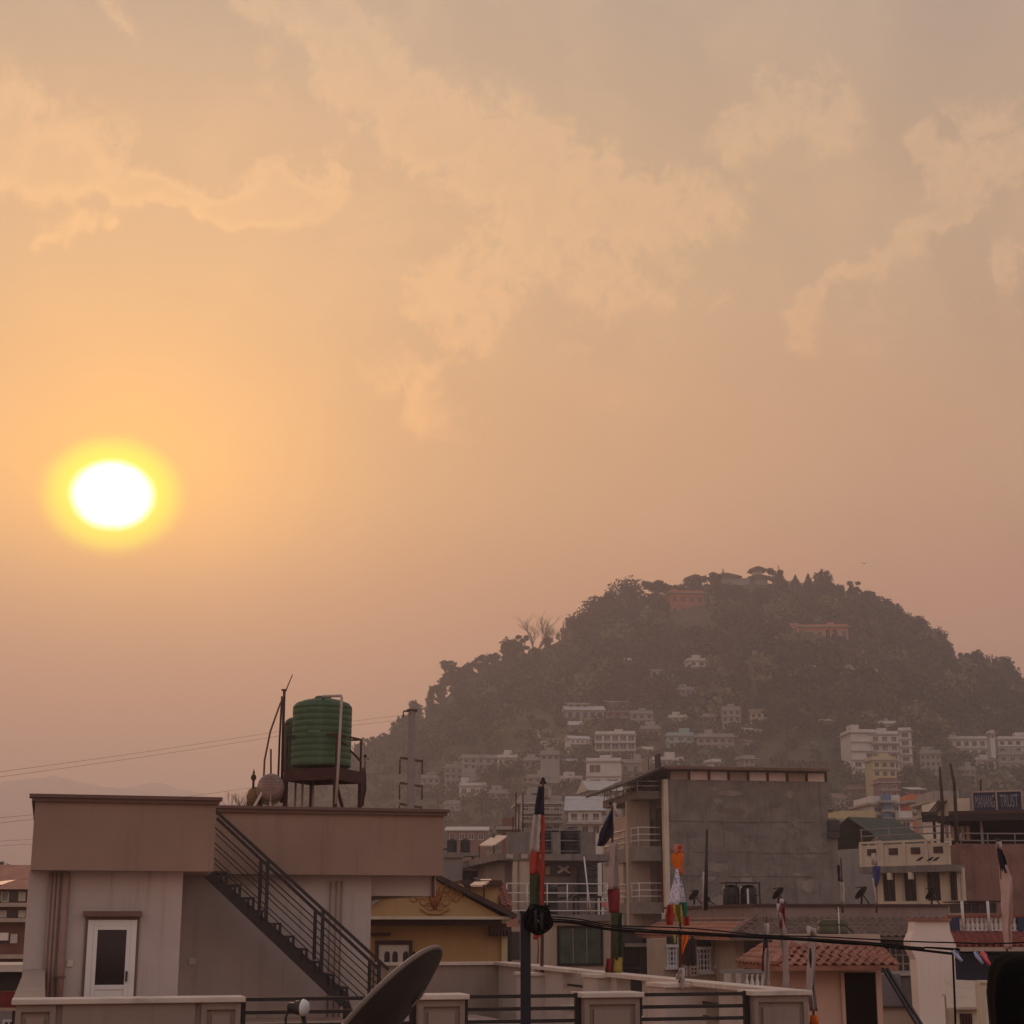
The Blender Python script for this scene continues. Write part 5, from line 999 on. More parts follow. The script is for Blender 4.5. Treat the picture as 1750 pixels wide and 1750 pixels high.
# moulded emblem: lotus flame between scrolls
em = empty('emblem', (0, 0, 0)); bpy.data.objects.remove(em)
cx, cz = f.at(744, 1545); emb = MB()
for s_ in (-1, 1):
    for k, (ox, oz, rr, tw_) in enumerate(((.28, .08, .16, 1.5), (.52, .16, .15, 1.6), (.30, .34, .13, 1.4), (.12, -.06, .12, 1.3), (.58, .36, .1, 1.4))):
        pts = []
        for i in range(22):
            t = i / 21; a_ = t * 2 * math.pi * tw_; q = rr * (1 - .78 * t); pts.append((cx + s_ * (ox + q * math.cos(a_)), .085, cz + oz + q * math.sin(a_)))
        emb.tube(pts, [.03 * (1 - .5 * i / 21) for i in range(22)], 6)
emb.tube([(cx - .35, .085, cz - .10), (cx - .15, .085, cz - .22), (cx + .15, .085, cz - .22), (cx + .35, .085, cz - .10)], .035, 6); emb.build('emblem', OCHRED, root)
fl = MB(); [fl.tube([(cx, .075, cz - .1), (cx + i * .055, .07, cz + .18), (cx + i * .10, .075, cz + .44 - abs(i) * .05)], [.05, .045, .01], 7) for i in (-2, -1, 0, 1, 2)]; fl.build('emblem_flame', mat('emblem_red', (150, 92, 52), var=.2, scale=8), root)
a, b_, c, d_ = f.r(641, 1607, 704, 1650, .9)
wd = MB().box(a, b_, .80, .93, d_ - .1, d_).box(a, a + .08, .80, .93, c, d_ - .1).box(b_ - .08, b_, .80, .93, c, d_ - .1).build('window_surround', DKTRIM, root)
sf = MB().box(a + .08, b_ - .08, .84, .905, c, d_ - .1).build('shutter_frame', mat('white_shutter', (208, 196, 186), var=.06), root)
for i in range(2):
    for j in range(2):
        u = a + .22 + (b_ - a) * .5 * i + .19 * j; pn = [(u, c + .04), (u + .13, c + .04), (u + .13, d_ - .34)] + [(u + .065 + .065 * math.cos(t), d_ - .34 + .09 * math.sin(t)) for t in (.5, 1.0, 1.57, 2.1, 2.6)] + [(u, d_ - .34)]
        MB().prism(pn, .825, .85).build('pane', PANE, sf)
a, b_, c, d_ = f.r(636, 1594, 668, 1600, .7); MB().box(a, b_, .7, .9, c, d_).build('wall_shelf', DKTRIM, root)
a, b_, c, d_ = f.r(838, 1578, 872, 1590, .6); br_ = MB().box(a, b_, .5, .9, c, d_); [br_.box(a + (b_ - a) * i / 6, a + (b_ - a) * (i + .6) / 6, .5, .9, c - .14, c) for i in range(6)]; br_.build('eave_bracket', DKTRIM, root)
a, b_, c, d_ = f.r(856, 1590, 866, 1650, .9); MB().box(a, b_, .8, 1.2, 0, zb - .25).build('corner_pilaster', CREAMW, root); MB().box(b_ + .02, b_ + .12, .9, 1.1, 0, zb - .25).build('downpipe', STEEL, root)
# side dormer with tiled roof and solar panels with painted sun glints
f = F(830, 44, 10); root = f.root('dormer_house', 'small yellow dormer with terracotta hip beside the yellow pediment', 'house')
a, b_, c, d_ = f.r(790, 1514, 852, 1600); MB().box(a, b_, 0, 4, 0, d_).build('wall', OCHRE, root); MB().box(a - .1, b_ + .05, -.25, 4, d_ + .002, d_ + .14).build('eave', DKTRIM, root)
p0 = f.at(853, 1548); p1 = f.at(872, 1548); q1 = f.at(860, 1505); q0 = f.at(848, 1505)
MB().add([(p0[0], -.3, p0[1]), (p1[0], -.3, p1[1] - .05), (q1[0], .6, q1[1]), (q0[0], .6, q0[1]), (p0[0], -.2, p0[1] - .1), (p1[0], -.2, p1[1] - .15), (q1[0], .7, q1[1] - .1), (q0[0], .7, q0[1] - .1)], [(0, 1, 2, 3), (7, 6, 5, 4), (0, 4, 5, 1), (1, 5, 6, 2), (2, 6, 7, 3), (3, 7, 4, 0)]).build('hip_deck', TILE, root)
tiles(root, (p0[0], -.31, p0[1] - .02), (1, 0, 0), Vector((q0[0] - p0[0], .9, q0[1] - p0[1])), p1[0] - p0[0], Vector((q0[0] - p0[0], .9, q0[1] - p0[1])).length, .16, .13, TILE)
MB().box(f.x(838, 1505), q1[0], .4, 4, q1[1] - .02, q1[1] + .05).build('ridge', TILE, root)
PANEL = mat('glossy_roof_panel', (226, 190, 162), rough=.35, var=.05, spec=.6)  # pale warm colour stands for sun reflected in the solar panels
def roof_panel(x0, y0, x1, y1, skew, D, label, notch=False):
    f = F((x0 + x1) / 2, D, 0); a = f.at(x0, y1); b = f.at(x1 - skew, y1); c = f.at(x1, y0); d = f.at(x0 + skew, y0); o = empty('solar_panel', f.world(a[0], 0, a[1]), 0, label, 'canopy'); ox, oz = a  # solar panel on thin supports
    dz = (c[1] - a[1]); q = [Vector((p[0] - ox, (0 if i < 2 else 1.2), p[1] - oz)) for i, p in enumerate((a, b, c, d))]
    MB().hexa([v - Vector((0, 0, .05)) for v in q] + q).build('sheet', PANEL, o); MB().bar(q[1], q[1] - Vector((0, 0, .5)), .05).bar(q[2], q[2] - Vector((0, 0, .7)), .05).bar(q[0] - Vector((0, 0, .02)), q[0] - Vector((0, 0, .5)), .05).build('support', RUSTSTEEL, o)
    if notch: m_ = (q[3] + q[2]) / 2; MB().bar(m_ + Vector((-.25, -.1, .03)), (q[0] + q[1]) / 2 + Vector((.1, .6, .06)), .12, .02).build('seam', DKTRIM, o)
roof_panel(803, 1500, 840, 1512, 13, 43, 'solar panel with painted sun glint lying on the dormer roof', True); roof_panel(819, 1425, 868, 1444, 24, 66, 'slanted solar panel with painted sun glint above the grey stair block', True)
# --- hazy grey stair block with twin tanks behind the yellow house
f = F(800, 62, 8); root = f.root('stair_block', 'round-edged grey stair block with dark glazed loggia', 'house')
a, b_, c, d_ = f.r(755, 1466, 790, 1600); MB().box(a, b_, 0, 6, 0, d_).build('tower', GREYP, root); MB().box(a - .05, b_ + .05, -.08, 6.05, d_ + .002, d_ + .2).build('tower_cap', CONC, root)
a, b_, c, d_ = f.r(790, 1484, 872, 1600); MB().box(a + .003, b_, .5, 6, 0, d_).build('wall', mat('shade_wall', (88, 78, 76), var=.15), root); a2_, b2_, c2, d2 = f.r(790, 1474, 872, 1484); MB().box(a2_, b2_, 0, 6, c2 + .002, d2).build('roof_slab', CONC, root)  # darker copy of the grey wall, shade under the slab put into colour
for i, (q0, q1) in enumerate(((0, .31), (.345, .655), (.69, 1))): MB().box(a + .1 + (b_ - a - .2) * q0, a + .1 + (b_ - a - .2) * q1, .44, .5, d_ - 1.7, d_ - .1).build('pane', PANE, root)
MB().box(a, b_, .38, .49, d_ - .08, d_ - .002).box(b_ - .08, b_, .38, .49, 6, d_ - .08).build('window_frame', WRAIL, root)
MB().tube([(a - .05, .2, d_ + .3), (a - .6, 0, d_ + .7), (a - .75, 0, d_ + .66)], .035, 7).build('bent_spout', STEEL, root)
fa = F(785, 66, 8); zt1 = fa.z(1458, 785)
for px_, lab in ((772, 'left dark tank of the hazy twin tanks'), (795, 'right dark tank of the hazy twin tanks')):
    p = P(px_, 1457, 66); tank('black_water_tank', p, 8.5 * 66 / FPX, (1457 - 1434) * 66 / FPX, BLACKP, lab, 4, 16, 'hazy twin water tanks')
plt = empty('tank_platform', P(784, 1457, 66) - Vector((0, 0, 1.5)), R(8), 'slab and posts under the hazy twin tanks', 'platform'); MB().box(-.75, .75, -.4, .5, 1.35, 1.49).build('slab', CONC, plt)
for sx in (-.6, 0, .6): MB().box(sx - .05, sx + .05, -.3, .4, -2, 1.35).build('post', CONC, plt)
# --- grey flat-roofed house with tanks on the roof
f = F(955, 55, 10); root = f.root('grey_flat_house', 'grey flat-roofed house with railed balcony and curtained window', 'house'); zb0 = f.z(1563, 955)
xl, xr, zr0 = f.x(868, 1600), f.x(1044, 1600), f.z(1472, 955, 1.6)
MB().box(xl, xr, 0, 9, 0, zb0 - .2).build('lower_wall', SAND, root); MB().box(xl - .1, xr + .1, -.2, 9, zb0 - .198, zb0).build('balcony_slab', CONC, root)
MB().box(xl + .2, xr, 1.8, 9, zb0 + .002, zr0).build('upper_wall', GREYP, root); MB().box(xl - .2, xr + .3, .9, 9.2, zr0 + .002, zr0 + .22).build('roof_slab', CONC, root); [MB().box(xl + .1 + i * .5, xl + .32 + i * .5, .86, .9, zr0 + .06, zr0 + .2).build('slab_stain', SAND, root) for i in range(3)]
zr1 = zr0 + .22
for px0, px1 in ((868, 905), (945, 958), (993, 1018)):
    a, b_, c, d_ = f.r(px0, 1422, px1, 1466, 2.0); MB().box(a, b_, 2.0, 2.3, zr1, d_).build('roof_stub', CONC, root)
for px_ in (876, 881, 886, 893): u = f.x(px_, 1420, 2.2); MB().tube([(u, 2.2, zr1), (u + .02, 2.2, zr1 + 1.3 + .4 * (px_ % 3))], .022, 6).build('rebar', RUSTSTEEL, root)
for px0, px1, py0, py1 in ((877, 905, 1482, 1560), (884, 888, 1482, 1560)): a, b_, c, d_ = f.r(px0, py0, px1, py1, .95); MB().box(a, b_, .95, 1.2, zb0, zr0).build('pillar', SAND, root)
rails(root, f, f.x(866, 1540, -.1), f.x(1038, 1540, -.1), -.1, [zb0 + q for q in (.12, .4, .68, .98)], .02, 5)
a, b_, c, d_ = f.r(931, 1478, 974, 1497, 1.78); MB().box(a, b_, 1.72, 1.79, c, d_).build('air_vent', PANE, root); MB().box(a, a + .16, 1.69, 1.74, c + .05, d_ - .06).build('vent_panel', CREAMW, root); MB().bar((b_ - .45, 1.7, c + .1), (b_ - .05, 1.7, d_ - .05), .08).bar((b_ - .42, 1.7, d_ - .04), (b_ - .02, 1.7, c + .1), .06).build('vent_brace', WRAIL, root)
a, b_, c, d_ = f.r(956, 1586, 1026, 1646); wn = MB().box(a - .08, b_ + .08, -.06, .02, d_, d_ + .08).box(a - .08, a, -.06, .02, c - .08, d_).box(b_, b_ + .08, -.06, .02, c - .08, d_).box(a, b_, -.06, .02, c - .08, c).build('window', mat('black_frame', (36, 32, 32)), root)
for i in range(3): MB().box(a + (b_ - a) * i / 3 + .02, a + (b_ - a) * (i + 1) / 3 - .02, -.03, .01, c, d_).build('curtain', CURT, wn)
for px0, px1 in ((868, 888),): a, b_, c, d_ = f.r(px0, 1592, px1, 1640); MB().box(a, b_, -.04, .01, c, d_).build('window', PANE, root)
for (px_, lab, n_) in ((937, 'black ringed water tank beside the first flag', 20), (975, 'black ringed water tank on the grey house roof', 20)):
    p = f.world(f.x(px_, 1440, 2.9), 2.9, zr1); tank('black_water_tank', p, 19 * 57.5 / FPX, (1460 - 1412) * 57.5 / FPX, BLACKP, lab, 6, n_, 'ringed roof tanks')
tr_ = empty('tank_guard', f.world(0, 2.25, zr1), f.a, 'thin horizontal guard bars before the roof tanks', 'guard rail'); rails(tr_, f, f.x(920, 1440, 2.2), f.x(996, 1440, 2.2), 0, [.15, .5, .85], .018, 0, GREYP, 'bar')
p = f.world(f.x(1003, 1500, 1.0), 1.0, zb0 + .62); tank('black_water_tank', p, 18 * 55.5 / FPX, (1524 - 1474) * 55.5 / FPX, BLACKP, 'tall black water tank standing on the grey house balcony', 3, 20, neck=.5)
ts = empty('tank_stand', f.world(f.x(1003, 1500, 1.0), 1.0, zb0), f.a, 'thin-legged stand under the balcony water tank', 'tank stand'); MB().box(-.42, .42, -.4, .4, .54, .61).build('deck', STEEL, ts)
for sx in (-.38, .38):
    for sy in (-.35, .35): MB().bar((sx, sy, 0), (sx, sy, .54), .05).build('leg', STEEL, ts)
MB().bar((-.42, -.42, .6), (-.42, -.42, 1.75), .03).bar((.44, -.42, .6), (.44, -.42, 1.75), .03).bar((-.42, -.42, 1.72), (.44, -.42, 1.72), .03).build('cage', STEEL, ts)
mb = MB(); mb.tube([P(998, 1464, 54.3), P(1005, 1526, 54.3), P(1010, 1562, 54.3)], .025, 7); tag(mb.build('leaning_pipe', WRAIL), 'pale pipe leaning across the balcony tank', 'pipe')
p = f.world(f.x(936, 1540, .3), .3, zb0); mx_ = tank('black_drum', p, .33, .95, BLACKP, 'black drum with hose on the grey house balcony', 3, 16); MB().tube([(.3, 0, .9), (.8, 0, 1.02), (.95, 0, .8), (.7, -.05, .55), (.34, 0, .5)], .03, 7).build('hose', STEEL, mx_)
mb = MB(); mb.add([P(1028, 1540, 54), P(1040, 1546, 54), P(1028, 1552, 54), P(1028, 1540, 54.1), P(1040, 1546, 54.1), P(1028, 1552, 54.1)], [(0, 1, 2), (5, 4, 3), (0, 3, 4, 1), (1, 4, 5, 2), (2, 5, 3, 0)]); tag(mb.build('pennant', PKC), 'little pink pennant on the balcony rail', 'pennant')
# --- big raw concrete block with balconies
f = F(1140, 85, 10); root = f.root('concrete_block', 'tall raw concrete block with flat sheet roof and side balconies', 'apartment block'); xa, xb = 0, f.x(1432, 1450); zr_ = f.z(1334, 1280)
W0 = f.x(1143, 1450); MB().box(W0, f.x(1418, 1450), 0, 9.5, 0, zr_).build('wall', CONC, root)
MB().box(f.x(1418, 1450) + .002, xb, 0, 9, 0, f.z(1398, 1425)).build('wall', CONC, root)
zt_ = f.z(1314, 1280, -.7); xs = [W0 + .12 + i * (f.x(1408, 1330) - W0) / 8 for i in range(9)]
for i in range(8): MB().box(xs[i] + .07, xs[i + 1] - .07, .05, .12, zr_ + .002, zt_ - .1).build('infill_panel', CREAMP if i % 3 else SAND, root)
for x in xs: MB().box(x - .05, x + .05, -.03, .16, zr_ + .002, zt_ - .05).build('roof_post', RUSTSTEEL, root)
MB().box(W0 + .1, xs[-1], .2, 9.3, zr_ + .003, zt_ - .3).build('attic', CANVAS, root)
MB().box(f.x(1135, 1310, -.7), f.x(1418, 1313, -.7), -.7, 10.2, zt_ - .05, zt_ + .08).build('roof_sheet', RUST, root)
MB().box(W0 - .25, W0 - .003, -.12, .3, 0, zr_).build('corner_column', BALC, root)
_u = f.x(1135, 1310, -.7); _q = [(_u - 1.95, -.7, zt_ - .88), (_u - .003, -.7, zt_ - .05), (_u - .003, 9, zt_ - .05), (_u - 1.95, 9, zt_ - .88)]; MB().hexa(_q + [(x, y, z + .12) for x, y, z in _q]).build('balcony_roof', CANVAS, root)
PT = [mat('render_patch_%d' % i, c_, var=.14, scale=2.5, streak=.4, bump=.3, bscale=20, dcol=(84, 76, 72)) for i, c_ in enumerate(((140, 128, 119), (116, 106, 101), (150, 136, 126), (122, 108, 98)))]; r_ = random.Random(31); X1 = f.x(1412, 1450)
for i in range(30):
    w_, h_ = r_.uniform(.4, 1.6), r_.uniform(.2, .8); x_ = r_.uniform(W0 + .2, X1 - w_ - .2); z_ = r_.uniform(zr_ - 7.0, zr_ - h_ - .2); k_ = r_.randint(7, 10)
    MB().prism([(x_ + w_ / 2 + w_ / 2 * math.cos(6.283 * j / k_) * r_.uniform(.65, 1), z_ + h_ / 2 + h_ / 2 * math.sin(6.283 * j / k_) * r_.uniform(.65, 1)) for j in range(k_)], -.006 - .0007 * i, .01).build('render_patch', PT[i % 4], root)
for z_, i_ in ((1404, 0), (1456, 1), (1497, 2)):
    zq = f.z(z_, 1280); r_ = random.Random(i_)
    x_ = W0 + .1
    while x_ < f.x(1410, 1450) - .4: l_ = r_.uniform(.5, 1.9); MB().box(x_, min(x_ + l_, f.x(1412, 1450)), -.04, .0, zq - .02 + r_.uniform(-.03, .03), zq + .04).build('shutter_joint', CONC, root); x_ += l_ + r_.uniform(.05, .7)
for k, (py0, py1) in enumerate(((1358, 1371), (1450, 1474), (1543, 1562))):   # balconies on the receding left side
    z1_ = f.z(py0, 1110, 3); z0_ = f.z(py1, 1110, 3); MB().box(W0 - 1.5, W0 - .26, .5, 8.2, z0_, z1_).build('balcony', CONC, root)
    rails(root, f, 0, 0, 0, [])
    for q in ((.3, .6, .95) if k else (.25, .5)): MB().tube([(W0 - 1.45, .55, z1_ + q), (W0 - 1.45, 8.1, z1_ + q)], .028, 6).tube([(W0 - 1.45, .55, z1_ + q), (W0 - .3, .55, z1_ + q)], .028, 6).build('rail', WRAIL, root)
    for q in range(6): MB().tube([(W0 - 1.45, .55 + 1.5 * q, z1_), (W0 - 1.45, .55 + 1.5 * q, z1_ + (.95 if k else .5))], .025, 6).build('rail_post', WRAIL, root)
    MB().box(W0 - .05, W0 - .002, 1.2, 2.2, z1_, z1_ + 2.0).build('door', MAROOND if k == 2 else CANVAS, root); MB().box(W0 - .05, W0 - .002, 3.6, 5.0, z1_ + .7, z1_ + 2.0).build('window', PANE, root)
MB().box(W0 - 1.42, W0 - .5, 3.0, 8.2, f.z(1450, 1110, 3), f.z(1395, 1110, 3)).build('balcony_room', SAND, root); MB().box(W0 - 1.42, W0 - .5, 4.0, 8.2, f.z(1545, 1110, 3), f.z(1474, 1110, 3)).build('balcony_room', SAND, root)
MB().box(W0 - 1.6, W0 - .4, 2.2, 2.6, 0, f.z(1371, 1110, 3)).build('balcony_pillar', SAND, root)
for px0, py0, px1, py1 in ((1414, 1402, 1432, 1420), (1414, 1424, 1432, 1432)): a, b_, c, d_ = f.r(px0, py0, px1, py1); MB().box(a, b_, -.25, .0, c, d_).build('vent_box', PANE, root)
MB().tube([(xb - .6, .5, f.z(1398, 1425)), (xb - .6, .5, f.z(1385, 1425)), (xb, .5, f.z(1384, 1425))], .04, 6).build('roof_arm', STEEL, root)
# --- dark narrow house left of the tiled house
f = F(1080, 58, 10); root = f.root('dark_house', 'dark narrow house under the concrete block balconies', 'house'); a, b_, c, d_ = f.r(1062, 1592, 1134, 1720); MB().box(a, b_, 0, 8, 0, d_).build('wall', mat('dark_grey_wall', (84, 76, 76), var=.15, streak=.3), root); MB().box(a - .1, b_ + .1, -.15, 8, d_ + .002, d_ + .18).build('roof_slab', CONC, root)  # walls in one dark grey with streaks
for rect in ((1066, 1612, 1092, 1650), (1098, 1604, 1128, 1612), (1066, 1656, 1092, 1676)): x0, x1, z0, z1 = f.r(*rect); MB().box(x0, x1, -.05, .0, z0, z1).build('window', PANE, root)
x0, x1, z0, z1 = f.r(1066, 1612, 1128, 1618); MB().box(x0, x1, -.2, 0, z0, z1).build('ledge', SAND, root); x0, x1, z0, z1 = f.r(1131, 1560, 1135, 1620); MB().box(x0, x1, -.1, .0, z0, z1).build('downpipe', WRAIL, root)
# --- long tiled house: right wing faces us, left wing runs back
f = F(1290, 48, 10); root = f.root('tiled_house', 'long low house with tiled skirt roof and white windows', 'house'); zb1 = f.z(1549, 1400); ze1 = f.z(1602, 1400, -1.0); zb0_ = f.z(1570, 1400)
xr = f.x(1622, 1560); Lb = 9.5
MB().box(0, xr, 0, .25, zb0_ + .002, zb1).box(0, .25, .25, Lb, zb0_ + .002, zb1).build('roof_band', mat('mauve_band', (146, 124, 116), var=.1, streak=.2), root)
MB().box(-.08, xr, -.08, Lb, zb1 + .002, zb1 + .07).build('band_cap', DKTRIM, root)
MB().box(-.28, xr, .26, Lb, 0, zb0_).build('wall', mat('shade_plaster', (112, 100, 98), var=.14, streak=.3), root); ov = 1.1  # front wall's shade is put into its darker plaster colour
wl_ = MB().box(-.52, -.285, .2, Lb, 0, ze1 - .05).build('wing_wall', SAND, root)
MB().add([(-ov, -ov, ze1), (xr, -ov, ze1), (xr, 0, zb0_), (0, 0, zb0_), (-ov, -ov, ze1 - .08), (xr, -ov, ze1 - .08), (xr, .1, zb0_ - .08), (.1, .1, zb0_ - .08)], [(0, 1, 2, 3), (7, 6, 5, 4), (0, 4, 5, 1), (1, 5, 6, 2), (2, 6, 7, 3), (3, 7, 4, 0)]).build('skirt_deck', TILEG, root)  # same roof as the left wing, coloured greyer to stand for shade
MB().add([(-ov, Lb, ze1), (-ov, -ov, ze1), (0, 0, zb0_), (0, Lb, zb0_), (-ov, Lb, ze1 - .08), (-ov, -ov, ze1 - .08), (.1, .1, zb0_ - .08), (.1, Lb, zb0_ - .08)], [(0, 1, 2, 3), (7, 6, 5, 4), (0, 4, 5, 1), (1, 5, 6, 2), (2, 6, 7, 3), (3, 7, 4, 0)]).build('skirt_deck', TILEO, root)  # orange on this face stands for the sun on it
sl_ = Vector((0, ov, zb0_ - ze1)); tiles(root, (-ov, -ov, ze1), (1, 0, 0), sl_, xr + ov, sl_.length, .22, .26, TILEG, left=lambda t: ov * t, stuff=True)
sl_ = Vector((ov, 0, zb0_ - ze1)); tiles(root, (-ov, Lb, ze1), (0, -1, 0), sl_, Lb + ov, sl_.length, .3, .26, TILEO, right=lambda t: ov * t, stuff=True)
MB().bar((-ov, -ov, ze1 + .06), (0, 0, zb0_ + .06), .14, .1).build('hip_ridge', TILEG, root)
def grid_window(root, f, rect, w, cols, rows, m, name='window', sill=True, dpt=.06):
    a, b_, c, d_ = f.r(*rect, w); t = .05
    fr = MB().box(a, b_, w - dpt, w, c, c + t).box(a, b_, w - dpt, w, d_ - t, d_).box(a, a + t, w - dpt, w, c + t, d_ - t).box(b_ - t, b_, w - dpt, w, c + t, d_ - t)
    for i in range(1, cols): x = a + (b_ - a) * i / cols; fr.box(x - t / 2.6, x + t / 2.6, w - dpt * .8, w, c + t, d_ - t)
    for j in range(1, rows): z = c + (d_ - c) * j / rows; fr.box(a + t, b_ - t, w - dpt * .7, w - .002, z - t / 3, z + t / 3)
    o = fr.build(name, m, root)
    for i in range(cols):
        for j in range(rows): MB().box(a + (b_ - a) * i / cols + .025, a + (b_ - a) * (i + 1) / cols - .025, w - .015, w + .004, c + (d_ - c) * j / rows + .025, c + (d_ - c) * (j + 1) / rows - .025).build('pane', PANE, o)
    if sill: MB().box(a - .06, b_ + .06, w - .16, w, c - .08, c - .002).build('sill', m, o)
    return o
WSH = mat('white_window', (200, 192, 188), var=.06)
grid_window(root, f, (1519, 1617, 1565, 1662), .26, 4, 3, WSH)
a, b_, c, d_ = f.r(1519, 1617, 1565, 1662, .26)
# wing windows: on a projecting bay that turns towards us
fb = F(1180, 50, 14); rb_ = fb.root('window_bay', 'beige bay with tall white latticed windows below the left tiled roof', 'bay'); a, b_, c, d_ = fb.r(1134, 1604, 1234, 1720); MB().box(a, b_, 0, 1.5, 0, d_).build('wall', SAND, rb_)
for rect, cl in (((1139, 1616, 1156, 1652), 3), ((1190, 1620, 1214, 1660), 4)): grid_window(rb_, fb, rect, 0, cl, 4, WSH); a, b_, c, d_ = fb.r(rect[0], rect[1] - 16, rect[2], rect[1] - 3); MB().box(a, b_, -.04, .0, c, d_).build('transom_pane', PANE, rb_); MB().box(a - .03, b_ + .03, -.1, .0, c - .1, c - .02).build('transom_rail', WSH, rb_)
grid_window(rb_, fb, (1223, 1620, 1232, 1650), 0, 1, 2, WSH); a, b_, c, d_ = fb.r(1164, 1604, 1188, 1648); MB().box(a, b_, -.05, .0, c, d_).build('door', MAROOND, rb_)
for px_ in (1175, 1184): u = fb.x(px_, 1620, -.1); MB().box(u - .04, u + .04, -.14, -.06, fb.z(1650, 1180), fb.z(1600, 1180)).build('post', STEEL, rb_)
for px0, px1 in ((1160, 1174), (1178, 1192)): grid_window(rb_, fb, (px0, 1651, px1, 1668), -.3, 2, 2, SAND, 'balcony_grille', False)
# balustrade in front of it
fbl = F(1300, 36, 8); rl = fbl.root('white_balustrade', 'white baluster row behind the thin flagpoles', 'balustrade'); a, b_, c, d_ = fbl.r(1232, 1662, 1345, 1690); MB().box(a, b_, 0, .14, d_ - .02, d_ + .06).build('top_rail', GREYP, rl); MB().box(a, b_, 0, .14, 0, c).build('base', GREYP, rl)
bal = MB().lathe([(.05, 0), (.05, .04), (.03, .06), (.048, .16), (.03, .24), (.024, .3), (.045, .35), (.045, .4)], n=10).mesh('baluster'); bal.materials.append(WRAIL); H0 = d_ - .02 - c
x = fbl.x(1278, 1680)
while x < b_ - .05: o = link('baluster', bal, None, rl); o.location = (x, .07, c); o.scale = (1, 1, H0 / .4); x += .115
for px0, px1 in ((1238, 1250), (1258, 1266)): x0, x1, z0, z1 = fbl.r(px0, 1664, px1, 1690, -.05); MB().box(x0, x1, -.05, -.001, z0, z1).build('cloth_hung', WCL, rl)
# --- things standing on the tiled house roof
for px_, py_, s_, flip, lab in ((1186, 1546, .34, 1, 'small dark satellite dish left of the roof tank cage'), (1208, 1546, .22, -1, 'tiny dark satellite dish by the straight dark pole'), (1472, 1546, .42, 1, 'satellite dish silhouetted before the yellowish wall'), (1592, 1546, .40, 1, 'satellite dish in front of the sign building windows'), (1330, 1548, .4, 1, 'satellite dish behind the red streaked flag')):
    p = P(px_, py_, 50); p.z = zb1 + .07; s_ *= .72; d0 = empty('satellite_dish', p, 0, lab, 'satellite dish', 'rooftop satellite dishes'); ax_ = Vector((-.6 * flip, .45, .66)).normalized(); e1 = ax_.orthogonal().normalized(); e2 = ax_.cross(e1); c_ = Vector((0, 0, s_ * 1.15)); vs = []; fs = []
    for side in (0, 1):
        for i in range(5):
            for k in range(20): a_ = 2 * math.pi * k / 20; t = i / 4; vs.append(c_ + (e1 * math.cos(a_) + e2 * math.sin(a_)) * s_ * t * .8 - ax_ * (s_ * .2 * (1 - t * t) + .015 * side))
    for i in range(4):
        for k in range(20): q = i * 20 + k; q2 = i * 20 + (k + 1) % 20; fs += [(q, q2, q2 + 20, q + 20), (q + 100, q + 120, q2 + 120, q2 + 100)]
    MB().add(vs, fs, True).build('reflector', STEEL, d0); MB().tube([(0, 0, 0), c_ - ax_ * s_ * .2], .03, 6).tube([(.25, 0, 0), c_ - ax_ * s_ * .2], .02, 6).build('mount', STEEL, d0); MB().tube([c_ - e2 * s_ * .7, c_ + ax_ * s_ * .7], .018, 6).build('feed_arm', STEEL, d0)
tc_ = empty('tank_cage', P(1270, 1548, 52), R(10), 'low dark caged water tanks on the tiled house roof', 'tank cage'); tc_.location.z = zb1 + .07
for sx in (-.28, .28): MB().lathe([(.25, 0), (.26, .06), (.26, .5), (.2, .58), (.08, .62), (.02, .63)], (sx, .3, 0), 16).build('tank_drum', BLACKP, tc_)
MB().box(-.56, .56, -.02, .6, .66, .70).build('cover', BLACKP, tc_); MB().box(.12, .18, -.06, -.02, 0, .5).build('pipe', WRAIL, tc_)
for sx in (-.54, -.2, .54): MB().bar((sx, -.02, 0), (sx, -.02, .66), .04).build('post', STEEL, tc_)
MB().bar((-.54, -.02, .3), (.54, -.02, .3), .03).build('bar', STEEL, tc_)
# --- cream gable wall
f = F(1595, 38.6, 4); g_ = [f.at(a, b) for a, b in ((1564, 1574), (1622, 1574), (1624, 1592), (1634, 1616), (1632, 1640), (1630, 1716), (1574, 1716), (1566, 1640), (1557, 1622), (1555, 1608), (1562, 1592))]
root = f.root('cream_gable_wall', 'smooth cream end wall with stepped shoulders', 'wall'); base = [(x, z) for x, z in g_]; base[5] = (base[5][0], 0); base[6] = (base[6][0], 0); MB().prism(base, 0, .5).build('wall', CREAMP, root); a, b_, c, d_ = f.r(1562, 1569, 1624, 1574); MB().box(a, b_, -.08, .55, c + .002, d_).build('cap', TILE, root)
# lower lilac wall under it
f = F(1540, 40, 4); root = f.root('lilac_wall', 'plain lilac wall below the white latticed window', 'wall'); a, b_, c, d_ = f.r(1505, 1668, 1575, 1720); MB().box(a, b_, 1.6, 2.2, 0, d_).build('wall', mat('lilac_plaster', (140, 126, 128), var=.1, streak=.15), root); a, b_, c, d_ = f.r(1500, 1718, 1640, 1722); MB().box(a, b_, -.2, .2, c, d_).build('ledge', DKTRIM, root); MB().box(a, b_, -.1, .3, 0, c - .002).build('base_wall', SAND, root)
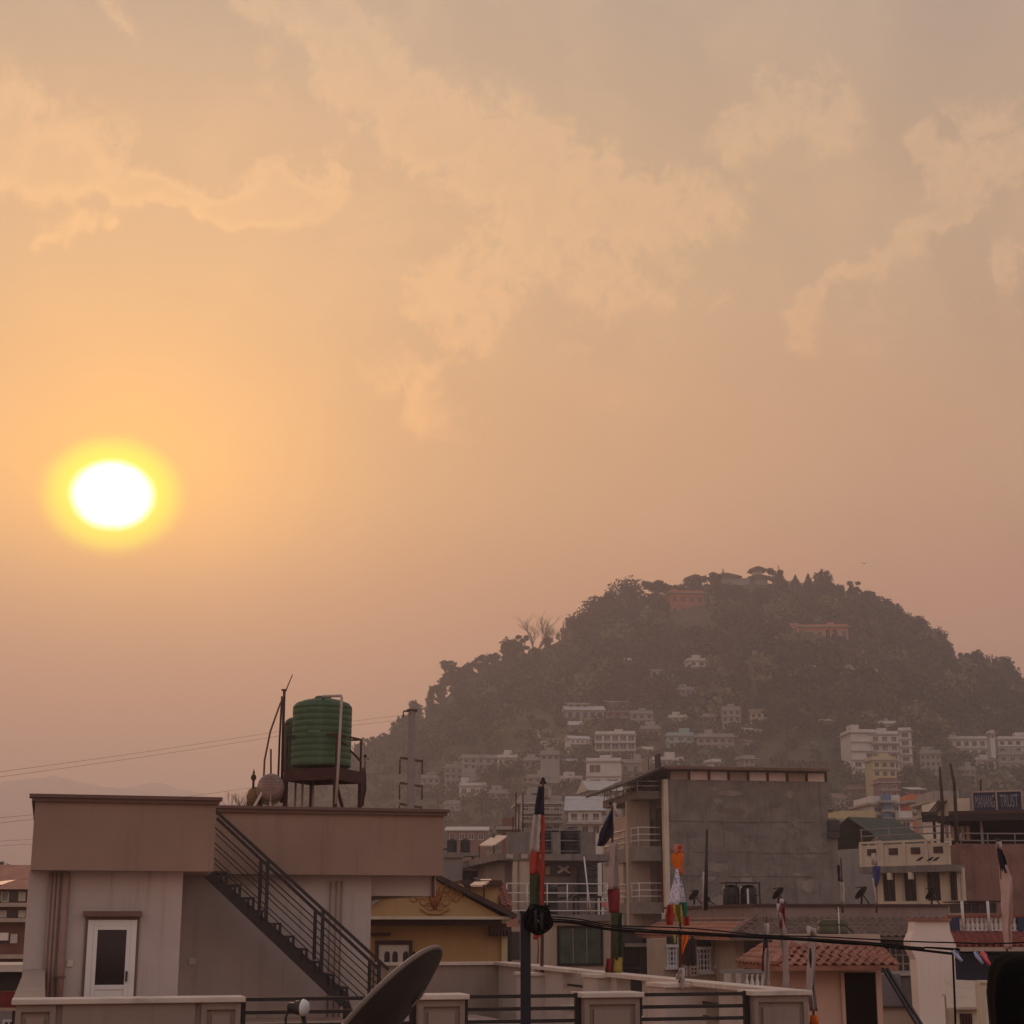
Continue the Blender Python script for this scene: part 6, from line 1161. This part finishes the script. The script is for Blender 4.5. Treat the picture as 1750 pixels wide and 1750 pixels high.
# --- pink hut with tiled hip roof
f = F(1440, 28, 9); root = f.root('pink_hut', 'pink rendered rooftop hut with hipped terracotta roof', 'hut'); a, b_, c, d_ = f.r(1352, 1654, 1508, 1760); MB().box(a, b_, 0, 1.1, 0, d_).build('wall', PINKW, root)
ew = .55; el_, er_ = f.x(1322, 1650, -ew), f.x(1536, 1650, -ew); zev = f.z(1651, 1430, -ew); ztp = f.z(1616, 1430, .15); tl0, tr0 = f.x(1350, 1616, .15), f.x(1505, 1616, .15)
pts = [(el_, -ew, zev), (er_, -ew, zev), (tr0, .15, ztp), (tl0, .15, ztp)]; MB().add(pts + [(x, y + .02, z - .07) for x, y, z in pts], [(0, 1, 2, 3), (7, 6, 5, 4), (0, 4, 5, 1), (1, 5, 6, 2), (2, 6, 7, 3), (3, 7, 4, 0)]).build('roof_deck', TILEO, root)
pl = [(el_, 1.5, zev), (el_, -ew, zev), (tl0, .15, ztp), (tl0, 1.1, ztp)]; MB().add(pl + [(x + .02, y, z - .07) for x, y, z in pl], [(0, 1, 2, 3), (7, 6, 5, 4), (0, 4, 5, 1), (1, 5, 6, 2), (2, 6, 7, 3), (3, 7, 4, 0)]).build('roof_deck', TILEO, root)
v_ = Vector((0, .15 + ew, ztp - zev)); tiles(root, (el_, -ew, zev), (1, 0, 0), v_, er_ - el_, v_.length, .165, .155, TILEO, left=lambda t: (tl0 - el_) * t, right=lambda t: (er_ - tr0) * t)
v_ = Vector((tl0 - el_, 0, ztp - zev)); tiles(root, (el_, 1.5, zev), (0, -1, 0), v_, 1.5 + ew, v_.length, .2, .155, TILEO, right=lambda t: (.15 + ew) * t, jit=8)
MB().bar((el_, -ew, zev + .05), (tl0, .15, ztp + .05), .1, .07).build('hip_ridge', TILEO, root)
a, b_, c, d_ = f.r(1358, 1590, 1505, 1616, .15); MB().box(tl0, tr0, .15, 1.1, ztp + .002, f.z(1597, 1430, .15)).build('roof_block', SAND, root)
a, b_, c, d_ = f.r(1443, 1662, 1497, 1760); MB().box(a, b_, -.02, .0, 0, d_).build('doorway', DARKIN, root); MB().box(b_, b_ + .06, -.05, .0, 0, d_).box(a - .06, a, -.05, 0, 0, d_).build('door_jamb', PINKW, root)  # doorway is a flat sheet; interior shade is put into its colour
o = tank('roof_cistern', f.world(f.x(1424, 1595, 1.2), 1.2, f.z(1597, 1430, .15)), .26, .24, mat('olive_tank', (84, 82, 62), rough=.5), 'squat dark cistern with yellowish lid on the hut', 2, 18, lid=True, neck=.7, cap=mat('yellow_lid', (150, 138, 86)))
an = empty('roof_antenna', f.world(f.x(1431, 1590, 1.0), .9, f.z(1597, 1430, .15)), 0, 'thin antenna with cross top above the cistern', 'antenna'); MB().tube([(0, 0, 0), (0, 0, .45)], .012, 6).build('mast', WRAIL, an); MB().bar((-.05, 0, .42), (.07, 0, .45), .02).bar((-.03, 0, .37), (.03, 0, .40), .015).build('cross_piece', STEEL, an)
mb = MB(); mb.tube([P(1432, 1580, 28.6), P(1445, 1582, 28.6), P(1456, 1592, 28.6), P(1462, 1606, 28.4)], .012, 6); tag(mb.build('hose', STEEL), 'black hose curving from the cistern over the tiles', 'hose')
for i, (a_, b2_, lab) in enumerate((((1509, 1655), (1570, 1756), 'left of two dark slanting stair rails by the hut'), ((1516, 1655), (1578, 1756), 'right of two dark slanting stair rails by the hut'))): mb = MB(); mb.bar(P(*a_, 27.5), P(*b2_, 26.6), .04); tag(mb.build('slanting_rail', STEEL), lab, 'rail')
for i in range(7): pass
# --- small cream shed and post at lower right
f = F(1655, 22, -14); root = f.root('cream_shed', 'little cream shed with dark louvre at lower right', 'shed'); a, b_, c, d_ = f.r(1634, 1722, 1690, 1790); MB().box(a, b_, 0, 1.6, 0, d_).build('wall', BALC, root); MB().add([(a - .1, -.1, d_), (b_ + .05, -.1, d_ + .02), (b_ + .05, 1.6, d_ + .28), (a - .1, 1.6, d_ + .3), (a - .1, -.1, d_ - .03), (b_ + .05, -.1, d_ - .01), (b_ + .05, 1.6, d_ + .25), (a - .1, 1.6, d_ + .27)], [(0, 1, 2, 3), (7, 6, 5, 4), (0, 4, 5, 1), (1, 5, 6, 2), (2, 6, 7, 3), (3, 7, 4, 0)]).build('lean_roof', SAND, root)
x0, x1, z0, z1 = f.r(1641, 1732, 1662, 1770); lo_ = MB().box(x0, x1, -.03, .0, z0, z1).build('louvre', PANE, root); [MB().box(x0 + (x1 - x0) * (i + .4) / 4, x0 + (x1 - x0) * (i + .65) / 4, -.05, -.03, z0, z1).build('bar', MAROOND, lo_) for i in range(4)]
f2 = F(1640, 25, 0); r2_ = f2.root('beige_parapet', 'beige stepped parapet behind the little cream shed', 'parapet'); a, b_, c, d_ = f2.r(1620, 1704, 1676, 1720); MB().box(a, b_, 0, .2, 0, d_).build('wall', SAND, r2_); MB().box(a - .02, b_ + .02, -.04, .24, d_ + .002, d_ + .04).build('coping', COPING, r2_); x0, x1, z0, z1 = f2.r(1644, 1698, 1648, 1722); MB().tube([(x0, -.2, 8), (x0, -.2, z1)], .025, 8).build('pipe', COPING, r2_)
f3 = F(1682, 20, 0); a, b_, c, d_ = f3.r(1674, 1676, 1692, 1760); o = MB().box(a, b_, 0, .14, 0, d_ - .03).box(a + .015, b_ + .02, -.02, .16, d_ - .03, d_).build('concrete_post', BALC); o.location = f3.o; tag(o, 'pale square concrete post next to the black cloth', 'post')
# --- navy house with red tiles and balusters
f = F(1690, 40, 0); root = f.root('navy_house', 'navy blue house with red tile strip and white balusters', 'house'); a, b_, c, d_ = f.r(1622, 1618, 1790, 1720); MB().box(a, b_, 0, 2.6, 0, d_).build('wall', NAVYW, root)
e0, e1_ = f.at(1636, 1618, -.8), f.at(1622, 1594, 0); ed = [(e0[0], -.8, e0[1]), (b_ + 1, -.8, e0[1]), (b_ + 1, 0, e1_[1]), (e1_[0], 0, e1_[1])]; MB().add(ed + [(x, y + .02, z - .07) for x, y, z in ed], [(0, 1, 2, 3), (7, 6, 5, 4), (0, 4, 5, 1), (1, 5, 6, 2), (2, 6, 7, 3), (3, 7, 4, 0)]).build('roof_deck', TILER, root)
v_ = Vector((0, .8, e1_[1] - e0[1])); tiles(root, (e0[0], -.8, e0[1]), (1, 0, 0), v_, b_ + .9 - e0[0], v_.length, .16, .13, TILER, left=lambda t: (e1_[0] - e0[0]) * t)
MB().box(e0[0], b_ + 1, -.86, -.8, e0[1] - .1, e0[1] - .01).build('eave_board', SAND, root)
zbl0, zbl1 = f.z(1592, 1690), f.z(1567, 1690); MB().box(e1_[0], b_, .02, .2, e1_[1] + .002, zbl0).build('plinth', NAVYW, root); MB().box(e1_[0], b_, 0, .2, zbl1, zbl1 + .05).build('top_rail', TILER, root)
for p0, p1 in ((1624, 1640), (1740, 1756)): a, b2_, c, d_ = f.r(p0, 1567, p1, 1592); MB().box(a, b2_, .0, .22, zbl0 + .002, zbl1 - .002).build('pillar', NAVYW, root)
bm2 = MB().lathe([(.06, 0), (.06, .04), (.03, .06), (.055, .13), (.045, .18), (.025, .24), (.045, .29), (.055, .33), (.055, .36)], n=12).mesh('baluster'); bm2.materials.append(WRAIL)
for px_ in (1641, 1648, 1656, 1664, 1672, 1680, 1687, 1696, 1704, 1712, 1720, 1728, 1736): o = link('baluster', bm2, None, root); o.location = (f.x(px_, 1580), .1, zbl0); o.scale = (1, 1, (zbl1 - zbl0) / .36)
for px_ in (1645, 1689): u = f.x(px_, 1560, -.05); MB().tube([(u, -.05, zbl0), (u, -.05, f.z(1540, 1690))], .035, 8).build('canopy_post', WRAIL, root)
a, b2_, c, d_ = f.r(1634, 1540, 1708, 1566, 1.2); MB().box(a, b2_, .2, 2.4, d_ - .03, d_).build('canopy', CANVAS, root); gl_ = MB().box(a + .1, b2_ - .1, 1.1, 2.2, zbl1 + .1, d_ - .05).build('glazed_box', mat('dim_glass', (62, 58, 56), rough=.2, var=.2, spec=.5), root); [MB().box(a + .1 + (b2_ - a - .24) * i / 4, a + .14 + (b2_ - a - .24) * i / 4, 1.06, 1.1, zbl1 + .1, d_ - .05).build('glazing_bar', GREYP, gl_) for i in range(5)]
# --- the building with the sign
f = F(1648, 62, -48); root = f.root('sign_building', 'stained red building with cream balcony and sign on its canopy', 'building'); zc0, zc1 = f.z(1478, 1640), f.z(1440, 1640); xl = f.x(1498, 1500)
MB().box(xl, 0, 0, 6, 0, zc0 - .25).build('window_wall', BALC, root); MB().box(xl - .3, .1, -.7, 6, zc0 - .248, zc0).build('balcony_slab', CONC, root)
nb = 4
for i in range(nb):
    q0, q1 = xl - .2 + (.2 - xl) * i / nb, xl - .2 + (.2 - xl) * (i + 1) / nb; pnl = MB().box(q0 + .06, q1 - .06, -.62, -.5, zc0 + .002, zc1).build('balcony_panel', BALC, root); MB().box(q0 + .3, q1 - .3, -.66, -.62, zc1 - .38, zc1 - .14).build('louvre', DKTRIM, pnl); MB().box(q0 - .06, q0 + .06, -.68, -.48, zc0 + .003, zc1 + .05).build('balcony_pier', BALC, root)
MB().box(xl - .25, .05, -.66, -.48, zc1 + .06, zc1 + .14).build('balcony_cap', BALC, root)
for q in (.35, .6): MB().tube([(xl - .25, -.56, zc1 + q), (.05, -.56, zc1 + q)], .03, 6).build('rail', GREYP, root)
for q in range(4): u = xl - .2 + (-xl + .1) * q / 3; MB().tube([(u, -.56, zc1 + .14), (u, -.56, zc1 + .6)], .03, 6).build('rail_post', GREYP, root)
zw0, zw1 = f.z(1540, 1560), f.z(1492, 1560)
for i, (p0, p1) in enumerate(((1511, 1532), (1547, 1568), (1586, 1609), (1625, 1645))):
    u0, u1 = f.x(p0, 1516), f.x(p1, 1516); wo = MB().box(u0 - .12, u0, -.08, .02, zw0, zw1).box(u1, u1 + .12, -.08, .02, zw0, zw1).box(u0 - .12, u1 + .12, -.1, .02, zw1, zw1 + .14).box(u0 - .18, u1 + .18, -.16, .02, zw0 - .14, zw0).build('window', BALC, root); MB().box(u0, u1, -.02, .01, zw0, zw1).build('pane', PANE, wo); MB().box((u0 + u1) / 2 - .04, (u0 + u1) / 2 + .04, -.05, -.02, zw0, zw1).build('mullion', DKTRIM, wo)
    if i < 3: um = (u1 + f.x((1547, 1586, 1625)[i], 1516)) / 2; MB().box(um - .16, um + .16, -.14, .0, 0, zc0 - .25).build('pilaster', BALC, root)
for px_ in (1522, 1558): u = f.x(px_, 1482, -.6); MB().box(u - .08, u + .08, -.75, -.6, zc0 - .5, zc0 - .25).build('corbel', BALC, root)
fr_ = F(1648, 62, 3); rr_o = root
def toroot(x, y, z): p_ = fr_.world(x, y, z); q_ = loc(f, p_); return q_
zw = fr_.z(1442, 1700); xq = fr_.x(1830, 1500); pts = [toroot(0.02, .02, 0), toroot(xq, .02, 0), toroot(xq, 6, 0), toroot(0.3, 6, 0)]; MB().add([tuple(p) for p in pts] + [(p[0], p[1], zw) for p in pts], [(3, 2, 1, 0), (4, 5, 6, 7), (0, 1, 5, 4), (1, 2, 6, 5), (2, 3, 7, 6), (3, 0, 4, 7)]).build('side_wall', REDWALL, root)
MB().box(-.12, .0, -.12, -.002, 0, zc0 - .25).build('corner_strip', BALC, root)
rrt = fr_.root('roof_railing', 'thin grey roof railing above the stained red wall', 'railing'); [MB().tube([(0.1, .1, zw + q), (xq, .1, zw + q)], .025, 6).build('rail', GREYP, rrt) for q in (.12, .38)]; [MB().tube([(.1 + xq * i / 4, .1, zw), (.1 + xq * i / 4, .1, zw + .38)], .025, 6).build('post', GREYP, rrt) for i in range(4)]
# canopy storey with sign boards
fc = F(1700, 64, -22); cn = fc.root('roof_canopy', 'dark open roof canopy with blue sign boards', 'canopy'); zc = fc.z(1388, 1700); za, zb_ = fc.z(1360, 1700), fc.z(1384, 1700); xl = fc.x(1596, 1395); xr = fc.x(1800, 1380)
MB().box(xl - .4, xr, -.6, 7, zc - .1, zc + .04).build('roof_sheet', DKTRIM, cn); MB().box(xl - .38, xr, -.58, -.4, zc - .34, zc - .102).build('fascia', CANVAS, cn); MB().box(fc.x(1660, 1420, .8), xr, .8, 6.5, zw - .2, zc - .102).build('rear_wall', DARKIN, cn); MB().box(xl + .3, fc.x(1660, 1420, .8) - .003, 2.4, 6.5, zw - .2, zc - .102).build('rear_wall', CANVAS, cn)  # rear walls coloured near-black to stand for shade under the canopy
for px_ in (1597, 1634, 1678): u = fc.x(px_, 1420); MB().bar((u, 0, zw - .3), (u, 0, zc - .1), .1 if px_ != 1634 else .07).build('post', GREYP if px_ > 1600 else STEEL, cn)
for i in range(5): u0 = fc.x(1614 + i * 9, 1425, 1.4); MB().box(u0 + .02, u0 + .17, 1.4, 1.46, fc.z(1436, 1640, 1.4), fc.z(1412, 1640, 1.4)).build('lit_pane', CREAMP, cn)  # cream colour stands for light in these panes
for px0, px1, m_ in ((1600, 1616, SAND), (1620, 1632, SAND), (1636, 1658, BALC)): a, b_ = fc.x(px0, 1380, -.05), fc.x(px1, 1380, -.05); MB().box(a, b_, -.1, 0, zc + .045, zc + .55).build('fascia_board', m_, cn)
for px0, px1, wtxt in ((1664, 1703, 'MANANG'), (1704, 1746, 'TRUST')):
    a, b_ = fc.x(px0, 1372, -.2), fc.x(px1, 1372, -.2); sg_ = MB().box(a, b_, -.25, -.15, zc + .05, za + .12).build('sign_board', SIGNB, cn); MB().box(a - .04, a, -.27, -.14, zc + .05, za + .14).box(b_, b_ + .04, -.27, -.14, zc + .05, za + .14).box(a - .04, b_ + .04, -.27, -.14, za + .12, za + .18).build('sign_frame', SAND, sg_)
    hgt = za + .12 - zc - .05; t_ = text(wtxt, hgt * .98, SIGNT, sg_, ((a + b_) / 2, -.256, zc + .05 + hgt * .47), (math.pi / 2, 0, 0)); wid = t_.dimensions.x; bpy.context.view_layer.update(); wid = max(v.co.x for v in t_.data.vertices) - min(v.co.x for v in t_.data.vertices); t_.scale = ((b_ - a) * (.84 if wtxt == 'MANANG' else .74) / wid, 1.0, 1)
for px_, py_, lab, ln in ((1606, 1310, 'left of two crooked dark poles above the roof canopy', 0), (1624, 1305, 'right crooked dark pole above the roof canopy', 1)):
    mb = MB(); base = P(px_ + 4 + 6 * ln, 1398, 61); mb.tube([P(px_ + 4 + 8 * ln, 1440, 61), P(px_ + 5 + 4 * ln, 1380, 61), P(px_ + 2 + 5 * ln, 1340, 61), P(px_, py_, 61)], [.07, .065, .06, .04], 7); tag(mb.build('crooked_pole', BARK), lab, 'pole')
mb = MB(); mb.tube([P(1676, 1360, 66), P(1676, 1332, 66)], .035, 6); tag(mb.build('thin_mast', RUSTSTEEL), 'thin mast behind the sign boards', 'mast')
pn = empty('plank_stack', P(1600, 1394, 61.5), 0, 'slanted planks and frame leaning left of the roof poles', 'planks'); [MB().bar((-.35 + .1 * i, 0, .0), (.15 + .1 * i, .1, .55), .05).build('plank', BARK, pn) for i in range(4)]; MB().box(.1, .5, .15, .2, 0, .75).build('frame', SAND, pn)
for px_, lab in ((1572, 'leftmost dark bird on the balcony ledge'), (1590, 'middle dark bird on the balcony ledge'), (1600, 'rightmost dark bird on the balcony ledge')):
    p = P(px_, 1470, 59); o = empty('bird', p, .4, lab, 'bird', 'birds perched on the balcony'); o.scale = (.62, .62, .62); MB().tube([(-.26, 0, -.06), (-.1, 0, .02), (.05, 0, .08), (.13, 0, .14), (.2, 0, .15), (.27, 0, .14)], [.015, .06, .075, .05, .045, .008], 8).build('body', mat('feathers', (30, 28, 28)), o); MB().tube([(.02, 0, .02), (.02, 0, -.1)], .01, 5).build('legs', STEEL, o)
# green corrugated roof behind the balcony
f = F(1560, 100, 30); root = f.root('green_roof_house', 'house with sloping green corrugated roof behind the balcony', 'house'); a = f.x(1518, 1430); b_ = f.x(1600, 1430); z0, z1 = f.z(1448, 1560), f.z(1402, 1580, 3.5); GRN = mat('green_sheet', (74, 76, 64), var=.2, scale=2, rough=.6, streak=.3)
MB().box(a + .3, b_ - .3, .3, 6, 0, z0).build('wall', GREYW, root); rf = MB(); n = 44
vs = []
for i in range(n + 1):
    x = a + (b_ - a) * i / n; d = .06 * (i % 2); vs += [(x, -.2, z0 + d), (x, 3.5, z1 + d), (x, 7, z0 + d)]
rf.add(vs, [(3 * i + j, 3 * i + 3 + j, 3 * i + 4 + j, 3 * i + 1 + j) for i in range(n) for j in (0, 1)]).build('roof', GRN, root)
# --- brick houses at the far left edge
f = F(20, 62, 6); root = f.root('brick_house', 'brick house with tiled roof at left frame edge', 'house'); a, b_, c, d_ = f.r(-60, 1520, 47, 1650); MB().box(a, b_, 0, 7, 0, d_).build('wall', BRICKW, root)
MB().add([(a - .3, -.5, d_), (b_ + .3, -.5, d_), (b_ + .3, 3.5, d_ + 1.0), (a - .3, 3.5, d_ + 1.0), (a - .3, 7.5, d_), (b_ + .3, 7.5, d_)], [(0, 1, 2, 3), (3, 2, 5, 4), (0, 3, 4), (1, 5, 2), (0, 4, 5, 1)]).build('roof', TILEO, root)
for rect in ((-4, 1525, 4, 1542), (14, 1524, 32, 1540), (12, 1556, 32, 1568), (-6, 1596, 18, 1612)):
    x0, x1, z0, z1 = f.r(*rect); wo = MB().box(x0, x1, -.06, .0, z0, z1).build('window', PANE, root); MB().box(x0 - .25, x0 - .002, -.08, 0, z0, z1).box(x1 + .002, x1 + .25, -.08, 0, z0, z1).build('shutter', FRAME, wo)
for py_ in (1546, 1572, 1634): z = f.z(py_, 20); MB().box(a, b_ + .1, -.5, .0, z - .08, z + .06).build('ledge', SAND, root)
x0, x1, z0, z1 = f.r(-8, 1594, 16, 1607); MB().box(x0, x1, -.3, -.1, z0, z1).build('air_cooler', CREAMP, root)
roof_panel(-18, 1500, 16, 1512, 14, 62, 'pale panel with painted sun glint over the brick house roof'); 
f = F(20, 40, 6); root = f.root('shop_roof', 'pale roof ledge over a dark gap at left edge', 'shed'); a, b_, c, d_ = f.r(-60, 1649, 42, 1661); MB().box(a, b_, 0, 3, c, d_).build('roof_slab', COPING, root); MB().box(a, b_, .3, 3, 0, c - .002).build('wall', CANVAS, root)  # dark wall colour stands for the shade in the gap
f = F(15, 33, 6); root = f.root('red_hoarding', 'dull red signboard at the lower left edge', 'signboard'); a, b_, c, d_ = f.r(-60, 1694, 34, 1722); MB().box(a, b_, 0, .08, c, d_).build('board', mat('dull_red_board', (118, 46, 44), var=.18, scale=3), root); MB().box(a, b_, -.03, .1, c - .06, c - .002).build('frame', SAND, root); MB().bar((b_ - .1, .12, 0), (b_ - .1, .12, d_), .08).bar((a + .1, .12, 0), (a + .1, .12, d_), .08).build('post', STEEL, root)
f = F(15, 36, 6); root = f.root('lower_house', 'lower grey house under the red signboard', 'house'); a, b_, c, d_ = f.r(-60, 1726, 40, 1790); MB().box(a, b_, 0, 5, 0, d_).build('wall', GREYP, root); grid_window(root, f, (4, 1742, 26, 1775), 0, 2, 2, WSH)
